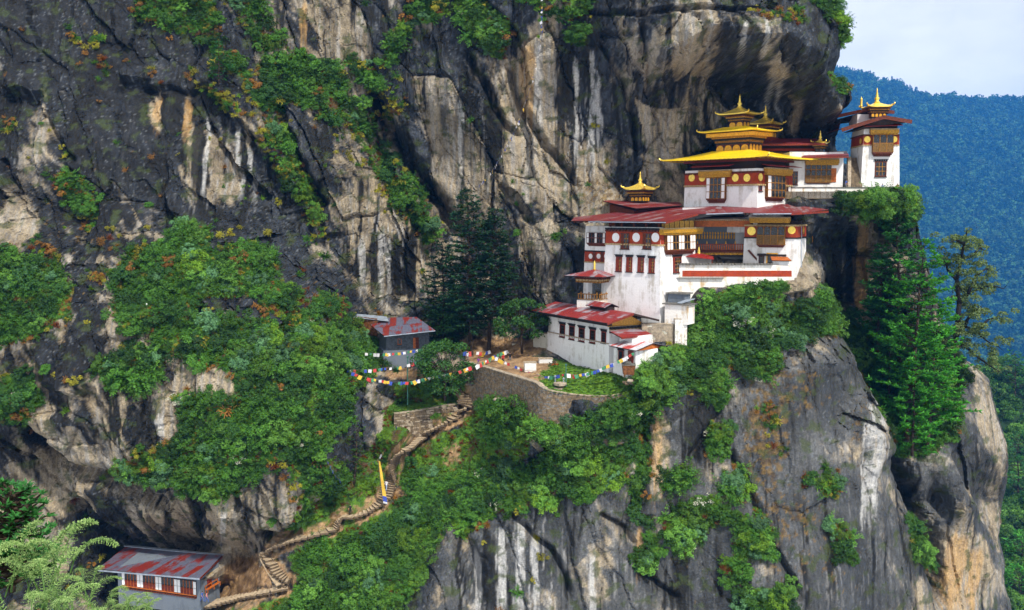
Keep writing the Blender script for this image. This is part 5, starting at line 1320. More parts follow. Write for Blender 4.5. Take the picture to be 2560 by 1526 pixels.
# ------------------------------------------------------------------ plank hut and shed in the gully
def build_hut():
    fr = Frame((at(966, 870, 160).x, 160.0), 18)
    zb, zm, zt = z_at(935, 160), z_at(876, 160), z_at(838, 160)
    LA = 0
    T = thing('plank_hut', 'grey plank hut on a grey stone base with red and zinc patched roof', 'hut', (fr.O.x + 3.5, 163, zb))
    F = Facade(fr.O, (.985, -.17) if False else (.99, .12)); L = at(1068, 850, 160).x - fr.O.x + .3
    S = Facade((fr.O.x - 2.4, fr.O.y + 5.5), (.40, -.92))
    S = Facade(Vector((at(948, 860, 164).x, 164.5, 0)), Vector((F.p0.x - at(948, 860, 164).x, F.p0.y - 164.5, 0))); SL = (Vector((F.p0.x, F.p0.y, 0)) - S.p0).length
    mb = MB(); mb.slab([F.p(0, zt + .3, -.08), F.p(L, zt + .3, -.08), F.p(L, zt + .3, -4.5), S.p(0, zt + .3, -.08)], (0, 0, zm - zt - .3)); mb.obj('wall_core', 'dark_wood', T)
    n = 14
    for k in range(n):
        z0, z1 = zm + (zt - zm + .4) * k / n, zm + (zt - zm + .4) * (k + 1) / n - .02
        for f, l in ((F, L), (S, SL)):
            mb = MB(); f.add(mb, -.02, l + .02, z0, z1, -.05, random.uniform(.0, .035)); mb.obj('plank', 'plank_grey', T)
    window(F, T, F.rect(994, 847, 1004, 862), 1, 1, 'orange_wood', lintel=False)
    strip(F, T, 'door', 'brown_wood', *F.rect(1033, 844, 1047, 871), 0, .08); strip(F, T, 'door_leaf', 'orange_wood', *F.rect(1033, 845, 1039, 871), .08, .12)
    mb = MB(); mb.slab([F.p(-.5, zm, .15), F.p(L, zm, .15), F.p(L, zm, -5), S.p(-.2, zm, .15)], (0, 0, zb - 1 - zm)); mb.obj('base', 'plaster_grey', T)
    a, b, c, d, e = at(927, 813, 164.5), at(960, 840, 157.8), at(1088, 826, 158.5), at(1041, 793, 167.0), at(970, 796, 168.0)
    roof_sheets(T, [a, b, c, d, e], c - b, 1.1, 'roof_zinc_red', 2, wavy=.05)
    bar(T, 'gutter', 'zinc', b - UP * .1, c - UP * .1, .14, .14)
    H = thing('shed', 'rusty lean-to shed with grey corrugated sheets on top', 'shed', at(905, 815, 169))
    p = [at(883, 784, 168), at(966, 792, 167), at(972, 800, 164.5), at(884, 790, 166)]
    roof_sheets(H, [p[0], p[1], p[2] - UP * .3, p[3] - UP * .3], p[1] - p[0], 1.15, 'zinc', 1, wavy=.06)
    for k in range(8):
        q0 = at(875 + 8.6 * k, 789 + 1.0 * k, 167 - .25 * k); q1 = at(875 + 8.6 * (k + 1) - .6, 789 + 1.0 * (k + 1), 167 - .25 * (k + 1))
        mb = MB(); mb.slab([q0, q1, q1 - UP * 3.0, q0 - UP * 3.0], (0, .08 + .05 * random.random(), 0)); mb.obj('rusty_sheet', 'rust', H)
build_hut()
# ------------------------------------------------------------------ house below the overhang, bottom left
def build_house():
    c0 = at(501, 1500, 141.5)
    F = Facade((at(296, 1480, 146.0).x, 146.0), Vector((c0.x - at(296, 1480, 146).x, 141.5 - 146.0, 0)))
    L = (Vector((c0.x, 141.5, 0)) - F.p0).length
    S = Facade((c0.x, 141.5), -F.n); SL = 5.0
    zb, zt = c0.z - 2.5, F.hit(400, 1438)[1] + .15
    T = thing('cliff_house', 'blue grey house with patchy red and zinc roof tucked under the overhang', 'house', (c0.x - 5, 144, zb))
    mb = MB(); mb.hexa([F.p(0, zb, 0), F.p(L, zb, 0), F.p(L, zb, -SL), F.p(0, zb, -SL), F.p(0, zt, 0), F.p(L, zt, 0), F.p(L, zt + .9, -SL), F.p(0, zt + .9, -SL)]); mb.obj('wall', 'plaster_grey', T)
    # long window band: four lattice bays between pairs of white boards
    a0, z1 = F.hit(305, 1437); a1, z0 = F.hit(492, 1486)
    z0 = F.hit(400, 1476)[1]; z1 = z0 + 2.2
    mb = MB(); F.add(mb, a0, a1, z0 - .3, z1 + .1, 0, .08); band = mb.obj('window_band', 'dark_wood', T)
    w = (a1 - a0)
    wid = [('w', .35), ('l', 1.35), ('w', .35), ('w', .35), ('l', 1.35), ('w', .35), ('w', .35), ('l', 1.35), ('w', .35), ('w', .35), ('l', 1.35), ('w', .35)]
    tot = sum(q[1] for q in wid); x = a0
    for k, d in wid:
        e = x + w * d / tot
        if k == 'w':
            for zz in (z0 + .1, z0 + (z1 - z0) / 2 + .04): strip(F, band, 'panel', 'white_paint', x + .05, e - .05, zz, zz + (z1 - z0) / 2 - .12, .08, .12)
        else:
            for q in range(4):
                y0, y1 = x + (e - x) * q / 4 + .04, x + (e - x) * (q + 1) / 4 - .04
                strip(F, band, 'shutter', 'red_wood', y0, y1, z0 + .08, z0 + (z1 - z0) * .45, .08, .14)
                strip(F, band, 'pane', 'pane_dark', y0, y1, z0 + (z1 - z0) * .5, z1 - .05, .08, .10)
                strip(F, band, 'mullion', 'orange_wood', y1 - .02, y1 + .05, z0, z1, .08, .15)
        x = e
    strip(F, band, 'sill', 'orange_wood', a0 - .05, a1 + .05, z0 - .12, z0 + .02, .08, .18)
    dentils(F, T, a0, a1, z0 - .5, 1, .22, .05, ('brown_wood',))
    # gable-end door with dentil lintel and bench
    strip(S, T, 'door', 'red_wood', 1.8, 2.9, S.hit(522, 1466)[1] - .3, S.hit(522, 1440)[1], 0, .1)
    dentils(S, T, 1.5, 3.2, S.hit(522, 1440)[1] + .02, 2, .16, .08, ('white_paint', 'cream_dentil'))
    a, b = at(244.5, 1424.5, 146.5), at(499, 1446, 138.8)
    c, d = at(556, 1390, 147.8), at(313, 1366, 155.0)
    roof_sheets(T, [a, b, c, d], b - a, 1.25, 'roof_zinc_red', 2, wavy=.03)
    bar(T, 'fascia', 'zinc', a - UP * .14, b - UP * .14, .08, .22); bar(T, 'bargeboard', 'red_wood', b - UP * .14, c - UP * .14, .08, .2)
    for k in range(7):
        p, q = d.lerp(c, k / 7), d.lerp(c, (k + 1) / 7); mb = MB(); mb.box((p + q) / 2 + UP * .1, (q - p) / 2, (q - p).cross(UP).normalized() * .3, UP * .08); mb.obj('ridge_cap', 'zinc', T)
    B = thing('bench', 'plain wooden bench beside the door of the grey house', 'bench', S.p(2.8, c0.z - .3, .5))
    zz = S.hit(524, 1462)[1] - .2
    strip(S, B, 'seat', 'orange_wood', .8, 4.2, zz, zz + .1, .35, .8); strip(S, B, 'backrest', 'orange_wood', .8, 4.2, zz + .45, zz + .6, .25, .33)
    for x in (.9, 2.5, 4.1): strip(S, B, 'leg', 'orange_wood', x - .06, x + .06, zz - .5, zz, .7, .78); strip(S, B, 'leg', 'orange_wood', x - .06, x + .06, zz - .5, zz + .6, .27, .34)
build_house()
# ------------------------------------------------------------------ foliage
def leaf_mat(name, c1, c2, trans=.3, rnd=.95, rough=.6):
    m, nt, b = new_mat(name)
    at_ = N(nt, 'ShaderNodeAttribute', attribute_name='leaf')
    oi = nt.nodes.new('ShaderNodeObjectInfo')
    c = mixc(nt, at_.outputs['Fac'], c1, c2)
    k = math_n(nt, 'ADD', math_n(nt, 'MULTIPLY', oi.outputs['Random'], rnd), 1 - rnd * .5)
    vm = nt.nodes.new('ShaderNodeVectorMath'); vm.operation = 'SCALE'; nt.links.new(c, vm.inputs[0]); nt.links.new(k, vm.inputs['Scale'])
    nt.links.new(vm.outputs[0], b.inputs['Base Color']); b.inputs['Roughness'].default_value = rough; b.inputs['Specular IOR Level'].default_value = .25
    tr = nt.nodes.new('ShaderNodeBsdfTranslucent'); nt.links.new(vm.outputs[0], tr.inputs['Color'])
    ms = nt.nodes.new('ShaderNodeMixShader'); ms.inputs['Fac'].default_value = trans
    nt.links.new(b.outputs[0], ms.inputs[1]); nt.links.new(tr.outputs[0], ms.inputs[2]); nt.links.new(ms.outputs[0], nt.nodes['Material Output'].inputs['Surface'])
    return m
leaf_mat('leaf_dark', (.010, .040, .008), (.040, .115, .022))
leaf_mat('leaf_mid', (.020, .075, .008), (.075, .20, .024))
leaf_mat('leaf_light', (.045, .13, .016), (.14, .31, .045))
leaf_mat('leaf_blue', (.028, .095, .036), (.12, .26, .11))
leaf_mat('leaf_lime', (.055, .14, .010), (.15, .28, .02))
leaf_mat('leaf_yellow', (.15, .16, .014), (.36, .33, .03), .3, .6)
leaf_mat('leaf_orange', (.11, .050, .012), (.30, .15, .03), .3, .6)
leaf_mat('leaf_rust', (.07, .022, .008), (.20, .055, .012), .3, .5)
leaf_mat('leaf_lichen', (.045, .085, .028), (.16, .23, .07), .3, .3)
leaf_mat('needle_dark', (.005, .024, .010), (.020, .075, .028), .15, .3)
leaf_mat('needle_bright', (.014, .100, .009), (.078, .33, .026), .3, .5)
leaf_mat('needle_mid', (.008, .060, .014), (.045, .20, .040), .25, .35)
leaf_mat('frond', (.10, .21, .05), (.40, .56, .20), .35, .3)
leaf_mat('blossom', (.30, .34, .24), (.62, .62, .50), .2, .3)
simple('bark', (.055, .038, .026), .9, .5, 3, bmp=.6)
simple('bark_pale', (.16, .12, .085), .9, .5, 3, bmp=.6)
simple('bark_black', (.012, .010, .008), .9, .4, 3)

def quads_mesh(name, P, U, V, shade, mat, base=(0, 0, 0), tip=1.0):
    """leaf quads: centre P, half axes U (length) and V (width)"""
    P, U, V = np.asarray(P), np.asarray(U), np.asarray(V)
    n = len(P)
    v = np.stack([P - U - V * .55, P - U * .1 - V, P + U, P - U * .1 + V], 1) if tip else np.stack([P - U - V, P - U + V, P + U + V, P + U - V], 1)
    me = mesh_np(name, v.reshape(-1, 3) - np.asarray(base), np.arange(4 * n).reshape(n, 4))
    a = me.attributes.new('leaf', 'FLOAT', 'POINT'); a.data.foreach_set('value', np.repeat(np.asarray(shade), 4).astype(np.float32))
    me.materials.append(MATS[mat])
    return me
def unit(v): return v / (np.linalg.norm(v, axis=-1, keepdims=True) + 1e-9)
def rvec(g, n): return unit(g.normal(size=(n, 3)))
def leaf_cloud(g, centers, radii, n, size, up=.4, squash=.8, wild=.9):
    """leaves on the shells of many small lobes"""
    k = g.choice(len(centers), n, p=radii ** 2 / (radii ** 2).sum())
    d = rvec(g, n); d[:, 2] = np.where(d[:, 2] < -.3, -d[:, 2], d[:, 2])
    r = radii[k] * (.55 + .5 * g.random(n) ** .5)
    P = centers[k] + d * r[:, None] * np.array([1, 1, squash])
    nrm = unit(d + wild * rvec(g, n) + np.array([0, 0, up]))
    U = unit(np.cross(nrm, rvec(g, n))); V = np.cross(nrm, U)
    s = size * (.6 + .8 * g.random(n))
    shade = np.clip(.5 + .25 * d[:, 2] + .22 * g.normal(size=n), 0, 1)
    return P, U * s[:, None], V * s[:, None] * .5, shade
def make_bush(seed, mat, n=620, size=.13, lobes=14, spread=.85, height=.85, flowers=0):
    g = np.random.default_rng(seed)
    a = g.random(lobes) * 6.283; r = spread * np.sqrt(g.random(lobes)); c = np.stack([r * np.cos(a), r * np.sin(a), height * (.15 + .85 * g.random(lobes)) * (1 - .45 * (r / spread) ** 2)], 1)
    rad = .12 + .22 * g.random(lobes) ** 1.5
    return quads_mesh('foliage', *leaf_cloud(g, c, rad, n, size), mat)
def make_tuft(seed, mat, n=70, length=.9, width=.045):
    g = np.random.default_rng(seed)
    a = g.random(n) * 6.283; lean = .25 + .9 * g.random(n)
    P, U, V, S = [], [], [], []
    b = np.stack([.18 * g.normal(size=n), .18 * g.normal(size=n), np.zeros(n)], 1)
    d = unit(np.stack([np.cos(a) * lean, np.sin(a) * lean, np.ones(n)], 1)); L = length * (.5 + .5 * g.random(n))
    side = unit(np.cross(d, np.array([0, 0, 1.0])))
    for j in range(3):
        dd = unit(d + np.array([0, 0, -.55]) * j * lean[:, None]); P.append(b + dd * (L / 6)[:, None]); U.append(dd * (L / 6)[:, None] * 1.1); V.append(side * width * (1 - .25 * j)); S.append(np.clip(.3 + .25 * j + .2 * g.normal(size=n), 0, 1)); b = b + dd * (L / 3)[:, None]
    return quads_mesh('foliage', np.concatenate(P), np.concatenate(U), np.concatenate(V), np.concatenate(S), mat, tip=0)
def make_feather(seed, mat, stems=26, length=1.1):
    """arching stems with rows of small leaflets (larch-like shrub)"""
    g = np.random.default_rng(seed); P, U, V, S = [], [], [], []
    for i in range(stems):
        a = g.random() * 6.283; lean = .3 + .9 * g.random(); d = np.array([math.cos(a) * lean, math.sin(a) * lean, 1.0]); d /= np.linalg.norm(d)
        p = np.array([.15 * g.normal(), .15 * g.normal(), .0]); L = length * (.6 + .5 * g.random()); m = 15
        for j in range(m):
            d = d + np.array([0, 0, -.10 * lean]); d /= np.linalg.norm(d); p = p + d * L / m
            sd = np.cross(d, [0, 0, 1.0]); sd /= np.linalg.norm(sd) + 1e-9
            for s in (-1, 1):
                u = unit(d * .5 + sd * s + .3 * g.normal(size=3)); l = .11 * (1.1 - .5 * j / m)
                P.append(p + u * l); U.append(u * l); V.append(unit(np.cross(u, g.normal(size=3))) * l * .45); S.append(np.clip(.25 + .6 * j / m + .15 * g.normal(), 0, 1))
    return quads_mesh('foliage', P, U, V, S, mat)
BUSH = {}
VARS = []
def reg_var(key, me):
    BUSH[key] = me; VARS.append(key)
for i, (mt, n) in enumerate((('leaf_dark', 2), ('leaf_mid', 3), ('leaf_light', 3), ('leaf_blue', 2), ('leaf_lime', 1))):
    for j in range(n): reg_var(mt + str(j), make_bush(100 + 10 * i + j, mt, 1500, .060 + .012 * j, 26 + 6 * j))
for j in range(2): reg_var('feather_mid%d' % j, make_feather(160 + j, 'leaf_mid', 34, 1.25)); reg_var('feather_light%d' % j, make_feather(170 + j, 'leaf_light'))
for k, mt in enumerate(('leaf_yellow', 'leaf_orange', 'leaf_rust', 'leaf_lime')): reg_var('tuft_' + mt, make_tuft(180 + k, mt))
for k, mt in enumerate(('leaf_orange', 'leaf_yellow')): reg_var('bush_' + mt, make_bush(190 + k, mt, 420, .1))
reg_var('blossom', make_bush(195, 'blossom', 260, .07)); reg_var('grass', make_tuft(196, 'leaf_light', 60, .55, .03)); reg_var('grass2', make_tuft(197, 'leaf_lime', 60, .5, .03))
VCOL = bpy.data.collections.new('foliage_sources')
for k, key in enumerate(VARS):
    o = bpy.data.objects.new('v%03d' % k, BUSH[key]); VCOL.objects.link(o)
def scatter_group(coll):
    ng = bpy.data.node_groups.new('scatter', 'GeometryNodeTree')
    ng.interface.new_socket('Geometry', in_out='INPUT', socket_type='NodeSocketGeometry'); ng.interface.new_socket('Geometry', in_out='OUTPUT', socket_type='NodeSocketGeometry')
    gi, go = ng.nodes.new('NodeGroupInput'), ng.nodes.new('NodeGroupOutput')
    iop = ng.nodes.new('GeometryNodeInstanceOnPoints'); ci = ng.nodes.new('GeometryNodeCollectionInfo')
    ci.inputs['Collection'].default_value = coll; ci.inputs['Separate Children'].default_value = True; ci.inputs['Reset Children'].default_value = True
    def attr(nm, tp):
        n = ng.nodes.new('GeometryNodeInputNamedAttribute'); n.data_type = tp; n.inputs['Name'].default_value = nm; return n.outputs['Attribute']
    e2r = ng.nodes.new('FunctionNodeEulerToRotation')
    L = ng.links
    L.new(gi.outputs[0], iop.inputs['Points']); L.new(ci.outputs[0], iop.inputs['Instance']); iop.inputs['Pick Instance'].default_value = True
    L.new(attr('var', 'INT'), iop.inputs['Instance Index']); L.new(attr('rot', 'FLOAT_VECTOR'), e2r.inputs[0]); L.new(e2r.outputs[0], iop.inputs['Rotation']); L.new(attr('scl', 'FLOAT_VECTOR'), iop.inputs['Scale'])
    L.new(iop.outputs[0], go.inputs[0])
    return ng
NG = scatter_group(VCOL)
def scatter(name, pts, var, rot, scl, label=None, ng=None):
    me = bpy.data.meshes.new(name); me.from_pydata([tuple(p) for p in pts], [], [])
    me.attributes.new('var', 'INT', 'POINT').data.foreach_set('value', np.asarray(var, np.int32))
    me.attributes.new('rot', 'FLOAT_VECTOR', 'POINT').data.foreach_set('vector', np.asarray(rot, np.float32).ravel())
    me.attributes.new('scl', 'FLOAT_VECTOR', 'POINT').data.foreach_set('vector', np.asarray(scl, np.float32).ravel())
    o = bpy.data.objects.new(name, me); COL.objects.link(o); o['kind'] = 'stuff'
    if label: o['label'] = label; o['category'] = label.split()[-1] if False else 'vegetation'
    m = o.modifiers.new('scatter', 'NODES'); m.node_group = ng or NG
    return o
def tilt_rot(tilt, spin, lean=0.0):
    return tuple((Matrix.Rotation(tilt, 3, 'X') @ Matrix.Rotation(lean, 3, 'Y') @ Matrix.Rotation(spin, 3, 'Z')).to_euler())
VI = {k: i for i, k in enumerate(VARS)}
def sample_surface(weight, spacing, seed, jitter=1.0):
    """random terrain grid points, thinned to one per cell of the given spacing"""
    g = np.random.default_rng(seed)
    area = np.sqrt(1 + dYdx ** 2 + dYdz ** 2)
    p = np.clip(weight, 0, None) * np.minimum(area, 3) * KEEP
    i, j = np.nonzero(g.random(p.shape) < p * (DX / spacing) ** 2 * 3.0)
    o = g.permutation(len(i)); i, j = i[o], j[o]
    key = (np.floor(GX[i, j] / spacing).astype(np.int64) * 100003 + np.floor(GZ[i, j] / spacing).astype(np.int64)) * 1009 + np.floor(GY[i, j] / spacing).astype(np.int64)
    _, f = np.unique(key, return_index=True)
    return i[f], j[f]
g_ = np.random.default_rng(5)
NOPLANT = (pd < 1.55) | (blur(in_poly(PX, PY, [q for q in YARD if q not in ((1560,1000),(1420,1060),(1340,1060))][:-1] + [(1560,1003),(1500,1024),(1450,1036),(1385,1058),(1345,1056),(1180,1000)]).astype(float), 2) > .5) | (in_poly(PX, PY, [(500,1400),(720,1380),(745,1470),(700,1500),(500,1526)]))
TONE = fbm(GX / 8, GZ / 6, 3, 401); TONE2 = fbm(GX / 3.5, GZ / 3.5, 3, 402)
def plant(name, label, weight, spacing, seed, choose, smin, smax, tilt=(25, 50), sink=.15):
    if choose is ch_shrub: weight = weight * sstep(1.8, 4.2, pd)
    i, j = sample_surface(np.where(NOPLANT, 0, weight), spacing, seed)
    pts, var, rot, scl = [], [], [], []
    for a, b in zip(i, j):
        px, py = PXD[a, b], PYD[a, b]
        if not (-200 < px < 2760 and -150 < py < 1680): continue
        s = smin + (smax - smin) * g_.random() ** 1.6
        pts.append((GX[a, b], GY[a, b] + sink * s, GZ[a, b] - .1 * s)); var.append(VI[choose(a, b, px, py)])
        rot.append(tilt_rot(R(g_.uniform(*tilt)), g_.random() * 6.283, R(g_.uniform(-15, 15)))); scl.append((s, s, s * g_.uniform(.75, 1.15)))
    return scatter(name, pts, var, rot, scl, label)
def ch_shrub(a, b, px, py):
    t = -.14 * (px < 1000) + 1.2 * TONE[a, b] + .6 * TONE2[a, b] + .14 * g_.normal()
    dark = px > 2080 or (px > 820 and py < 620)
    if py < 700 and px < 1500 and TONE2[a, b] > .1 and g_.random() < .14: return g_.choice(['bush_leaf_orange', 'bush_leaf_yellow', 'tuft_leaf_yellow'])
    if px < 950 and py > 600 and TONE2[a, b] > .25 and g_.random() < .13: return g_.choice(['bush_leaf_orange', 'tuft_leaf_orange', 'bush_leaf_yellow', 'tuft_leaf_rust'])
    if g_.random() < .008: return 'blossom'
    if t < -.22: return g_.choice(['leaf_dark0', 'leaf_dark1', 'leaf_mid0'])
    if t < .05: return g_.choice(['leaf_mid0', 'leaf_mid1', 'leaf_mid2', 'feather_mid0', 'feather_mid1', 'feather_mid0', 'feather_mid1', 'leaf_dark0'] + (['leaf_dark1'] * 3 if dark else []))
    if t < .3: return g_.choice(['leaf_light0', 'feather_light0', 'feather_light1', 'feather_mid1', 'leaf_blue0', 'leaf_mid2', 'feather_mid0'])
    return g_.choice(['leaf_light2', 'leaf_lime0', 'feather_light1', 'leaf_blue1', 'leaf_light0'])
LEFT = PX < 1000
plant('left_shrubbery', 'dense green shrubs covering the ledges of the dark cliff', np.where(LEFT, np.clip(MG, 0, 1.2), 0) * sstep(-.20, .04, TONE2 + .42 * MG - .26), 1.2, 21, ch_shrub, .8, 2.4)
plant('right_shrubbery', 'dense green shrubs on the slopes below the temples', np.where(LEFT, 0, np.clip(MG, 0, 1.2)) * sstep(-.28, -.02, TONE2 + .42 * MG - .26), 1.2, 22, ch_shrub, .8, 2.2)
# low grass and weeds on the softer slopes
def ch_grass(a, b, px, py):
    return g_.choice(['grass', 'grass2', 'grass', 'leaf_light1', 'leaf_lime0', 'grass2', 'tuft_leaf_rust']) if px > 700 else g_.choice(['grass', 'tuft_leaf_yellow', 'tuft_leaf_orange', 'leaf_mid1'])
def small(a, b, px, py): return ch_grass(a, b, px, py)
plant('slope_grass', 'short bright grass on the slope beside the stone steps', np.clip(np.maximum(MGR, .6 * (MG > 0)), 0, 1) * (EARTH < .5), .62, 23, small, .35, .8, (10, 40), .05)
# tufts of yellow and rust grass clinging to the rock, mostly on ledges (upward-facing spots)
LEDGE = sstep(.05, .5, -dYdz * -1.0) if False else sstep(.0, 1.0, dYdz)
TUFTW = .022 * LEDGE * (fbm(GX / 5, GZ / 5, 3, 411) > .05) * (PX < 1560) + .5 * blur((MG > 0).astype(float), 10) * (1 - np.clip(MG, 0, 1)) * LEDGE
DIAG = [[(487,196),(560,245),(648,300),(683,400),(736,470),(771,515),(790,590)], [(640,260),(700,380),(760,470),(800,560)], [(830,250),(880,300),(900,380),(960,470),(1000,520)], [(20,310),(0,330)], [(170,85),(215,120),(240,95)], [(245,160),(285,180)], [(100,600),(130,640),(60,820),(150,800)], [(940,230),(985,215),(1000,240)], [(960,290),(1010,250)], [(1890,30),(1960,45),(2010,30)], [(150,430),(190,500),(215,560)], [(230,700),(310,690),(330,740)], [(60,830),(160,810)], [(290,1160),(400,1120)], [(650,1110),(740,1180),(760,1220)], [(2010,1200),(2100,1215)], [(1920,1020),(1945,1120)], [(500,590),(560,580),(580,640)]]
for q in DIAG:
    d, _, _ = poly_dist(GX, GZ, xz(q)); TUFTW = np.maximum(TUFTW, .75 * np.exp(-(d / 1.1) ** 2) * sstep(-.2, .2, TONE2))
def ch_tuft(a, b, px, py):
    t = TONE[a, b] + .3 * g_.normal()
    if 480 < px < 1010 and py < 600: return g_.choice(['tuft_leaf_yellow', 'tuft_leaf_lime', 'tuft_leaf_yellow', 'bush_leaf_yellow', 'tuft_leaf_orange', 'feather_mid0'])
    if t < -.1: return g_.choice(['tuft_leaf_orange', 'tuft_leaf_rust', 'bush_leaf_orange', 'feather_mid1'])
    return g_.choice(['tuft_leaf_lime', 'tuft_leaf_yellow', 'tuft_leaf_orange', 'bush_leaf_yellow', 'leaf_mid1', 'feather_mid0'])
plant('cliff_grass', 'yellow and rust grass tufts clinging to rock ledges', TUFTW * (1 - np.clip(MG, 0, 1)), .8, 24, ch_tuft, .5, 1.15, (20, 60), .05)

# ------------------------------------------------------------------ trees
def tree_parts(T, wood, crown, bark, base):
    wood.obj('trunk', bark, T, base)
    T.children[0].location = (0, 0, 0)
def make_conifer(seed, H, rad, needle, trunk_r, bare=.15, whorls=30, per=6, droop=.25, clump=.55, upcurve=.1, gap=.0, topshape=.8, needles=7):
    g = np.random.default_rng(seed); mb = MB()
    bend = [np.array([.02 * H * g.normal() * t * (1 - t), .02 * H * g.normal() * t * (1 - t), 0]) for t in np.linspace(0, 1, 9)]
    def tp(t): k = min(7, int(t * 8)); f = t * 8 - k; return np.array([0, 0, H * t]) + bend[k] * (1 - f) + bend[k + 1] * f
    mb.path([Vector(tp(t)) for t in np.linspace(0, 1, 9)], [trunk_r * (1 - .95 * t) + .02 for t in np.linspace(0, 1, 9)], 7)
    P0, D_, TJ = [], [], []
    for w in range(whorls):
        t = min(1, bare + (1 - bare) * (w + .35 * g.random()) / whorls)
        env = ((1 - (t - bare) / (1 - bare)) ** topshape) * (.55 + .45 * min(1, (t - bare) / .18))
        for k in range(per):
            if g.random() < gap: continue
            a = g.random() * 6.283; L = rad * (env * (.4 + .7 * g.random()) + .05)
            d = np.array([math.cos(a), math.sin(a), .12 - droop * (1 - t) + .15 * g.normal()]); d /= np.linalg.norm(d)
            p = tp(t); m = max(2, int(L / (clump * .62))); pts = [p]
            for j in range(m):
                d = d + np.array([0, 0, upcurve / m]); p = p + d * L / m; pts.append(p)
                if j / m >= .22: P0.append(p); D_.append(d); TJ.append(j / m)
            if L > rad * .2: mb.path([Vector(pts[0]), Vector(pts[len(pts) // 2]), Vector(pts[-1])], [.03 + .012 * L, .02 + .006 * L, .012], 4)
    k = needles; P0, D_, TJ = np.repeat(np.array(P0), k, 0), np.repeat(np.array(D_), k, 0), np.repeat(np.array(TJ), k)
    n = len(P0); u = unit(D_ * .8 + g.normal(size=(n, 3)) * np.array([1, 1, .3])); l = clump * (.45 + .5 * g.random((n, 1)))
    V = unit(np.cross(u, g.normal(size=(n, 3)) + np.array([0, 0, 1.5]))) * clump * .13
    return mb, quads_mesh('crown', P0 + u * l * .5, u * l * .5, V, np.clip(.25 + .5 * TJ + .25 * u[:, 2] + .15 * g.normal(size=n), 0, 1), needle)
def place_tree(name, label, mb, crown, bark, base, group=None, rz=0.0, sc=1.0):
    T = thing(name, label, 'tree', base, group); T.rotation_euler = (0, 0, rz); T.scale = (sc, sc, sc)
    o = bpy.data.objects.new('trunk', mb if isinstance(mb, bpy.types.Mesh) else mb.mesh('trunk', bark, (0, 0, 0), True)); COL.objects.link(o); o.parent = T
    c = bpy.data.objects.new('crown', crown); COL.objects.link(c); c.parent = T
    return T, o.data
def conifer_at(name, label, top, base, Y, **kw):
    b, t = at(base[0], base[1], Y), at(top[0], top[1], Y)
    H = t.z - b.z
    bark = kw.pop('bark', 'bark'); seed = kw.pop('seed'); rad = kw.pop('rad'); needle = kw.pop('needle'); grp = kw.pop('group', None)
    mb, cr = make_conifer(seed, H, rad, needle, kw.pop('tr', H * .014), **kw)
    T, _ = place_tree(name, label, mb, cr, bark, b, grp)
    T.rotation_euler = (0, math.atan2(t.x - b.x, H), 0)
    return T
GP = 'dark fir trees behind the courtyard'
conifer_at('fir_tree', 'tallest dark fir behind the courtyard, its tip against tan rock', (1168, 474), (1178, 905), 163, seed=501, rad=6.6, needle='needle_dark', bare=.20, needles=12, whorls=46, per=7, droop=.2, clump=.85, gap=.05, topshape=.65, group=GP)
conifer_at('fir_tree', 'second dark fir with a bare straight trunk, right of the tallest', (1238, 520), (1221, 900), 164, seed=502, rad=6.0, needle='needle_dark', bare=.28, needles=12, whorls=40, per=7, droop=.2, clump=.85, gap=.05, topshape=.6, group=GP)
conifer_at('fir_tree', 'shorter dark fir beside the hut roof', (1105, 600), (1110, 890), 168, seed=503, rad=5.4, needle='needle_dark', bare=.08, needles=12, whorls=34, per=7, droop=.22, clump=.8, gap=.05, topshape=.6, group=GP)
GR = 'green pines on the right hand ledge'
PINES = [('tallest pine rising beside the terrace wall, thin top', (2243, 495), (2248, 905), 157, 6.2, 'needle_mid', .2, .55), ('broad bright pine in front of the hazy valley', (2312, 590), (2266, 1112), 150, 8.0, 'needle_bright', .14, .55), ('sparse pine nearest the streaked rock recess', (2205, 610), (2196, 900), 159, 4.0, 'needle_mid', .25, .5),
         ('bright low pine right of the broad one, branches reaching right', (2350, 745), (2318, 1120), 152, 7.0, 'needle_bright', .08, .55), ('short pine with bright tips at the foot of the ledge', (2290, 880), (2280, 1140), 147.5, 4.6, 'needle_bright', .05, .65), ('small dark pine between the tall trunks', (2225, 800), (2222, 1010), 155, 3.6, 'needle_mid', .1, .7)]
for k, (lab, tp_, bs, Y, rd, nd, br, ts) in enumerate(PINES):
    conifer_at('pine_tree', lab, tp_, bs, Y, seed=520 + k, rad=rd, needle=nd, bare=br, whorls=24 if rd > 5 else 17, per=8, droop=.1, clump=.95, upcurve=.30, gap=.18, needles=15, topshape=ts, group=GR, bark='bark')
conifer_at('larch_tree', 'thin young larch leaning beside the stone path', (893, 1050), (884, 1266), 146, seed=540, rad=3.0, needle='leaf_mid', bare=.3, whorls=16, per=4, droop=.1, clump=.6, gap=.2, topshape=.5, needles=5, tr=.22)
p_ = hit(547, 212)
conifer_at('young_pine', 'small bright pine growing alone on the dark upper cliff', (547, 100), (547, 212), p_.y - .5, seed=541, rad=2.3, needle='needle_mid', bare=.12, whorls=14, per=5, droop=.05, clump=.7, gap=.1, topshape=.6)
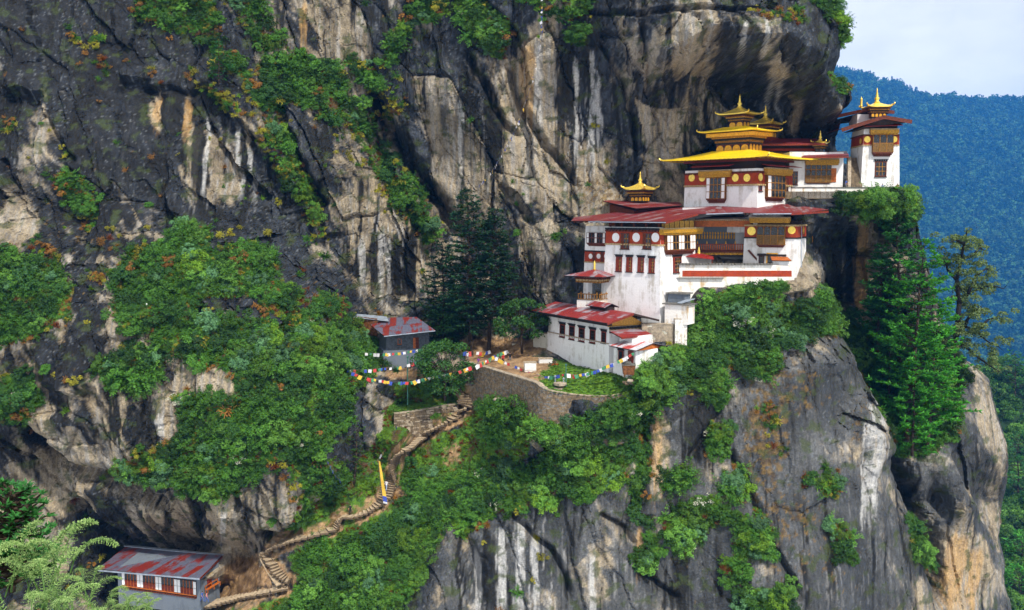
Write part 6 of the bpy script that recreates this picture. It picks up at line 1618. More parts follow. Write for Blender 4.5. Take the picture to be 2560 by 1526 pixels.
def broadleaf(name, label, base, H, crown, mat, seed, n=2600, size=.2, lobes=34, bark='bark', trunk_r=.25, group=None, cat='tree'):
    g = np.random.default_rng(seed); mb = MB(); rx, rz = crown
    cz = H - rz
    a = g.random(lobes) * 6.283; u = g.uniform(-.8, 1, lobes); rr = np.sqrt(1 - u ** 2) * (.55 + .45 * g.random(lobes))
    c = np.stack([rx * rr * np.cos(a), rx * rr * np.sin(a), cz + rz * u * .85], 1); rad = rx * (.2 + .16 * g.random(lobes))
    mb.path([Vector((0, 0, 0)), Vector((.1 * g.normal(), .1 * g.normal(), cz * .6)), Vector((0, 0, cz + rz * .3))], [trunk_r, trunk_r * .75, trunk_r * .3], 7)
    for k in range(0, lobes, 2): q = Vector(c[k]); st = Vector((0, 0, cz * .55 + .4 * rz * g.random())); mb.path([st, st.lerp(q, .55) + Vector((0, 0, .15 * rz)), q], [trunk_r * .4, trunk_r * .22, .03], 5)
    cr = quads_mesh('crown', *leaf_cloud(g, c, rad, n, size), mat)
    T, _ = place_tree(name, label, mb, cr, bark, base, group)
    T['category'] = cat
    return T
broadleaf('leafy_tree', 'dark round leafy tree beside the mossy wall', at(1305, 885, 158), 9.2, (4.2, 4.0), 'leaf_dark', 551, 3600, .26)
broadleaf('leafy_tree', 'dense layered green tree below the prayer flags at the stair head', at(1112, 1003, 153.0), 9.8, (4.7, 4.9), 'leaf_dark', 552, 8000, .20, 60)
broadleaf('leafy_tree', 'dark tree filling the gap between hut and firs', at(1150, 890, 170), 11, (5, 4.6), 'leaf_dark', 553, 3600, .28)
broadleaf('round_shrub', 'rounded green shrub standing below the curved stone wall', hit(1280, 1105) + Vector((0, -.6, 0)), 7.0, (3.6, 3.5), 'leaf_mid', 554, 3600, .2, trunk_r=.12, cat='shrub')
broadleaf('round_shrub', 'small dark round bush right beside the stone steps', hit(1025, 1180) + Vector((0, -.3, 0)), 2.5, (1.25, 1.25), 'leaf_dark', 555, 900, .14, 16, trunk_r=.06, cat='shrub')
# old lichen-hung tree at the edge
def lichen_tree():
    g = np.random.default_rng(77); Y = 158.0; mb = MB(); b = at(2378, 905, Y)
    limbs = [[(2378,905),(2392,830),(2398,760),(2392,700),(2402,650),(2410,610),(2418,575)], [(2398,760),(2420,735),(2450,722),(2480,715),(2510,722)], [(2392,700),(2372,680),(2360,650),(2372,640)], [(2402,650),(2430,640),(2450,620),(2462,628)], [(2385,850),(2410,815),(2440,830),(2470,855),(2500,870)], [(2380,880),(2410,862),(2440,890),(2470,912),(2500,930)], [(2410,610),(2390,600),(2376,606)], [(2420,735),(2440,690),(2465,672),(2490,680)], [(2440,830),(2470,800),(2500,790)], [(2410,815),(2430,780),(2455,765)]]
    ends = []
    for k, l in enumerate(limbs):
        n = len(l); yo = g.uniform(-3.5, 3.5) if k else 0
        pts = [at(x, y, Y + yo * (i / (n - 1)) ) - b for i, (x, y) in enumerate(l)]
        mb.path(pts, [(.5 if k == 0 else .26) * (1 - .85 * i / (n - 1)) + .03 for i in range(n)], 6)
        for i in range(1, n):
            for q in range(6): ends.append(pts[i - 1].lerp(pts[i], g.random()) + Vector(g.normal(size=3) * np.array([.9, 1.2, .8])))
            if k: mb.tube(pts[i], pts[i] + Vector(g.normal(size=3) * .9), .05, .01, 4); 
    c = np.array([tuple(e) for e in ends]); rad = .5 + .5 * g.random(len(c))
    P, U, V, S = leaf_cloud(g, c, rad, 15000, .19, .2, .9)
    cr = quads_mesh('crown', P, U, V, S, 'leaf_lichen')
    place_tree('lichen_tree', 'gnarled dark tree hung with pale lichen at the cliff edge', mb, cr, 'bark_black', b)
lichen_tree()
# ------------------------------------------------------------------ terrace with courtyard and lawn, retaining walls
WALLTOP = [(1160,905,158.0),(1205,917,152.5),(1250,931,147.6),(1300,946,142.6),(1338,958,139.0),(1352,968,137.6),(1380,979,136.8),(1440,988,136.6),(1500,991,137.0),(1552,985,138.0),(1585,962,138.6)]
BACK = [(1175,872,172),(1235,872,168),(1290,874,165),(1330,880,161),(1362,888,157),(1400,902,152),(1440,914,148.5),(1490,925,145),(1530,933,142),(1580,940,140.2),(1600,945,140.5)]
def smooth_line(pts, n):
    q = [Vector(p) for p in pts]; out = []
    for k in range(len(q) - 1):
        a, b, c, d = q[max(k - 1, 0)], q[k], q[k + 1], q[min(k + 2, len(q) - 1)]
        for i in range(n):
            t = i / n; out.append(.5 * ((2 * b) + (c - a) * t + (2 * a - 5 * b + 4 * c - d) * t * t + (3 * b - a - 3 * c + d) * t ** 3))
    return out + [q[-1]]
wt = smooth_line([at(*p) for p in WALLTOP], 3); bk_ = smooth_line([at(*p) for p in BACK], 3)
def terrace_mesh():
    nu, nv = 90, 26; V, C = [], []
    for i in range(nu + 1):
        t = i / nu * (len(wt) - 1); k = min(int(t), len(wt) - 2); f = t - k
        a, b = wt[k].lerp(wt[k + 1], f), bk_[k].lerp(bk_[k + 1], f)
        for j in range(nv + 1):
            p = a.lerp(b, j / nv); V.append((p.x, p.y, p.z + (0 if j == 0 else .05 * math.sin(p.x * 1.7 + p.y) * math.sin(p.y * 1.3))))
    V = np.array(V); px, py = proj(V[:, 0], V[:, 1], V[:, 2])
    n1, n2 = fbm(V[:, 0] / 2, V[:, 1] / 2, 4, 601), fbm(V[:, 0] / .6, V[:, 1] / .6, 3, 602)
    gmask = sstep(-.15, .15, (px - 1352) / 60 + .5 * n1 - .35 * sstep(.0, 1., (930 - py) / 14 - (px - 1400) / 160))
    ec = lerp(C3(.20, .12, .06)[None], C3(.40, .26, .14)[None], sstep(-.5, .5, n1 + .4 * n2)); gc = lerp(C3(.035, .10, .006)[None], C3(.12, .23, .015)[None], sstep(-.5, .5, n2 + .5 * n1))
    me = mesh_np('terrace_ground', V, np.array([(i * (nv + 1) + j, (i + 1) * (nv + 1) + j, (i + 1) * (nv + 1) + j + 1, i * (nv + 1) + j + 1) for i in range(nu) for j in range(nv)]))
    col_attr(me, 'albedo', lerp(ec, gc, gmask)); me.materials.append(M_ROCK)
    o = bpy.data.objects.new('terrace_ground', me); COL.objects.link(o); o['kind'] = 'structure'
    # grass blades on the lawn
    s = np.nonzero(gmask > .6)[0]; s = s[rng.random(len(s)) < .85]
    scatter('lawn_grass', V[s] + rng.normal(size=(len(s), 3)) * np.array([.15, .25, 0]), [VI['grass' if rng.random() < .5 else 'grass2'] for _ in s], [(0, 0, rng.random() * 6.28) for _ in s], [(.45, .45, .32)] * len(s))
terrace_mesh()
def poly_wall(name, label, tops, height, mats, seed, sw=.55, sh=.2, cap=None, batter=.08, thick=.8):
    T = thing(name, label, 'wall', tops[len(tops) // 2] - UP * height)
    for k in range(len(tops) - 1):
        a, b = tops[k], tops[k + 1]; F = Facade(a, (b - a).xy, min(a.z, b.z), batter); L = (b - a).xy.length; zt = min(a.z, b.z)
        mb = MB(); o_ = height
        mb.hexa([F.p(-.05, zt - o_, 0), F.p(L + .05, zt - o_, 0), F.p(L, zt - o_, -thick), F.p(0, zt - o_, -thick), a + F.n * 0 - UP * .02, b - UP * .02, b - F.n * thick - UP * .02, a - F.n * thick - UP * .02])
        mb.obj('core', 'mortar_dark', T)
        rr = random.Random(seed + k); groups = {m: MB() for m in mats}; z = zt - height
        while z < max(a.z, b.z) - .05:
            h = sh * rr.uniform(.7, 1.35); s = rr.uniform(-sw, 0)
            while s < L:
                w = sw * rr.uniform(.45, 1.7); s0, s1 = max(s, -.04), min(s + w, L + .04)
                top = a.z + (b.z - a.z) * min(1, max(0, (s0 + s1) / 2 / L))
                if s1 - s0 > .06 and z < top - .04: F.add(groups[rr.choice(mats)], s0 + .02, s1 - .02, z + .015, min(z + h - .015, top), -.1, rr.uniform(.01, .11))
                s += w
            z += h
        for m, g in groups.items():
            if g.v: o = g.obj('stonework', m, T); o['kind'] = 'stuff'
        if cap:
            n = max(1, round(L / .9))
            for q in range(n):
                p0, p1 = a.lerp(b, q / n), a.lerp(b, (q + .96) / n); mb = MB(); w = F.n * .5
                mb.hexa([p0 + F.n * .1, p1 + F.n * .1, p1 - F.n * thick, p0 - F.n * thick, p0 + F.n * .1 + UP * .13, p1 + F.n * .1 + UP * .13, p1 - F.n * thick + UP * .13, p0 - F.n * thick + UP * .13]); mb.obj('coping_slab', cap, T)
    return T
poly_wall('retaining_wall', 'tall curved rubble stone retaining wall holding up courtyard and lawn', [p.copy() for p in wt], 7.2, ('stone_brown', 'stone_grey', 'stone_brown', 'stone_brown'), 3, cap='stone_pale')
poly_wall('lower_retaining_wall', 'brown stone retaining wall under the grass shelf left of the steps', [at(985,1036,152.6), at(1025,1031,153.2), at(1085,1021,154.2), at(1146,1010,155.6)], 4.0, ('stone_brown', 'stone_pale', 'stone_brown'), 31, cap='stone_pale')
poly_wall('landing_wall', 'curved stone wall carrying the lowest landing of the steps', [at(700,1378,147.2), at(668,1374,147.6), at(648,1386,146.2), at(652,1402,144.4), at(668,1432,142.0), at(692,1466,140.2)][::-1][::-1], 3.4, ('stone_brown', 'stone_pale', 'stone_grey'), 37, cap='step_stone')
poly_wall('stair_side_wall', 'short brown stone wall at the bend of the steps', [at(1183,962,157.6), at(1190,980,156.2), at(1197,1002,154.8)], 1.3, ('stone_brown', 'stone_pale'), 39, cap='stone_pale', thick=.4)
mb = MB(); mb.slab([at(980,1036,155), at(1150,1010,156.6), at(1150,985,164), at(985,1000,163)], (0, 0, -.4))
def shelf():
    V = []; n = 24
    a, b, c, d = at(985, 1036, 152.6), at(1146, 1010, 155.6), at(1120, 975, 166.0), at(985, 1002, 163.0)
    for i in range(n + 1):
        for j in range(n + 1):
            p = a.lerp(b, i / n).lerp(d.lerp(c, i / n), j / n); V.append((p.x, p.y, p.z + .1 * math.sin(p.x * 2) * math.sin(p.y * 1.7) * (j > 0)))
    V = np.array(V); nn = fbm(V[:, 0] / 1.5, V[:, 1] / 1.5, 4, 603)
    me = mesh_np('grass_shelf', V, np.array([(i * (n + 1) + j, (i + 1) * (n + 1) + j, (i + 1) * (n + 1) + j + 1, i * (n + 1) + j + 1) for i in range(n) for j in range(n)]))
    col_attr(me, 'albedo', lerp(C3(.03, .09, .008)[None], C3(.11, .21, .016)[None], sstep(-.5, .5, nn))); me.materials.append(M_ROCK)
    o = bpy.data.objects.new('grass_shelf', me); COL.objects.link(o); o['kind'] = 'structure'
    s = rng.integers(0, len(V), 420); scatter('shelf_grass', V[s] + rng.normal(size=(420, 3)) * np.array([.2, .3, 0]), [VI['grass']] * 420, [(0, 0, rng.random() * 6.28) for _ in s], [(.5, .5, .4)] * 420)
shelf()
# ------------------------------------------------------------------ the stone path: every step a slab of its own
def build_path():
    pts = [p.copy() for p in PATHW]
    for k in range(1, len(pts)):                       # never let the way run downhill
        if pts[k].z < pts[k - 1].z + .02 and k > 3: pts[k].z = pts[k - 1].z + .02
    # settle on the finished ground
    T = thing('stone_stairway', 'long winding flight of pale stone steps climbing from the grey house to the courtyard', 'stairs', pts[0])
    B = pts[0]; vs = []
    rr = random.Random(4)
    for v in range(7):                                 # step slabs of two or three flags each, unit width 1 (x), depth along y
        mb = MB(); x = -.5; n = rr.choice((2, 2, 3))
        cuts = sorted([-.5, .5] + [(-.5 + (q + 1) / n) + rr.uniform(-.07, .07) for q in range(n - 1)])
        for a, b in zip(cuts[:-1], cuts[1:]):
            e = rr.uniform(-.05, .05)
            mb.hexa([(a + .008, -.5 + e, -.9), (b - .008, -.5 + rr.uniform(-.06, .06), -.9), (b - .008, .5, -.9), (a + .008, .5, -.9), (a + .012, -.5 + e, rr.uniform(-.03, .08)), (b - .012, -.5 + rr.uniform(-.06, .06), rr.uniform(-.03, .08)), (b - .012, .5, .02), (a + .012, .5, .02)])
        me = mb.mesh('step', 'step_stone'); me.materials.append(MATS['riser_shade'])
        for q in me.polygons: q.material_index = 0 if q.normal.z > .5 else 1  # all faces but the treads take the darker, painted-in shade
        vs.append(me)
    seg = []
    for k in range(len(pts) - 1):
        a, b = pts[k], pts[k + 1]; h = (b - a).xy.length; rise = b.z - a.z
        steep = rise / max(h, .01)
        n = max(1, round(rise / (.36 if k > len(pts) - 6 else .29))) if steep > .22 else max(1, round(h / 1.0))
        for q in range(n):
            t0 = (q + .5) / n; p = a.lerp(b, t0); d = (b - a).xy.normalized()
            # average direction with the next leg near its end
            nb = pts[min(k + 2, len(pts) - 1)] - b; pb = a - pts[max(k - 1, 0)]
            if nb.xy.length > 0 and t0 > .5: d = d.lerp(nb.xy.normalized(), (t0 - .5)).normalized()
            if pb.xy.length > 0 and t0 < .5: d = d.lerp(pb.xy.normalized(), (.5 - t0)).normalized()
            dep = max(h / n * 1.15, .42) if steep > .22 else h / n * 1.02
            seg.append((p, d, dep, steep))
    for k, (p, d, dep, steep) in enumerate(seg):
        t = k / len(seg); w = 2.6 + .5 * math.sin(k * .9) * .2 + (.5 if t < .2 else 0) + (1.1 if t > .9 else 0)
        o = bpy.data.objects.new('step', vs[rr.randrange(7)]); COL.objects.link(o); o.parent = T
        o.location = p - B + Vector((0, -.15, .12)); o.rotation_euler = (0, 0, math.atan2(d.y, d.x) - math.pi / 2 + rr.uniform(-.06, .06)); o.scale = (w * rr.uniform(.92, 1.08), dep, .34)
build_path()
# ------------------------------------------------------------------ small things in the yard
def yard_things():
    def plinth(label, x0, x1, y0, y1, Y):
        a = at((x0 + x1) / 2, y1, Y); w = (x1 - x0) / 2400 * Y; h = (y1 - y0) / 2400 * Y * .85
        T = thing('stone_plinth', label, 'plinth', a)
        F = Facade((a.x - w / 2, a.y), (1, .12)); mb = MB(); F.add(mb, 0, w, a.z - .3, a.z + h, -1.1, 0); mb.obj('body', 'plaster_stained', T)
        stones_on(F, T, 0, w, a.z, a.z + h, .0, .4, .2, 'white_paint', seed=int(x0)); strip(F, T, 'cap', 'stone_pale', -.1, w + .1, a.z + h, a.z + h + .12, -1.2, .1)
    plinth('small whitewashed stone plinth at the left end of the lawn', 1312, 1341, 905, 926, 146); plinth('whitewashed bench-like plinth against the long house wall', 1348, 1382, 896, 913, 151)
    def mossy(label, x0, x1, y0, y1, Y, d):
        a = at(x0, y1, Y); b = at(x1, y1, Y + d); F = Facade(a, (b - a).xy); L = (b - a).xy.length; h = (y1 - y0) / 2400 * Y
        T = thing('mossy_wall', label, 'wall', (a + b) / 2); mb = MB(); F.add(mb, 0, L, a.z - 1, a.z + h, -.5, 0); mb.obj('wall', 'plaster_mossy', T); strip(F, T, 'coping', 'stone_brown', -.1, L + .1, a.z + h, a.z + h + .16, -.65, .15)
    mossy('moss streaked white wall joining the long house', 1333, 1388, 830, 888, 160, -3.5); mossy('low mossy wall behind the courtyard tree', 1280, 1331, 858, 893, 164, -1.5); mossy('tall mossy wall end behind the red roof corner', 1362, 1392, 788, 832, 165, 0)
    # firewood
    c = at(1384, 917, 149.5); T = thing('firewood_pile', 'heap of brown firewood logs by the white house wall', 'firewood', c); rr = random.Random(3)
    for k in range(26):
        x, z = rr.uniform(-.75, .75), 0; z = rr.uniform(.08, 1.0) * (1 - abs(x) * .8); y = rr.uniform(-.2, .2); mb = MB(); mb.tube((x, y - .45, z), (x + rr.uniform(-.15, .15), y + .45, z + rr.uniform(-.1, .1)), .09, .08, 7); o = mb.obj('log', rr.choice(('bark_pale', 'orange_wood', 'bark')), T, (0, 0, 0))
    # rusty bin with lid
    c = at(1571, 936, 138.0); T = thing('metal_bin', 'rusty metal incinerator bin with open grey lid beside the porch', 'bin', c); w = 1.0
    mb = MB(); mb.hexa([(-.75, -.6, 0), (.75, -.6, 0), (.75, .6, 0), (-.75, .6, 0), (-.92, -.75, 1.45), (.92, -.75, 1.45), (.92, .75, 1.45), (-.92, .75, 1.45)]); mb.obj('body', 'rust', T, (0, 0, 0))
    mb = MB(); mb.slab([(-1.0, -.85, 1.46), (1.0, -.85, 1.46), (1.0, .85, 1.62), (-1.0, .85, 1.62)], (0, 0, -.06)); mb.obj('lid', 'slate', T, (0, 0, 0)); mb = MB(); mb.box((-.2, 0, 1.75), (.5, 0, 0), (0, .45, 0), (0, 0, .16)); mb.obj('hatch', 'slate', T, (0, 0, 0))
    for x in (-.6, .6): mb = MB(); mb.box((x, -.5, -.15), (.06, 0, 0), (0, .06, 0), (0, 0, .2)); mb.obj('leg', 'rust', T, (0, 0, 0))
    # rubble heap
    c = at(1588, 958, 137.6); T = thing('rubble_heap', 'heap of broken pale stones at the right end of the lawn', 'rubble', c)
    for k in range(34):
        s = rr.uniform(.14, .42); p = Vector((rr.gauss(0, 1.0), rr.gauss(0, .5), rr.uniform(0, .5))); q = Matrix.Rotation(rr.random() * 3, 3, 'Z') @ Matrix.Rotation(rr.random(), 3, 'X'); mb = MB(); mb.box(p, q @ Vector((s, 0, 0)), q @ Vector((0, s * .7, 0)), q @ Vector((0, 0, s * .5))); mb.obj('stone', rr.choice(('stone_pale', 'stone_grey', 'stone_brown')), T, (0, 0, 0))
    # poles
    def pole(name, label, x, y0, y1, Y, r, mat, cap=None, x1=None):
        b, t = at(x, y1, Y), at(x1 or x, y0, Y); T = thing(name, label, 'pole', b); mb = MB(); mb.tube((0, 0, -.3), t - b, r, r * .8, 8); mb.obj('shaft', mat, T, (0, 0, 0))
        mb = MB(); mb.lathe(t - b, [(r * 1.2, 0), (r * 1.8, r), (r * 1.5, r * 2.5), (r * .4, r * 3.5)], 8); mb.obj('cap', cap or mat, T, (0, 0, 0))
    pole('green_pole', 'tall green pole holding prayer flag lines on the grass shelf', 1019, 895, 1009, 155.5, .11, 'green_pole'); pole('green_pole', 'slim green pole among prayer flags on the lawn', 1415, 915, 968, 139, .09, 'green_pole')
    pole('marker_post', 'short blue grey marker post at the back of the lawn', 1388, 944, 955, 140.5, .1, 'zinc'); pole('marker_post', 'short blue grey marker post near the flat lawn stone', 1409, 950, 964, 139.2, .1, 'zinc')
    h = hit(371, 840); pole('lamp_post', 'thin lamp post standing in the shrubs on the left cliff', 371, 764, 840, h.y - .3, .09, 'bark_pale', 'white_paint', 367)
    for lab, x, y in (('larger flat stone lying in the lawn', 1400, 960), ('pale flat slab at the lawn edge', 1392, 971)):
        p = at(x, y, 138.6); T = thing('flat_stone', lab, 'stone', p); mb = MB(); mb.slab([(p + Vector((rr.uniform(.8, 1.1) * math.cos(k * .9), rr.uniform(.8, 1.4) * math.sin(k * .9), .14))) for k in range(7)], (0, 0, -.3)); mb.obj('slab', 'stone_pale', T)
    p = at(1265, 1000, 147.5); T = thing('boulder', 'striped flat boulder lying on grass below the retaining wall', 'boulder', p); bm = bmesh.new(); bmesh.ops.create_icosphere(bm, subdivisions=3, radius=1)
    for v in bm.verts: k = 1 + .25 * math.sin(v.co.x * 5 + v.co.z * 3) * math.cos(v.co.y * 4); v.co = Vector((v.co.x * 1.7 * k, v.co.y * 1.0 * k, v.co.z * .8 * k))
    me = bpy.data.meshes.new('body'); bm.to_mesh(me); bm.free(); me.materials.append(MATS['stone_pale']); o = bpy.data.objects.new('body', me); COL.objects.link(o); o.parent = T
yard_things()
# ------------------------------------------------------------------ prayer flags
for nm, c in (('flag_blue', (.04, .075, .36)), ('flag_white', (.62, .62, .64)), ('flag_red', (.45, .05, .045)), ('flag_green', (.05, .22, .11)), ('flag_yellow', (.62, .40, .05)), ('flag_orange', (.6, .2, .07))): simple(nm, c, .85, .15, 4)
FLAGM = {}
def flag_mesh(col, v):
    if (col, v) in FLAGM: return FLAGM[(col, v)]
    rr = random.Random(hash((len(col), v)) % 1000); n = 4; mb = MB(); ph = rr.uniform(0, 6)
    P = [[Vector((-.5 + i / n, .10 * math.sin(ph + i * 1.6 + j * .8) * j / 3 - .05 * j, -j / 3 + .04 * math.sin(ph + i))) for i in range(n + 1)] for j in range(4)]
    for j in range(3):
        for i in range(n): mb.face([P[j + 1][i], P[j + 1][i + 1], P[j][i + 1], P[j][i]])
    FLAGM[(col, v)] = mb.mesh('flag', col); return FLAGM[(col, v)]
def flag_line(label, pts, n, size=.55, colors=('flag_blue', 'flag_white', 'flag_red', 'flag_green', 'flag_yellow'), seed=1, skip=.16, group='strings of prayer flags'):
    P = [at(*p) for p in pts]; T = thing('prayer_flag_line', label, 'prayer flags', P[0], group); rr = random.Random(seed)
    mb = MB(); mb.path(P, [.018] * len(P), 4); mb.obj('string', 'rope', T)
    L = [0]
    for a, b in zip(P, P[1:]): L.append(L[-1] + (b - a).length)
    for k in range(n):
        if rr.random() < skip: continue
        s = L[-1] * (k + .5 + rr.uniform(-.42, .42)) / n; q = max(i for i in range(len(L)) if L[i] <= s); q = min(q, len(P) - 2); f = (s - L[q]) / max(L[q + 1] - L[q], 1e-6)
        p = P[q].lerp(P[q + 1], f); d = P[q + 1] - P[q]
        o = bpy.data.objects.new('flag', flag_mesh(colors[(k + rr.choice((0, 0, 0, 1))) % len(colors)], rr.randrange(4))); COL.objects.link(o); o.parent = T
        o.location = p - P[0]; o.rotation_euler = (rr.uniform(-.3, .2), -math.atan2(d.z, d.xy.length) * .8 + rr.uniform(-.25, .25), math.atan2(d.y, d.x) * .6 + rr.uniform(-.3, .3)); w = size * rr.uniform(.65, 1.15); o.scale = (w, w, w * rr.uniform(.9, 1.2))
def fade(pts, y0, y1): n = len(pts) - 1; return [(x, y, y0 + (y1 - y0) * k / n) for k, (x, y) in enumerate(pts)]
flag_line('colourful prayer flags strung across the front of the plank hut', fade([(905,882),(940,884),(961,884),(1003,881),(1033,876),(1068,870),(1091,863),(1120,855)], 157.5, 156.5), 34, .46, seed=1)
flag_line('sparse prayer flags below the hut base', fade([(863,924),(887,925),(925,924),(959,920),(980,919),(1003,916),(1029,908),(1050,900)], 152, 156), 20, .48, seed=2, skip=.2)
flag_line('longest sagging line of prayer flags in front of the layered tree', fade([(880,930),(910,943),(945,949),(980,955),(1022,955),(1061,946),(1108,936),(1143,929),(1180,915)], 149.5, 151), 48, .52, seed=3)
flag_line('prayer flags rising from the courtyard wall to the fir trunks', fade([(1190,914),(1213,902),(1236,888),(1276,873)], 151, 158), 18, .5, seed=4)
flag_line('prayer flags running from the courtyard down onto the lawn', fade([(1236,889),(1259,903),(1283,912),(1322,930),(1341,935),(1359,942),(1383,940),(1416,934)], 151, 139.2), 34, .5, seed=5)
flag_line('prayer flags from the lawn pole up to the porch roof', fade([(1416,934),(1438,937),(1464,933),(1494,925),(1511,916),(1537,905),(1559,895),(1582,882)], 139.2, 137), 24, .5, seed=6)
flag_line('small prayer flags slanting down beside the upper steps', fade([(992,1065),(975,1107),(958,1132),(944,1150),(912,1162)], 149.5, 144.5), 26, .5, seed=7)
flag_line('tattered blue flags hanging in the shrubs left of the young larch', fade([(853,1204),(836,1187),(815,1150)], 142.5, 142.8), 12, .45, ('flag_blue', 'flag_white', 'flag_blue', 'flag_red'), 8)
flag_line('very long string of tiny flags hanging down the tan cliff', fade([(1357,-10),(1355,77),(1345,147),(1331,203),(1313,256),(1296,305),(1278,343),(1250,396),(1226,434),(1192,470)], 160, 158), 90, .46, ('flag_blue', 'flag_white', 'flag_white', 'flag_blue', 'flag_yellow'), 9)
flag_line('prayer flags hanging in the shade between the fir trunks', fade([(1160,880),(1185,878),(1205,882),(1225,876)], 159, 160), 12, .7, seed=10)
def banner():
    b, t = at(959, 1273, 143.6), at(945, 1149, 143.6); T = thing('flag_banner', 'tall pole with a long narrow yellow prayer banner beside the steps', 'banner', b)
    mb = MB(); mb.tube((0, 0, -.3), t - b, .07, .04, 7); mb.obj('pole', 'bark_pale', T, (0, 0, 0)); d = t - b
    for nm, f0, f1, m in (('banner_cloth', .98, .27, 'flag_yellow'), ('banner_tail', .27, .16, 'flag_blue'), ('banner_patch', .16, .12, 'flag_white')):
        mb = MB(); n = 14
        def q(f, s): return d * f + Vector((.08 + s * (.25 + .45 * (1 - f)), -.05 - .10 * math.sin(f * 14) * s, -.15 * s))
        for i in range(n): e0, e1 = f0 + (f1 - f0) * i / n, f0 + (f1 - f0) * (i + 1) / n; mb.face([q(e1, 0), q(e1, 1), q(e0, 1), q(e0, 0)])
        mb.obj(nm, m, T, (0, 0, 0))
banner()
# ------------------------------------------------------------------ people
simple('skin', (.36, .19, .12), .6, .1); simple('hair', (.012, .01, .009), .6, .2)
for nm, c in (('cloth_white', (.72, .72, .74)), ('cloth_blue', (.05, .12, .42)), ('cloth_navy', (.02, .035, .10)), ('cloth_lightblue', (.30, .38, .58)), ('cloth_black', (.012, .012, .014)), ('cloth_red', (.50, .025, .025)), ('cloth_maroon', (.22, .02, .025)), ('cloth_purple', (.16, .04, .30)), ('cloth_pink', (.55, .22, .22)), ('cloth_grey', (.16, .16, .17)), ('shoe', (.02, .018, .016))): simple(nm, c, .85, .2, 6)
POSES = {}
def body(pose):
    """one continuous skinned figure, 1.7 m tall, facing -Y"""
    if pose in POSES: return POSES[pose]
    V, E, Rd, Tg = [], [], [], []
    def v(p, r, tag_): V.append(p); Rd.append(r); Tg.append(tag_); return len(V) - 1
    def chain(s, pts):
        for p, r, t_ in pts: k = v(p, r, t_); E.append((s, k)); s = k
        return s
    sit = pose == 'sit'; st = {'stand': 0, 'walk': .26, 'climb': .2, 'sit': 0}[pose]; lean = {'stand': 0, 'walk': -.05, 'climb': -.16, 'sit': -.05}[pose]; H0 = .5 if sit else .92
    pel = v((0, 0, H0), .135, 2)
    ch = chain(pel, [((0, lean * .4, H0 + .16), .125, 1), ((0, lean * .9, H0 + .36), .145, 1), ((0, lean * 1.1, H0 + .47), .10, 1)])
    chain(ch, [((0, lean * 1.2, H0 + .545), .055, 0), ((0, lean * 1.3 - .01, H0 + .62), .082, 0), ((0, lean * 1.35, H0 + .71), .095, 4), ((0, lean * 1.35 + .01, H0 + .775), .055, 4)])
    for s in (-1, 1):
        sh = chain(ch, [((s * .17, lean * 1.1, H0 + .455), .066, 1)]); sw = s * st
        hand = chain(sh, [((s * .235, lean + .06 + sw * .3, H0 + .2), .048, 1), ((s * .25, lean - .06 - abs(lean) + sw * .55, H0 - .02), .036, 0), ((s * .25, lean - .1 - abs(lean) + sw * .6, H0 - .09), .03, 0)])
        for q in range(4): chain(hand, [((s * (.25 + .006 * q), lean - .135 - abs(lean) + sw * .6 + .017 * q, H0 - .14 + .004 * abs(q - 1)), .010, 0), ((s * (.245 + .006 * q), lean - .145 - abs(lean) + sw * .6 + .017 * q, H0 - .175), .008, 0)])
        chain(hand, [((s * .225, lean - .14 - abs(lean) + sw * .6, H0 - .105), .011, 0), ((s * .215, lean - .16 - abs(lean) + sw * .6, H0 - .13), .009, 0)])
        if sit: chain(pel, [((s * .09, -.02, H0 - .02), .09, 2), ((s * .11, -.42, H0 + .02), .07, 2), ((s * .11, -.45, H0 - .38), .048, 2), ((s * .11, -.57, H0 - .43), .04, 3)])
        else:
            y = -s * st; kn = -.12 if (pose == 'climb' and s < 0) else -.02; ft = .14 if (pose == 'climb' and s < 0) else 0
            chain(pel, [((s * .09, 0, .86), .095, 2), ((s * .10, y * .5 + kn, .48 + ft), .066, 2), ((s * .105, y + .03, .10 + ft), .044, 2), ((s * .11, y - .11, .045 + ft), .036, 3)])
    me = bpy.data.meshes.new('skel'); me.from_pydata(V, E, []); o = bpy.data.objects.new('skel', me); COL.objects.link(o)
    o.modifiers.new('skin', 'SKIN')
    for k, sv in enumerate(me.skin_vertices[0].data): sv.radius = (Rd[k], Rd[k] * (.72 if Tg[k] in (1, 2) and Rd[k] > .11 else 1)); sv.use_root = k == 0
    sb = o.modifiers.new('sub', 'SUBSURF'); sb.levels = 1; sb.render_levels = 1
    dg = bpy.context.evaluated_depsgraph_get(); out = bpy.data.meshes.new_from_object(o.evaluated_get(dg)); bpy.data.objects.remove(o)
    A = np.array(V); B0, B1 = A[[e[0] for e in E]], A[[e[1] for e in E]]; tg = np.array([Tg[e[1]] for e in E])
    out.materials.clear()
    for _ in range(5): out.materials.append(None)
    for p in out.polygons:
        c = np.array(p.center); dd = B1 - B0; t_ = np.clip(((c - B0) * dd).sum(1) / ((dd * dd).sum(1) + 1e-9), 0, 1); k = np.argmin(np.linalg.norm(B0 + dd * t_[:, None] - c, axis=1)); m = tg[k]
        if m == 0 and c[2] > H0 + .64 and c[1] > lean * 1.3 + .02: m = 4
        p.material_index = int(m); p.use_smooth = True
    POSES[pose] = out
    return out
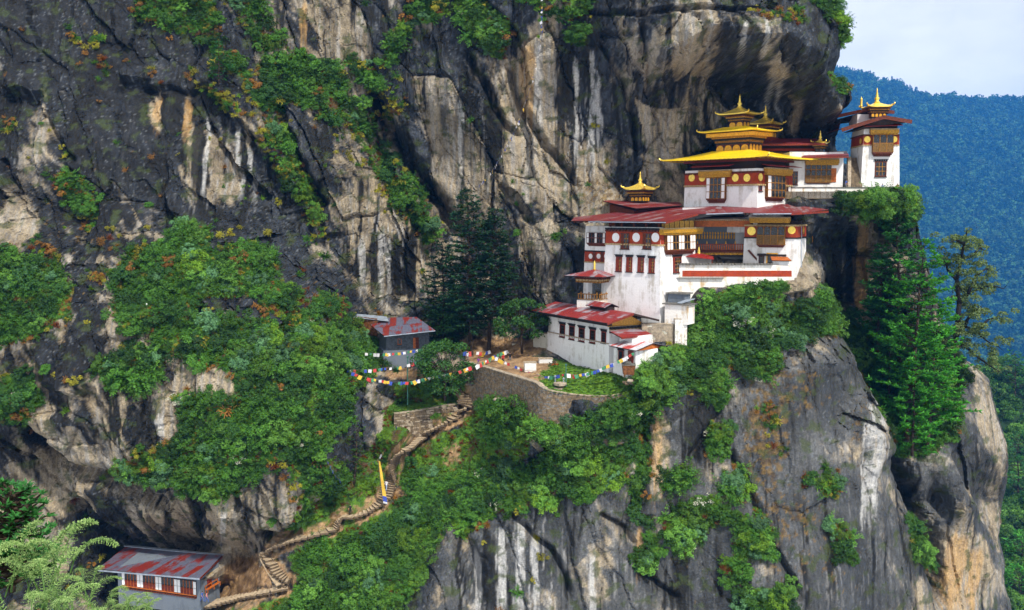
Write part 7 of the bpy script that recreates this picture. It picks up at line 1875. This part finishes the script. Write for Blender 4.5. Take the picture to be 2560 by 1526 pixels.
def person(label, foot, pose, face, top, legs, hair='hair', pack=None, H=1.0):
    me = body(pose).copy()
    for k, m in enumerate(('skin', top, legs, 'shoe', hair)): me.materials[k] = MATS[m]
    o = bpy.data.objects.new('person', me); COL.objects.link(o); o.location = foot; o.rotation_euler = (0, 0, R(face)); o.scale = (H, H, H)
    tag(o, label, 'person', 'visitors on the path and terraces')
    if pack:
        bm = bmesh.new(); bmesh.ops.create_cube(bm, size=1); bmesh.ops.bevel(bm, geom=bm.edges[:], offset=.18, segments=2, affect='EDGES'); bmesh.ops.scale(bm, vec=(.30, .18, .42), verts=bm.verts); bmesh.ops.translate(bm, vec=(0, .17, 1.24), verts=bm.verts)
        pm = bpy.data.meshes.new('backpack'); bm.to_mesh(pm); bm.free(); pm.materials.append(MATS[pack]); b = bpy.data.objects.new('backpack', pm); COL.objects.link(b); b.parent = o
def on_path(px, py):
    best = min(((k, t) for k in range(len(PATHW) - 1) for t in np.linspace(0, 1, 9)), key=lambda q: (lambda w: (proj(w.x, w.y, w.z)[0] - px) ** 2 + (proj(w.x, w.y, w.z)[1] - py) ** 2)(PATHW[q[0]].lerp(PATHW[q[0] + 1], q[1])))
    w = PATHW[best[0]].lerp(PATHW[best[0] + 1], best[1]); q = at(px, py, w.y - .3)
    return Vector((q.x, q.y, w.z + .12))
person('person in blue shirt and dark trousers near the head of the steps', on_path(1143, 957), 'climb', 160, 'cloth_blue', 'cloth_navy')
person('person in white top with blue backpack climbing the upper steps', on_path(1168, 985), 'climb', 175, 'cloth_white', 'cloth_lightblue', pack='cloth_navy')
person('person with red trousers and backpack climbing mid stairway', on_path(982, 1190), 'climb', 165, 'cloth_white', 'cloth_red', pack='cloth_blue', H=1.05)
person('person in white behind the yellow banner on the steps', on_path(966, 1228), 'walk', 150, 'cloth_white', 'cloth_lightblue')
person('person dressed all in black standing on the path', on_path(876, 1289), 'stand', 20, 'cloth_black', 'cloth_black')
person('person in long blue dress walking beside the grey house', Vector(at(506, 1505, 140.6)), 'walk', 60, 'cloth_blue', 'cloth_blue', H=1.0)
person('person in pink checked shirt and blue trousers beside the grey house', Vector(at(517, 1507, 139.9)), 'walk', 75, 'cloth_pink', 'cloth_blue', H=1.0)
def yard_z(p): return p
person('person in red and dark clothes standing in the courtyard', at(1258, 911, 155.5), 'stand', 0, 'cloth_red', 'cloth_black', H=1.02); person('person in black standing in the courtyard by the firs', at(1275, 909, 156.5), 'stand', 10, 'cloth_black', 'cloth_grey', H=1.1)
person('person in purple sitting on the courtyard wall', at(1196, 913, 154.0), 'sit', 0, 'cloth_purple', 'cloth_grey'); person('person in white at the far left of the courtyard', at(1169, 904, 158), 'stand', 0, 'cloth_white', 'cloth_grey', H=.95)
tz = z_at(470, 158.6) - .5
for lab, px_, c1, c2, fc in (('person in white sitting behind the tower parapet', 2191, 'cloth_white', 'cloth_grey', 40), ('person in blue sitting behind the tower parapet', 2207, 'cloth_lightblue', 'cloth_navy', -50), ('person in bright red sitting at the parapet end', 2243, 'cloth_red', 'cloth_maroon', 0)):
    p = at(px_, 465, 159.3); person(lab, Vector((p.x, p.y, tz - .05)), 'sit', fc, c1, c2)
p = at(2114, 452, 159.6); person('person in blue at the foot of the tower steps', Vector((p.x, p.y, tz + .2)), 'climb', 30, 'cloth_blue', 'cloth_grey')
# ------------------------------------------------------------------ single shrubs that stand out on the rock
SHRUBS = [ # column, row, size, kind, label
 (560,160,2.2,'leaf_mid1','dark green shrub on the diagonal ledge left of the young pine'),(1045,20,2.6,'leaf_mid0','bushy shrub at the top edge above the left tan wall'),(1235,95,3.0,'leaf_dark0','large hanging shrub on the upper central cliff'),(1448,85,2.2,'leaf_light0','bright shrub crowning the black streaked pillar'),
 (465,585,2.8,'feather_mid0','feathery shrub on the hump at the top of the left thicket'),(325,930,3.4,'feather_mid1','large feathery shrub overhanging pale rock at lower left'),(1690,1195,2.4,'feather_light0','spreading fern-like shrub alone on the dark smooth rock'),(1620,1405,1.9,'leaf_light1','small bright shrub on the bottom crack line'),
 (1705,1330,2.8,'leaf_light0','broad bright shrub clinging midway down the buttress'),(1800,1090,2.0,'leaf_mid2','shrub beside the dark hollow of the buttress'),(1885,1340,2.2,'leaf_lime0','lime green shrub right of the dark bottom hollow'),(1850,1500,2.4,'leaf_blue0','blue green shrub at the bottom edge of the buttress'),
 (1940,1495,2.0,'leaf_lime0','yellow green shrub at the bottom crack end'),(2105,1360,2.0,'leaf_dark1','dark shrub below the lichen ledge'),(2050,1205,1.5,'tuft_leaf_lime','grassy tuft hanging from the buttress ledge'),(2305,1380,2.6,'leaf_light0','bright shrub inside the right hand crevice'),
 (1275,1165,2.2,'leaf_blue1','white flecked blue green shrub on the slope below the wall'),(1480,1075,2.4,'leaf_dark0','dark rounded shrub at the foot of the curved wall'),(1440,1090,2.2,'leaf_mid1','mid green shrub left of the dark one under the curved wall'),(1395,1110,2.0,'leaf_light1','pale green shrub on the slope under the wall corner'),
 (1530,1035,2.2,'leaf_light0','light shrub under the right end of the curved wall'),(1600,990,2.4,'leaf_lime0','lime shrub right of the lawn rubble'),(1660,1000,2.6,'feather_light1','feathery shrub above the smooth dark rock'),(1740,830,3.0,'leaf_light1','light green shrub beside the white cistern'),
 (1850,775,3.0,'leaf_blue0','bushy shrub under the striped yard wall'),(1890,850,2.8,'leaf_dark1','dark shrub on the brow of the buttress'),(1985,850,2.2,'leaf_blue1','pale shrub on the brow below the right block'),(2075,800,2.2,'feather_light0','feathery shrub at the right edge of the brow'),
 (60,700,3.2,'leaf_dark1','large dark shrub at the far left edge'),(40,980,3.0,'leaf_dark0','dark shrub at the left edge above pale overhanging rock'),(560,690,2.8,'feather_light0','pale feathery shrub in the upper left thicket'),(640,660,2.6,'feather_mid0','shrub at the right end of the upper left thicket'),
 (720,870,2.6,'leaf_blue0','blue green shrub on the crest of the lower thicket'),(640,1000,3.0,'feather_mid1','large feathery shrub in the middle of the lower thicket'),(700,1080,2.6,'leaf_light0','light shrub low in the lower thicket'),(500,1150,2.8,'feather_light1','pale shrub draping over the overhang above the grey house'),
 (830,900,2.4,'leaf_light2','bright shrub left of the hut flags'),(470,1190,2.4,'leaf_mid0','green shrub at the lip above the grey house roof'),(880,1390,3.0,'leaf_mid1','large shrub on the slope below the lower path'),(960,1330,2.6,'leaf_dark0','dark shrub beneath the banner'),
 (1040,1290,2.6,'leaf_blue0','grey green shrub right of the banner slope'),(800,1480,2.8,'leaf_light0','light shrub near the bottom of the slope'),(900,1500,2.8,'leaf_mid2','wide shrub at the bottom of the slope'),(215,108,1.3,'tuft_leaf_yellow','yellow grass clump high on the dark cliff'),
 (265,178,1.1,'tuft_leaf_lime','yellow green grass clump below the high one'),(20,318,1.5,'tuft_leaf_yellow','golden grass clump at the left edge of the dark cliff'),(372,160,.8,'tuft_leaf_yellow','single small round yellow tuft on the dark cliff'),(985,235,1.5,'tuft_leaf_lime','bright lime tuft beside the deep crack'),
 (1000,265,1.3,'tuft_leaf_yellow','yellow tuft just below the lime one'),(185,1240,1.5,'tuft_leaf_rust','rusty tuft under the left overhang'),(370,1160,1.6,'bush_leaf_orange','orange brown fern clump above the grey house'),(120,620,1.5,'bush_leaf_orange','orange bush at the left of the dark hollow'),
]
for x, y, s, k, lab in SHRUBS:
    p = hit(x, y + 10)
    T = thing('shrub' if 'tuft' not in k else 'grass_clump', lab, 'shrub' if 'tuft' not in k else 'grass clump', p + Vector((0, .1, -.1 * s)))
    o = bpy.data.objects.new('foliage', BUSH[k]); COL.objects.link(o); o.parent = T
    o.rotation_euler = tilt_rot(R(30), random.random() * 6.28); o.scale = (s, s, s * .95)
    if 'tuft' not in k:
        mb = MB()
        for q in range(4): e = Vector((random.uniform(-.4, .4) * s, random.uniform(-.5, .1) * s, random.uniform(.4, .7) * s)); mb.path([Vector((0, .1, 0)), e * .5 + Vector((0, 0, .05)), e], [.05 * s, .03 * s, .01], 5)
        st = bpy.data.objects.new('stem', mb.mesh('stem', 'bark')); COL.objects.link(st); st.parent = T

# ------------------------------------------------------------------ far forested mountain, the near side of the valley and the valley floor
HK = 2.6                                          # how far the mountain stands
def hill_z(X, Y):
    return HK * hill_z1(X / HK, Y / HK)
def hill_z1(X, Y):
    U = X / Y
    px = 1280 + 2400 * U
    ridge = np.interp(px, [1500, 1900, 2080, 2130, 2200, 2300, 2400, 2480, 2560, 2700, 3000, 3600], [60, 130, 188, 200, 225, 252, 262, 266, 262, 250, 220, 180])
    zr = (535 - ridge) / 2400 * 2050
    t = np.clip((Y - 700) / 1350, 0, 1.4)
    z = -360 + (zr + 360) * np.where(t < 1, t ** .92, 1 - (t - 1) * 1.2)
    return z + 26 * fbm(X / 260, Y / 260, 4, 701) * np.clip(1.1 - t, .12, 1) + 90 * np.abs(fbm(X / 300 + .4 * Y / 300, Y / 800, 3, 702)) * np.clip(1.15 - t, 0, 1)
def far_hill():
    us = np.linspace(.10, .92, 120); ys = np.linspace(560, 2350, 130) * HK; Uu, Yy = np.meshgrid(us, ys); X = Uu * Yy
    V = np.stack([X, Yy, hill_z(X, Yy)], -1).reshape(-1, 3); ny_, nx_ = X.shape; id_ = np.arange(ny_ * nx_).reshape(ny_, nx_)
    me = mesh_np('far_mountain', V, np.stack([id_[:-1, :-1], id_[:-1, 1:], id_[1:, 1:], id_[1:, :-1]], -1).reshape(-1, 4))
    me.materials.append(MATS['leaf_floor']); o = bpy.data.objects.new('far_mountain', me); COL.objects.link(o); o['kind'] = 'structure'
    # the forest on it, one mass
    g = np.random.default_rng(70); n = 25000
    u = g.uniform(.24, .62, n); t = g.random(n); y = HK * (640 + 1460 * t ** .9); x = u * y; z = hill_z(x, y)
    px, py = proj(x, y, z); ok = (py < 1640) & (px > 1860) & (px < 2760)
    x, y, z = x[ok], y[ok], z[ok]; s = HK * g.uniform(6.5, 15.5, len(x)) * (.9 + .5 * fbm(x / 150, y / 150, 2, 703))
    src = bpy.data.collections.new('forest_sources')
    for k in range(6):
        gg = np.random.default_rng(710 + k)
        if k < 4:
            lob = 9; a = gg.random(lob) * 6.283; r = .34 * np.sqrt(gg.random(lob)); c = np.stack([r * np.cos(a), r * np.sin(a), .3 + .6 * gg.random(lob)], 1); P = leaf_cloud(gg, c, .17 + .13 * gg.random(lob), 150, .12, wild=.3)
        else:
            m = 130; h = gg.random(m) ** .8; a = gg.random(m) * 6.283; r = .30 * (1 - h) + .02; c = np.stack([r * np.cos(a), r * np.sin(a), .12 + h * 1.05], 1); U = unit(np.stack([np.cos(a), np.sin(a), -.5 + 0 * a], 1) + .3 * gg.normal(size=(m, 3))) * .10; P = (c, U, unit(np.cross(U, [0, 0, 1.0])) * .06, np.clip(.4 + .3 * gg.normal(size=m), 0, 1))
        src.objects.link(bpy.data.objects.new('t%d' % k, quads_mesh('far_tree', *P, ('leaf_forest', 'leaf_forest', 'leaf_forest2', 'leaf_forest', 'leaf_forest2', 'leaf_forest2')[k])))
    scatter('far_forest', np.stack([x, y, z - .06 * s], 1), g.integers(0, 6, len(x)), np.stack([0 * x, 0 * x, g.random(len(x)) * 6.28], 1), np.stack([s * 1.05, s * 1.05, s * 1.25], 1), 'dense forest on the far mountain', scatter_group(src))
    # valley floor out to the horizon
    me = bpy.data.meshes.new('valley_floor'); me.from_pydata([(-2500, -200, -970), (6100, -200, -970), (6100, 6400, -970), (-2500, 6400, -970)], [], [(0, 1, 2, 3)]); me.materials.append(MATS['leaf_floor']); o = bpy.data.objects.new('valley_floor', me); COL.objects.link(o); o['kind'] = 'structure'
leaf_mat('leaf_forest', (.007, .034, .012), (.045, .13, .036), .1, 1.2); leaf_mat('leaf_forest2', (.004, .024, .010), (.024, .080, .026), .1, 1.1); simple('leaf_floor', (.012, .040, .010), .9, .5, .05)
far_hill()
def valley_side():
    """wooded slope just behind the buttress, lower right"""
    n = 40; V = []
    for i in range(n + 1):
        for j in range(n + 1):
            px, py = 2330 + 520 * i / n, 930 + 800 * j / n; Y = 440 - .27 * (py - 930) + .05 * (px - 2550); q = at(px, py, Y); V.append((q.x, q.y, q.z + 5 * math.sin(px / 70) * math.cos(py / 90)))
    me = mesh_np('valley_slope', np.array(V), np.array([(i * (n + 1) + j, (i + 1) * (n + 1) + j, (i + 1) * (n + 1) + j + 1, i * (n + 1) + j + 1) for i in range(n) for j in range(n)])); me.materials.append(MATS['leaf_floor'])
    o = bpy.data.objects.new('valley_slope', me); COL.objects.link(o); o['kind'] = 'structure'
    g = np.random.default_rng(81); idx_ = g.integers(0, len(V), 900); A = np.array(V)[idx_]; s = g.uniform(3.5, 7, 900)
    scatter('valley_wood', A - np.array([0, 0, 1.0]), [VI[g.choice(['leaf_dark0', 'leaf_dark1', 'leaf_mid0', 'leaf_mid1', 'leaf_light0'])] for _ in idx_], np.stack([0 * s, 0 * s, g.random(900) * 6.28], 1), np.stack([s, s, s * 1.2], 1), 'green wood on the near valley side')
    for k, (lab, px, py, top, Y, rd, nd) in enumerate((('bright pine at the right edge beside the cliff foot', 2556, 1470, 1330, 300, 9, 'needle_bright'), ('pine standing half way down the right edge', 2545, 1240, 1080, 350, 10, 'needle_mid'), ('pine at the lower right corner', 2548, 1540, 1415, 280, 8, 'needle_bright'), ('distant pine above the right buttress shoulder', 2538, 1010, 880, 420, 12, 'needle_mid'))):
        conifer_at('valley_pine', lab, (px, top), (px, py), Y, seed=820 + k, rad=rd, needle=nd, bare=.05, whorls=14, per=6, clump=1.9, droop=.05, upcurve=.3, topshape=.6, needles=6, group='pines on the valley side')
valley_side()
# ------------------------------------------------------------------ near knoll with pale feathery plants, bottom left
def foreground():
    n = 40; V = []
    for i in range(n + 1):
        for j in range(n + 1):
            x, y = -22 + 30 * i / n, -8 + 34 * j / n; V.append((x, y, -6.3 - .35 * max(x + 6, -4) - .22 * max(0, y - 9.5) ** 1.6 - .10 * max(0, x + 1) ** 2 - .02 * max(0, 7 - y) ** 2 + .25 * math.sin(x * 2) * math.sin(y * 1.6)))
    V = np.array(V); me = mesh_np('knoll', V, np.array([(i * (n + 1) + j, (i + 1) * (n + 1) + j, (i + 1) * (n + 1) + j + 1, i * (n + 1) + j + 1) for i in range(n) for j in range(n)])); col_attr(me, 'albedo', np.tile([[.05, .10, .02]], (len(V), 1))); me.materials.append(M_ROCK)
    o = bpy.data.objects.new('knoll', me); COL.objects.link(o); o['kind'] = 'structure'
    gs = np.random.default_rng(83); ii = gs.integers(0, len(V), 700); scatter('knoll_grass', V[ii], [VI[gs.choice(['leaf_light0', 'grass', 'leaf_mid0', 'feather_light0'])] for _ in ii], [(0, 0, gs.random() * 6.28) for _ in ii], [(.55, .55, .55)] * 700)
    def frond_plant(seed, H, stems):
        g = np.random.default_rng(seed); rec = []; mb = MB()
        for s in range(stems):
            a = g.random() * 6.283; d = np.array([math.cos(a) * .3, math.sin(a) * .3, 1.0]); d /= np.linalg.norm(d); p = np.array([.12 * g.normal(), .12 * g.normal(), 0]); L = H * g.uniform(.7, 1.1); m = 26; pts = [p]; bend = g.uniform(.06, .16); dr = np.array([math.cos(a), math.sin(a), 0])
            for j in range(m):
                t = j / m; d = d + dr * bend * t * 1.4 + np.array([0, 0, -1]) * bend * max(0, t - .45) * 2.6; d /= np.linalg.norm(d); p = p + d * L / m; pts.append(p)
                if t < .18: continue
                sd = np.cross(d, [0, 0, 1.0]); sd /= np.linalg.norm(sd) + 1e-6
                ln = L * .16 * math.sin(math.pi * min(1, (1.04 - t) * .95)) + .02
                for sg in (-1, 1): rec.append((*p, *d, *(sd * sg), ln, t, L))
            mb.path([Vector(q) for q in pts[::5]] + [Vector(pts[-1])], [.010 * L * (1 - .8 * k / 6) + .002 for k in range(len(pts[::5]) + 1)], 5)
        A = np.array(rec); n = len(A); p_, d_, s_ = A[:, :3], A[:, 3:6], A[:, 6:9]; ax = unit(s_ + d_ * .45 + np.array([0, 0, -.25]) + .12 * g.normal(size=(n, 3)))
        P, U, Vv, S = [], [], [], []
        for q in range(6):
            c = p_ + ax * (A[:, 9] * (q + .5) / 6)[:, None]; w = (.020 * A[:, 11] * (1.1 - .7 * q / 6))[:, None]
            for zz in (-1, 1):
                u = unit(ax * .6 + np.cross(ax, d_) * zz * .9 + np.array([0, 0, -.2]) + .4 * g.normal(size=(n, 3))); P.append(c + u * w * .7); U.append(u * w); Vv.append(unit(np.cross(u, g.normal(size=(n, 3)))) * w * .42); S.append(np.clip(.25 + .5 * A[:, 10] + .2 * g.normal(size=n), 0, 1))
        return mb, quads_mesh('leaves', np.concatenate(P), np.concatenate(U), np.concatenate(Vv), np.concatenate(S), 'frond')
    spots = [(30,1395,9.2,1.15,'leftmost pale feathery plant in the near corner'),(120,1330,10.0,1.25,'tall arching pale plant with drooping tips near the left edge'),(95,1440,8.4,1.0,'near pale plant at the bottom left corner'),(215,1450,10.4,.75,'pale feathery plant in front of the dark rocks'),(185,1480,8.8,.85,'low pale plant at the bottom edge'),(275,1500,9.6,.6,'pale feathery plant left of the grey house'),(318,1522,9.0,.55,'small pale plant at the foot of the grey house view'),(365,1512,9.6,.6,'rightmost pale feathery plant in front of the grey house'),(10,1500,7.8,.9,'cropped pale plant in the extreme corner'),(235,1525,8.6,.7,'low pale plant at the bottom frame edge')]
    for k, (px, py, Y, H, lab) in enumerate(spots):
        H *= .68; mb, lv = frond_plant(900 + k, H, 6); b = at(px, py, Y) - UP * H * .55
        T = thing('feathery_plant', lab, 'plant', b, 'pale feathery plants in the near corner'); o = bpy.data.objects.new('stems', mb.mesh('stems', 'frond')); COL.objects.link(o); o.parent = T; o['kind'] = 'stuff'; c = bpy.data.objects.new('leaves', lv); COL.objects.link(c); c.parent = T
    conifer_at('pine_sapling', 'young dark green pine at the left edge behind pale plants', (25, 1215), (30, 1480), 12.5, seed=930, rad=.75, needle='needle_mid', bare=.05, whorls=16, per=7, droop=.0, clump=.16, upcurve=.5, topshape=.6, tr=.03, needles=12)
foreground()
# ------------------------------------------------------------------ air
def haze():
    mb = MB(); lo, hi = Vector((-2600, -300, -971.5)), Vector((6200, 6500, 840))
    mb.box((lo + hi) / 2, ((hi.x - lo.x) / 2, 0, 0), (0, (hi.y - lo.y) / 2, 0), (0, 0, (hi.z - lo.z) / 2))
    m = bpy.data.materials.new('haze'); m.use_nodes = True; nt = m.node_tree; nt.nodes.clear()
    v = nt.nodes.new('ShaderNodeVolumePrincipled'); v.inputs['Color'].default_value = (.05, .34, 1.0, 1); v.inputs['Density'].default_value = .000095; v.inputs['Anisotropy'].default_value = .0
    ou = nt.nodes.new('ShaderNodeOutputMaterial'); nt.links.new(v.outputs[0], ou.inputs['Volume']); MATS['haze'] = m
    o = mb.obj('haze', 'haze'); o['kind'] = 'stuff'
haze()
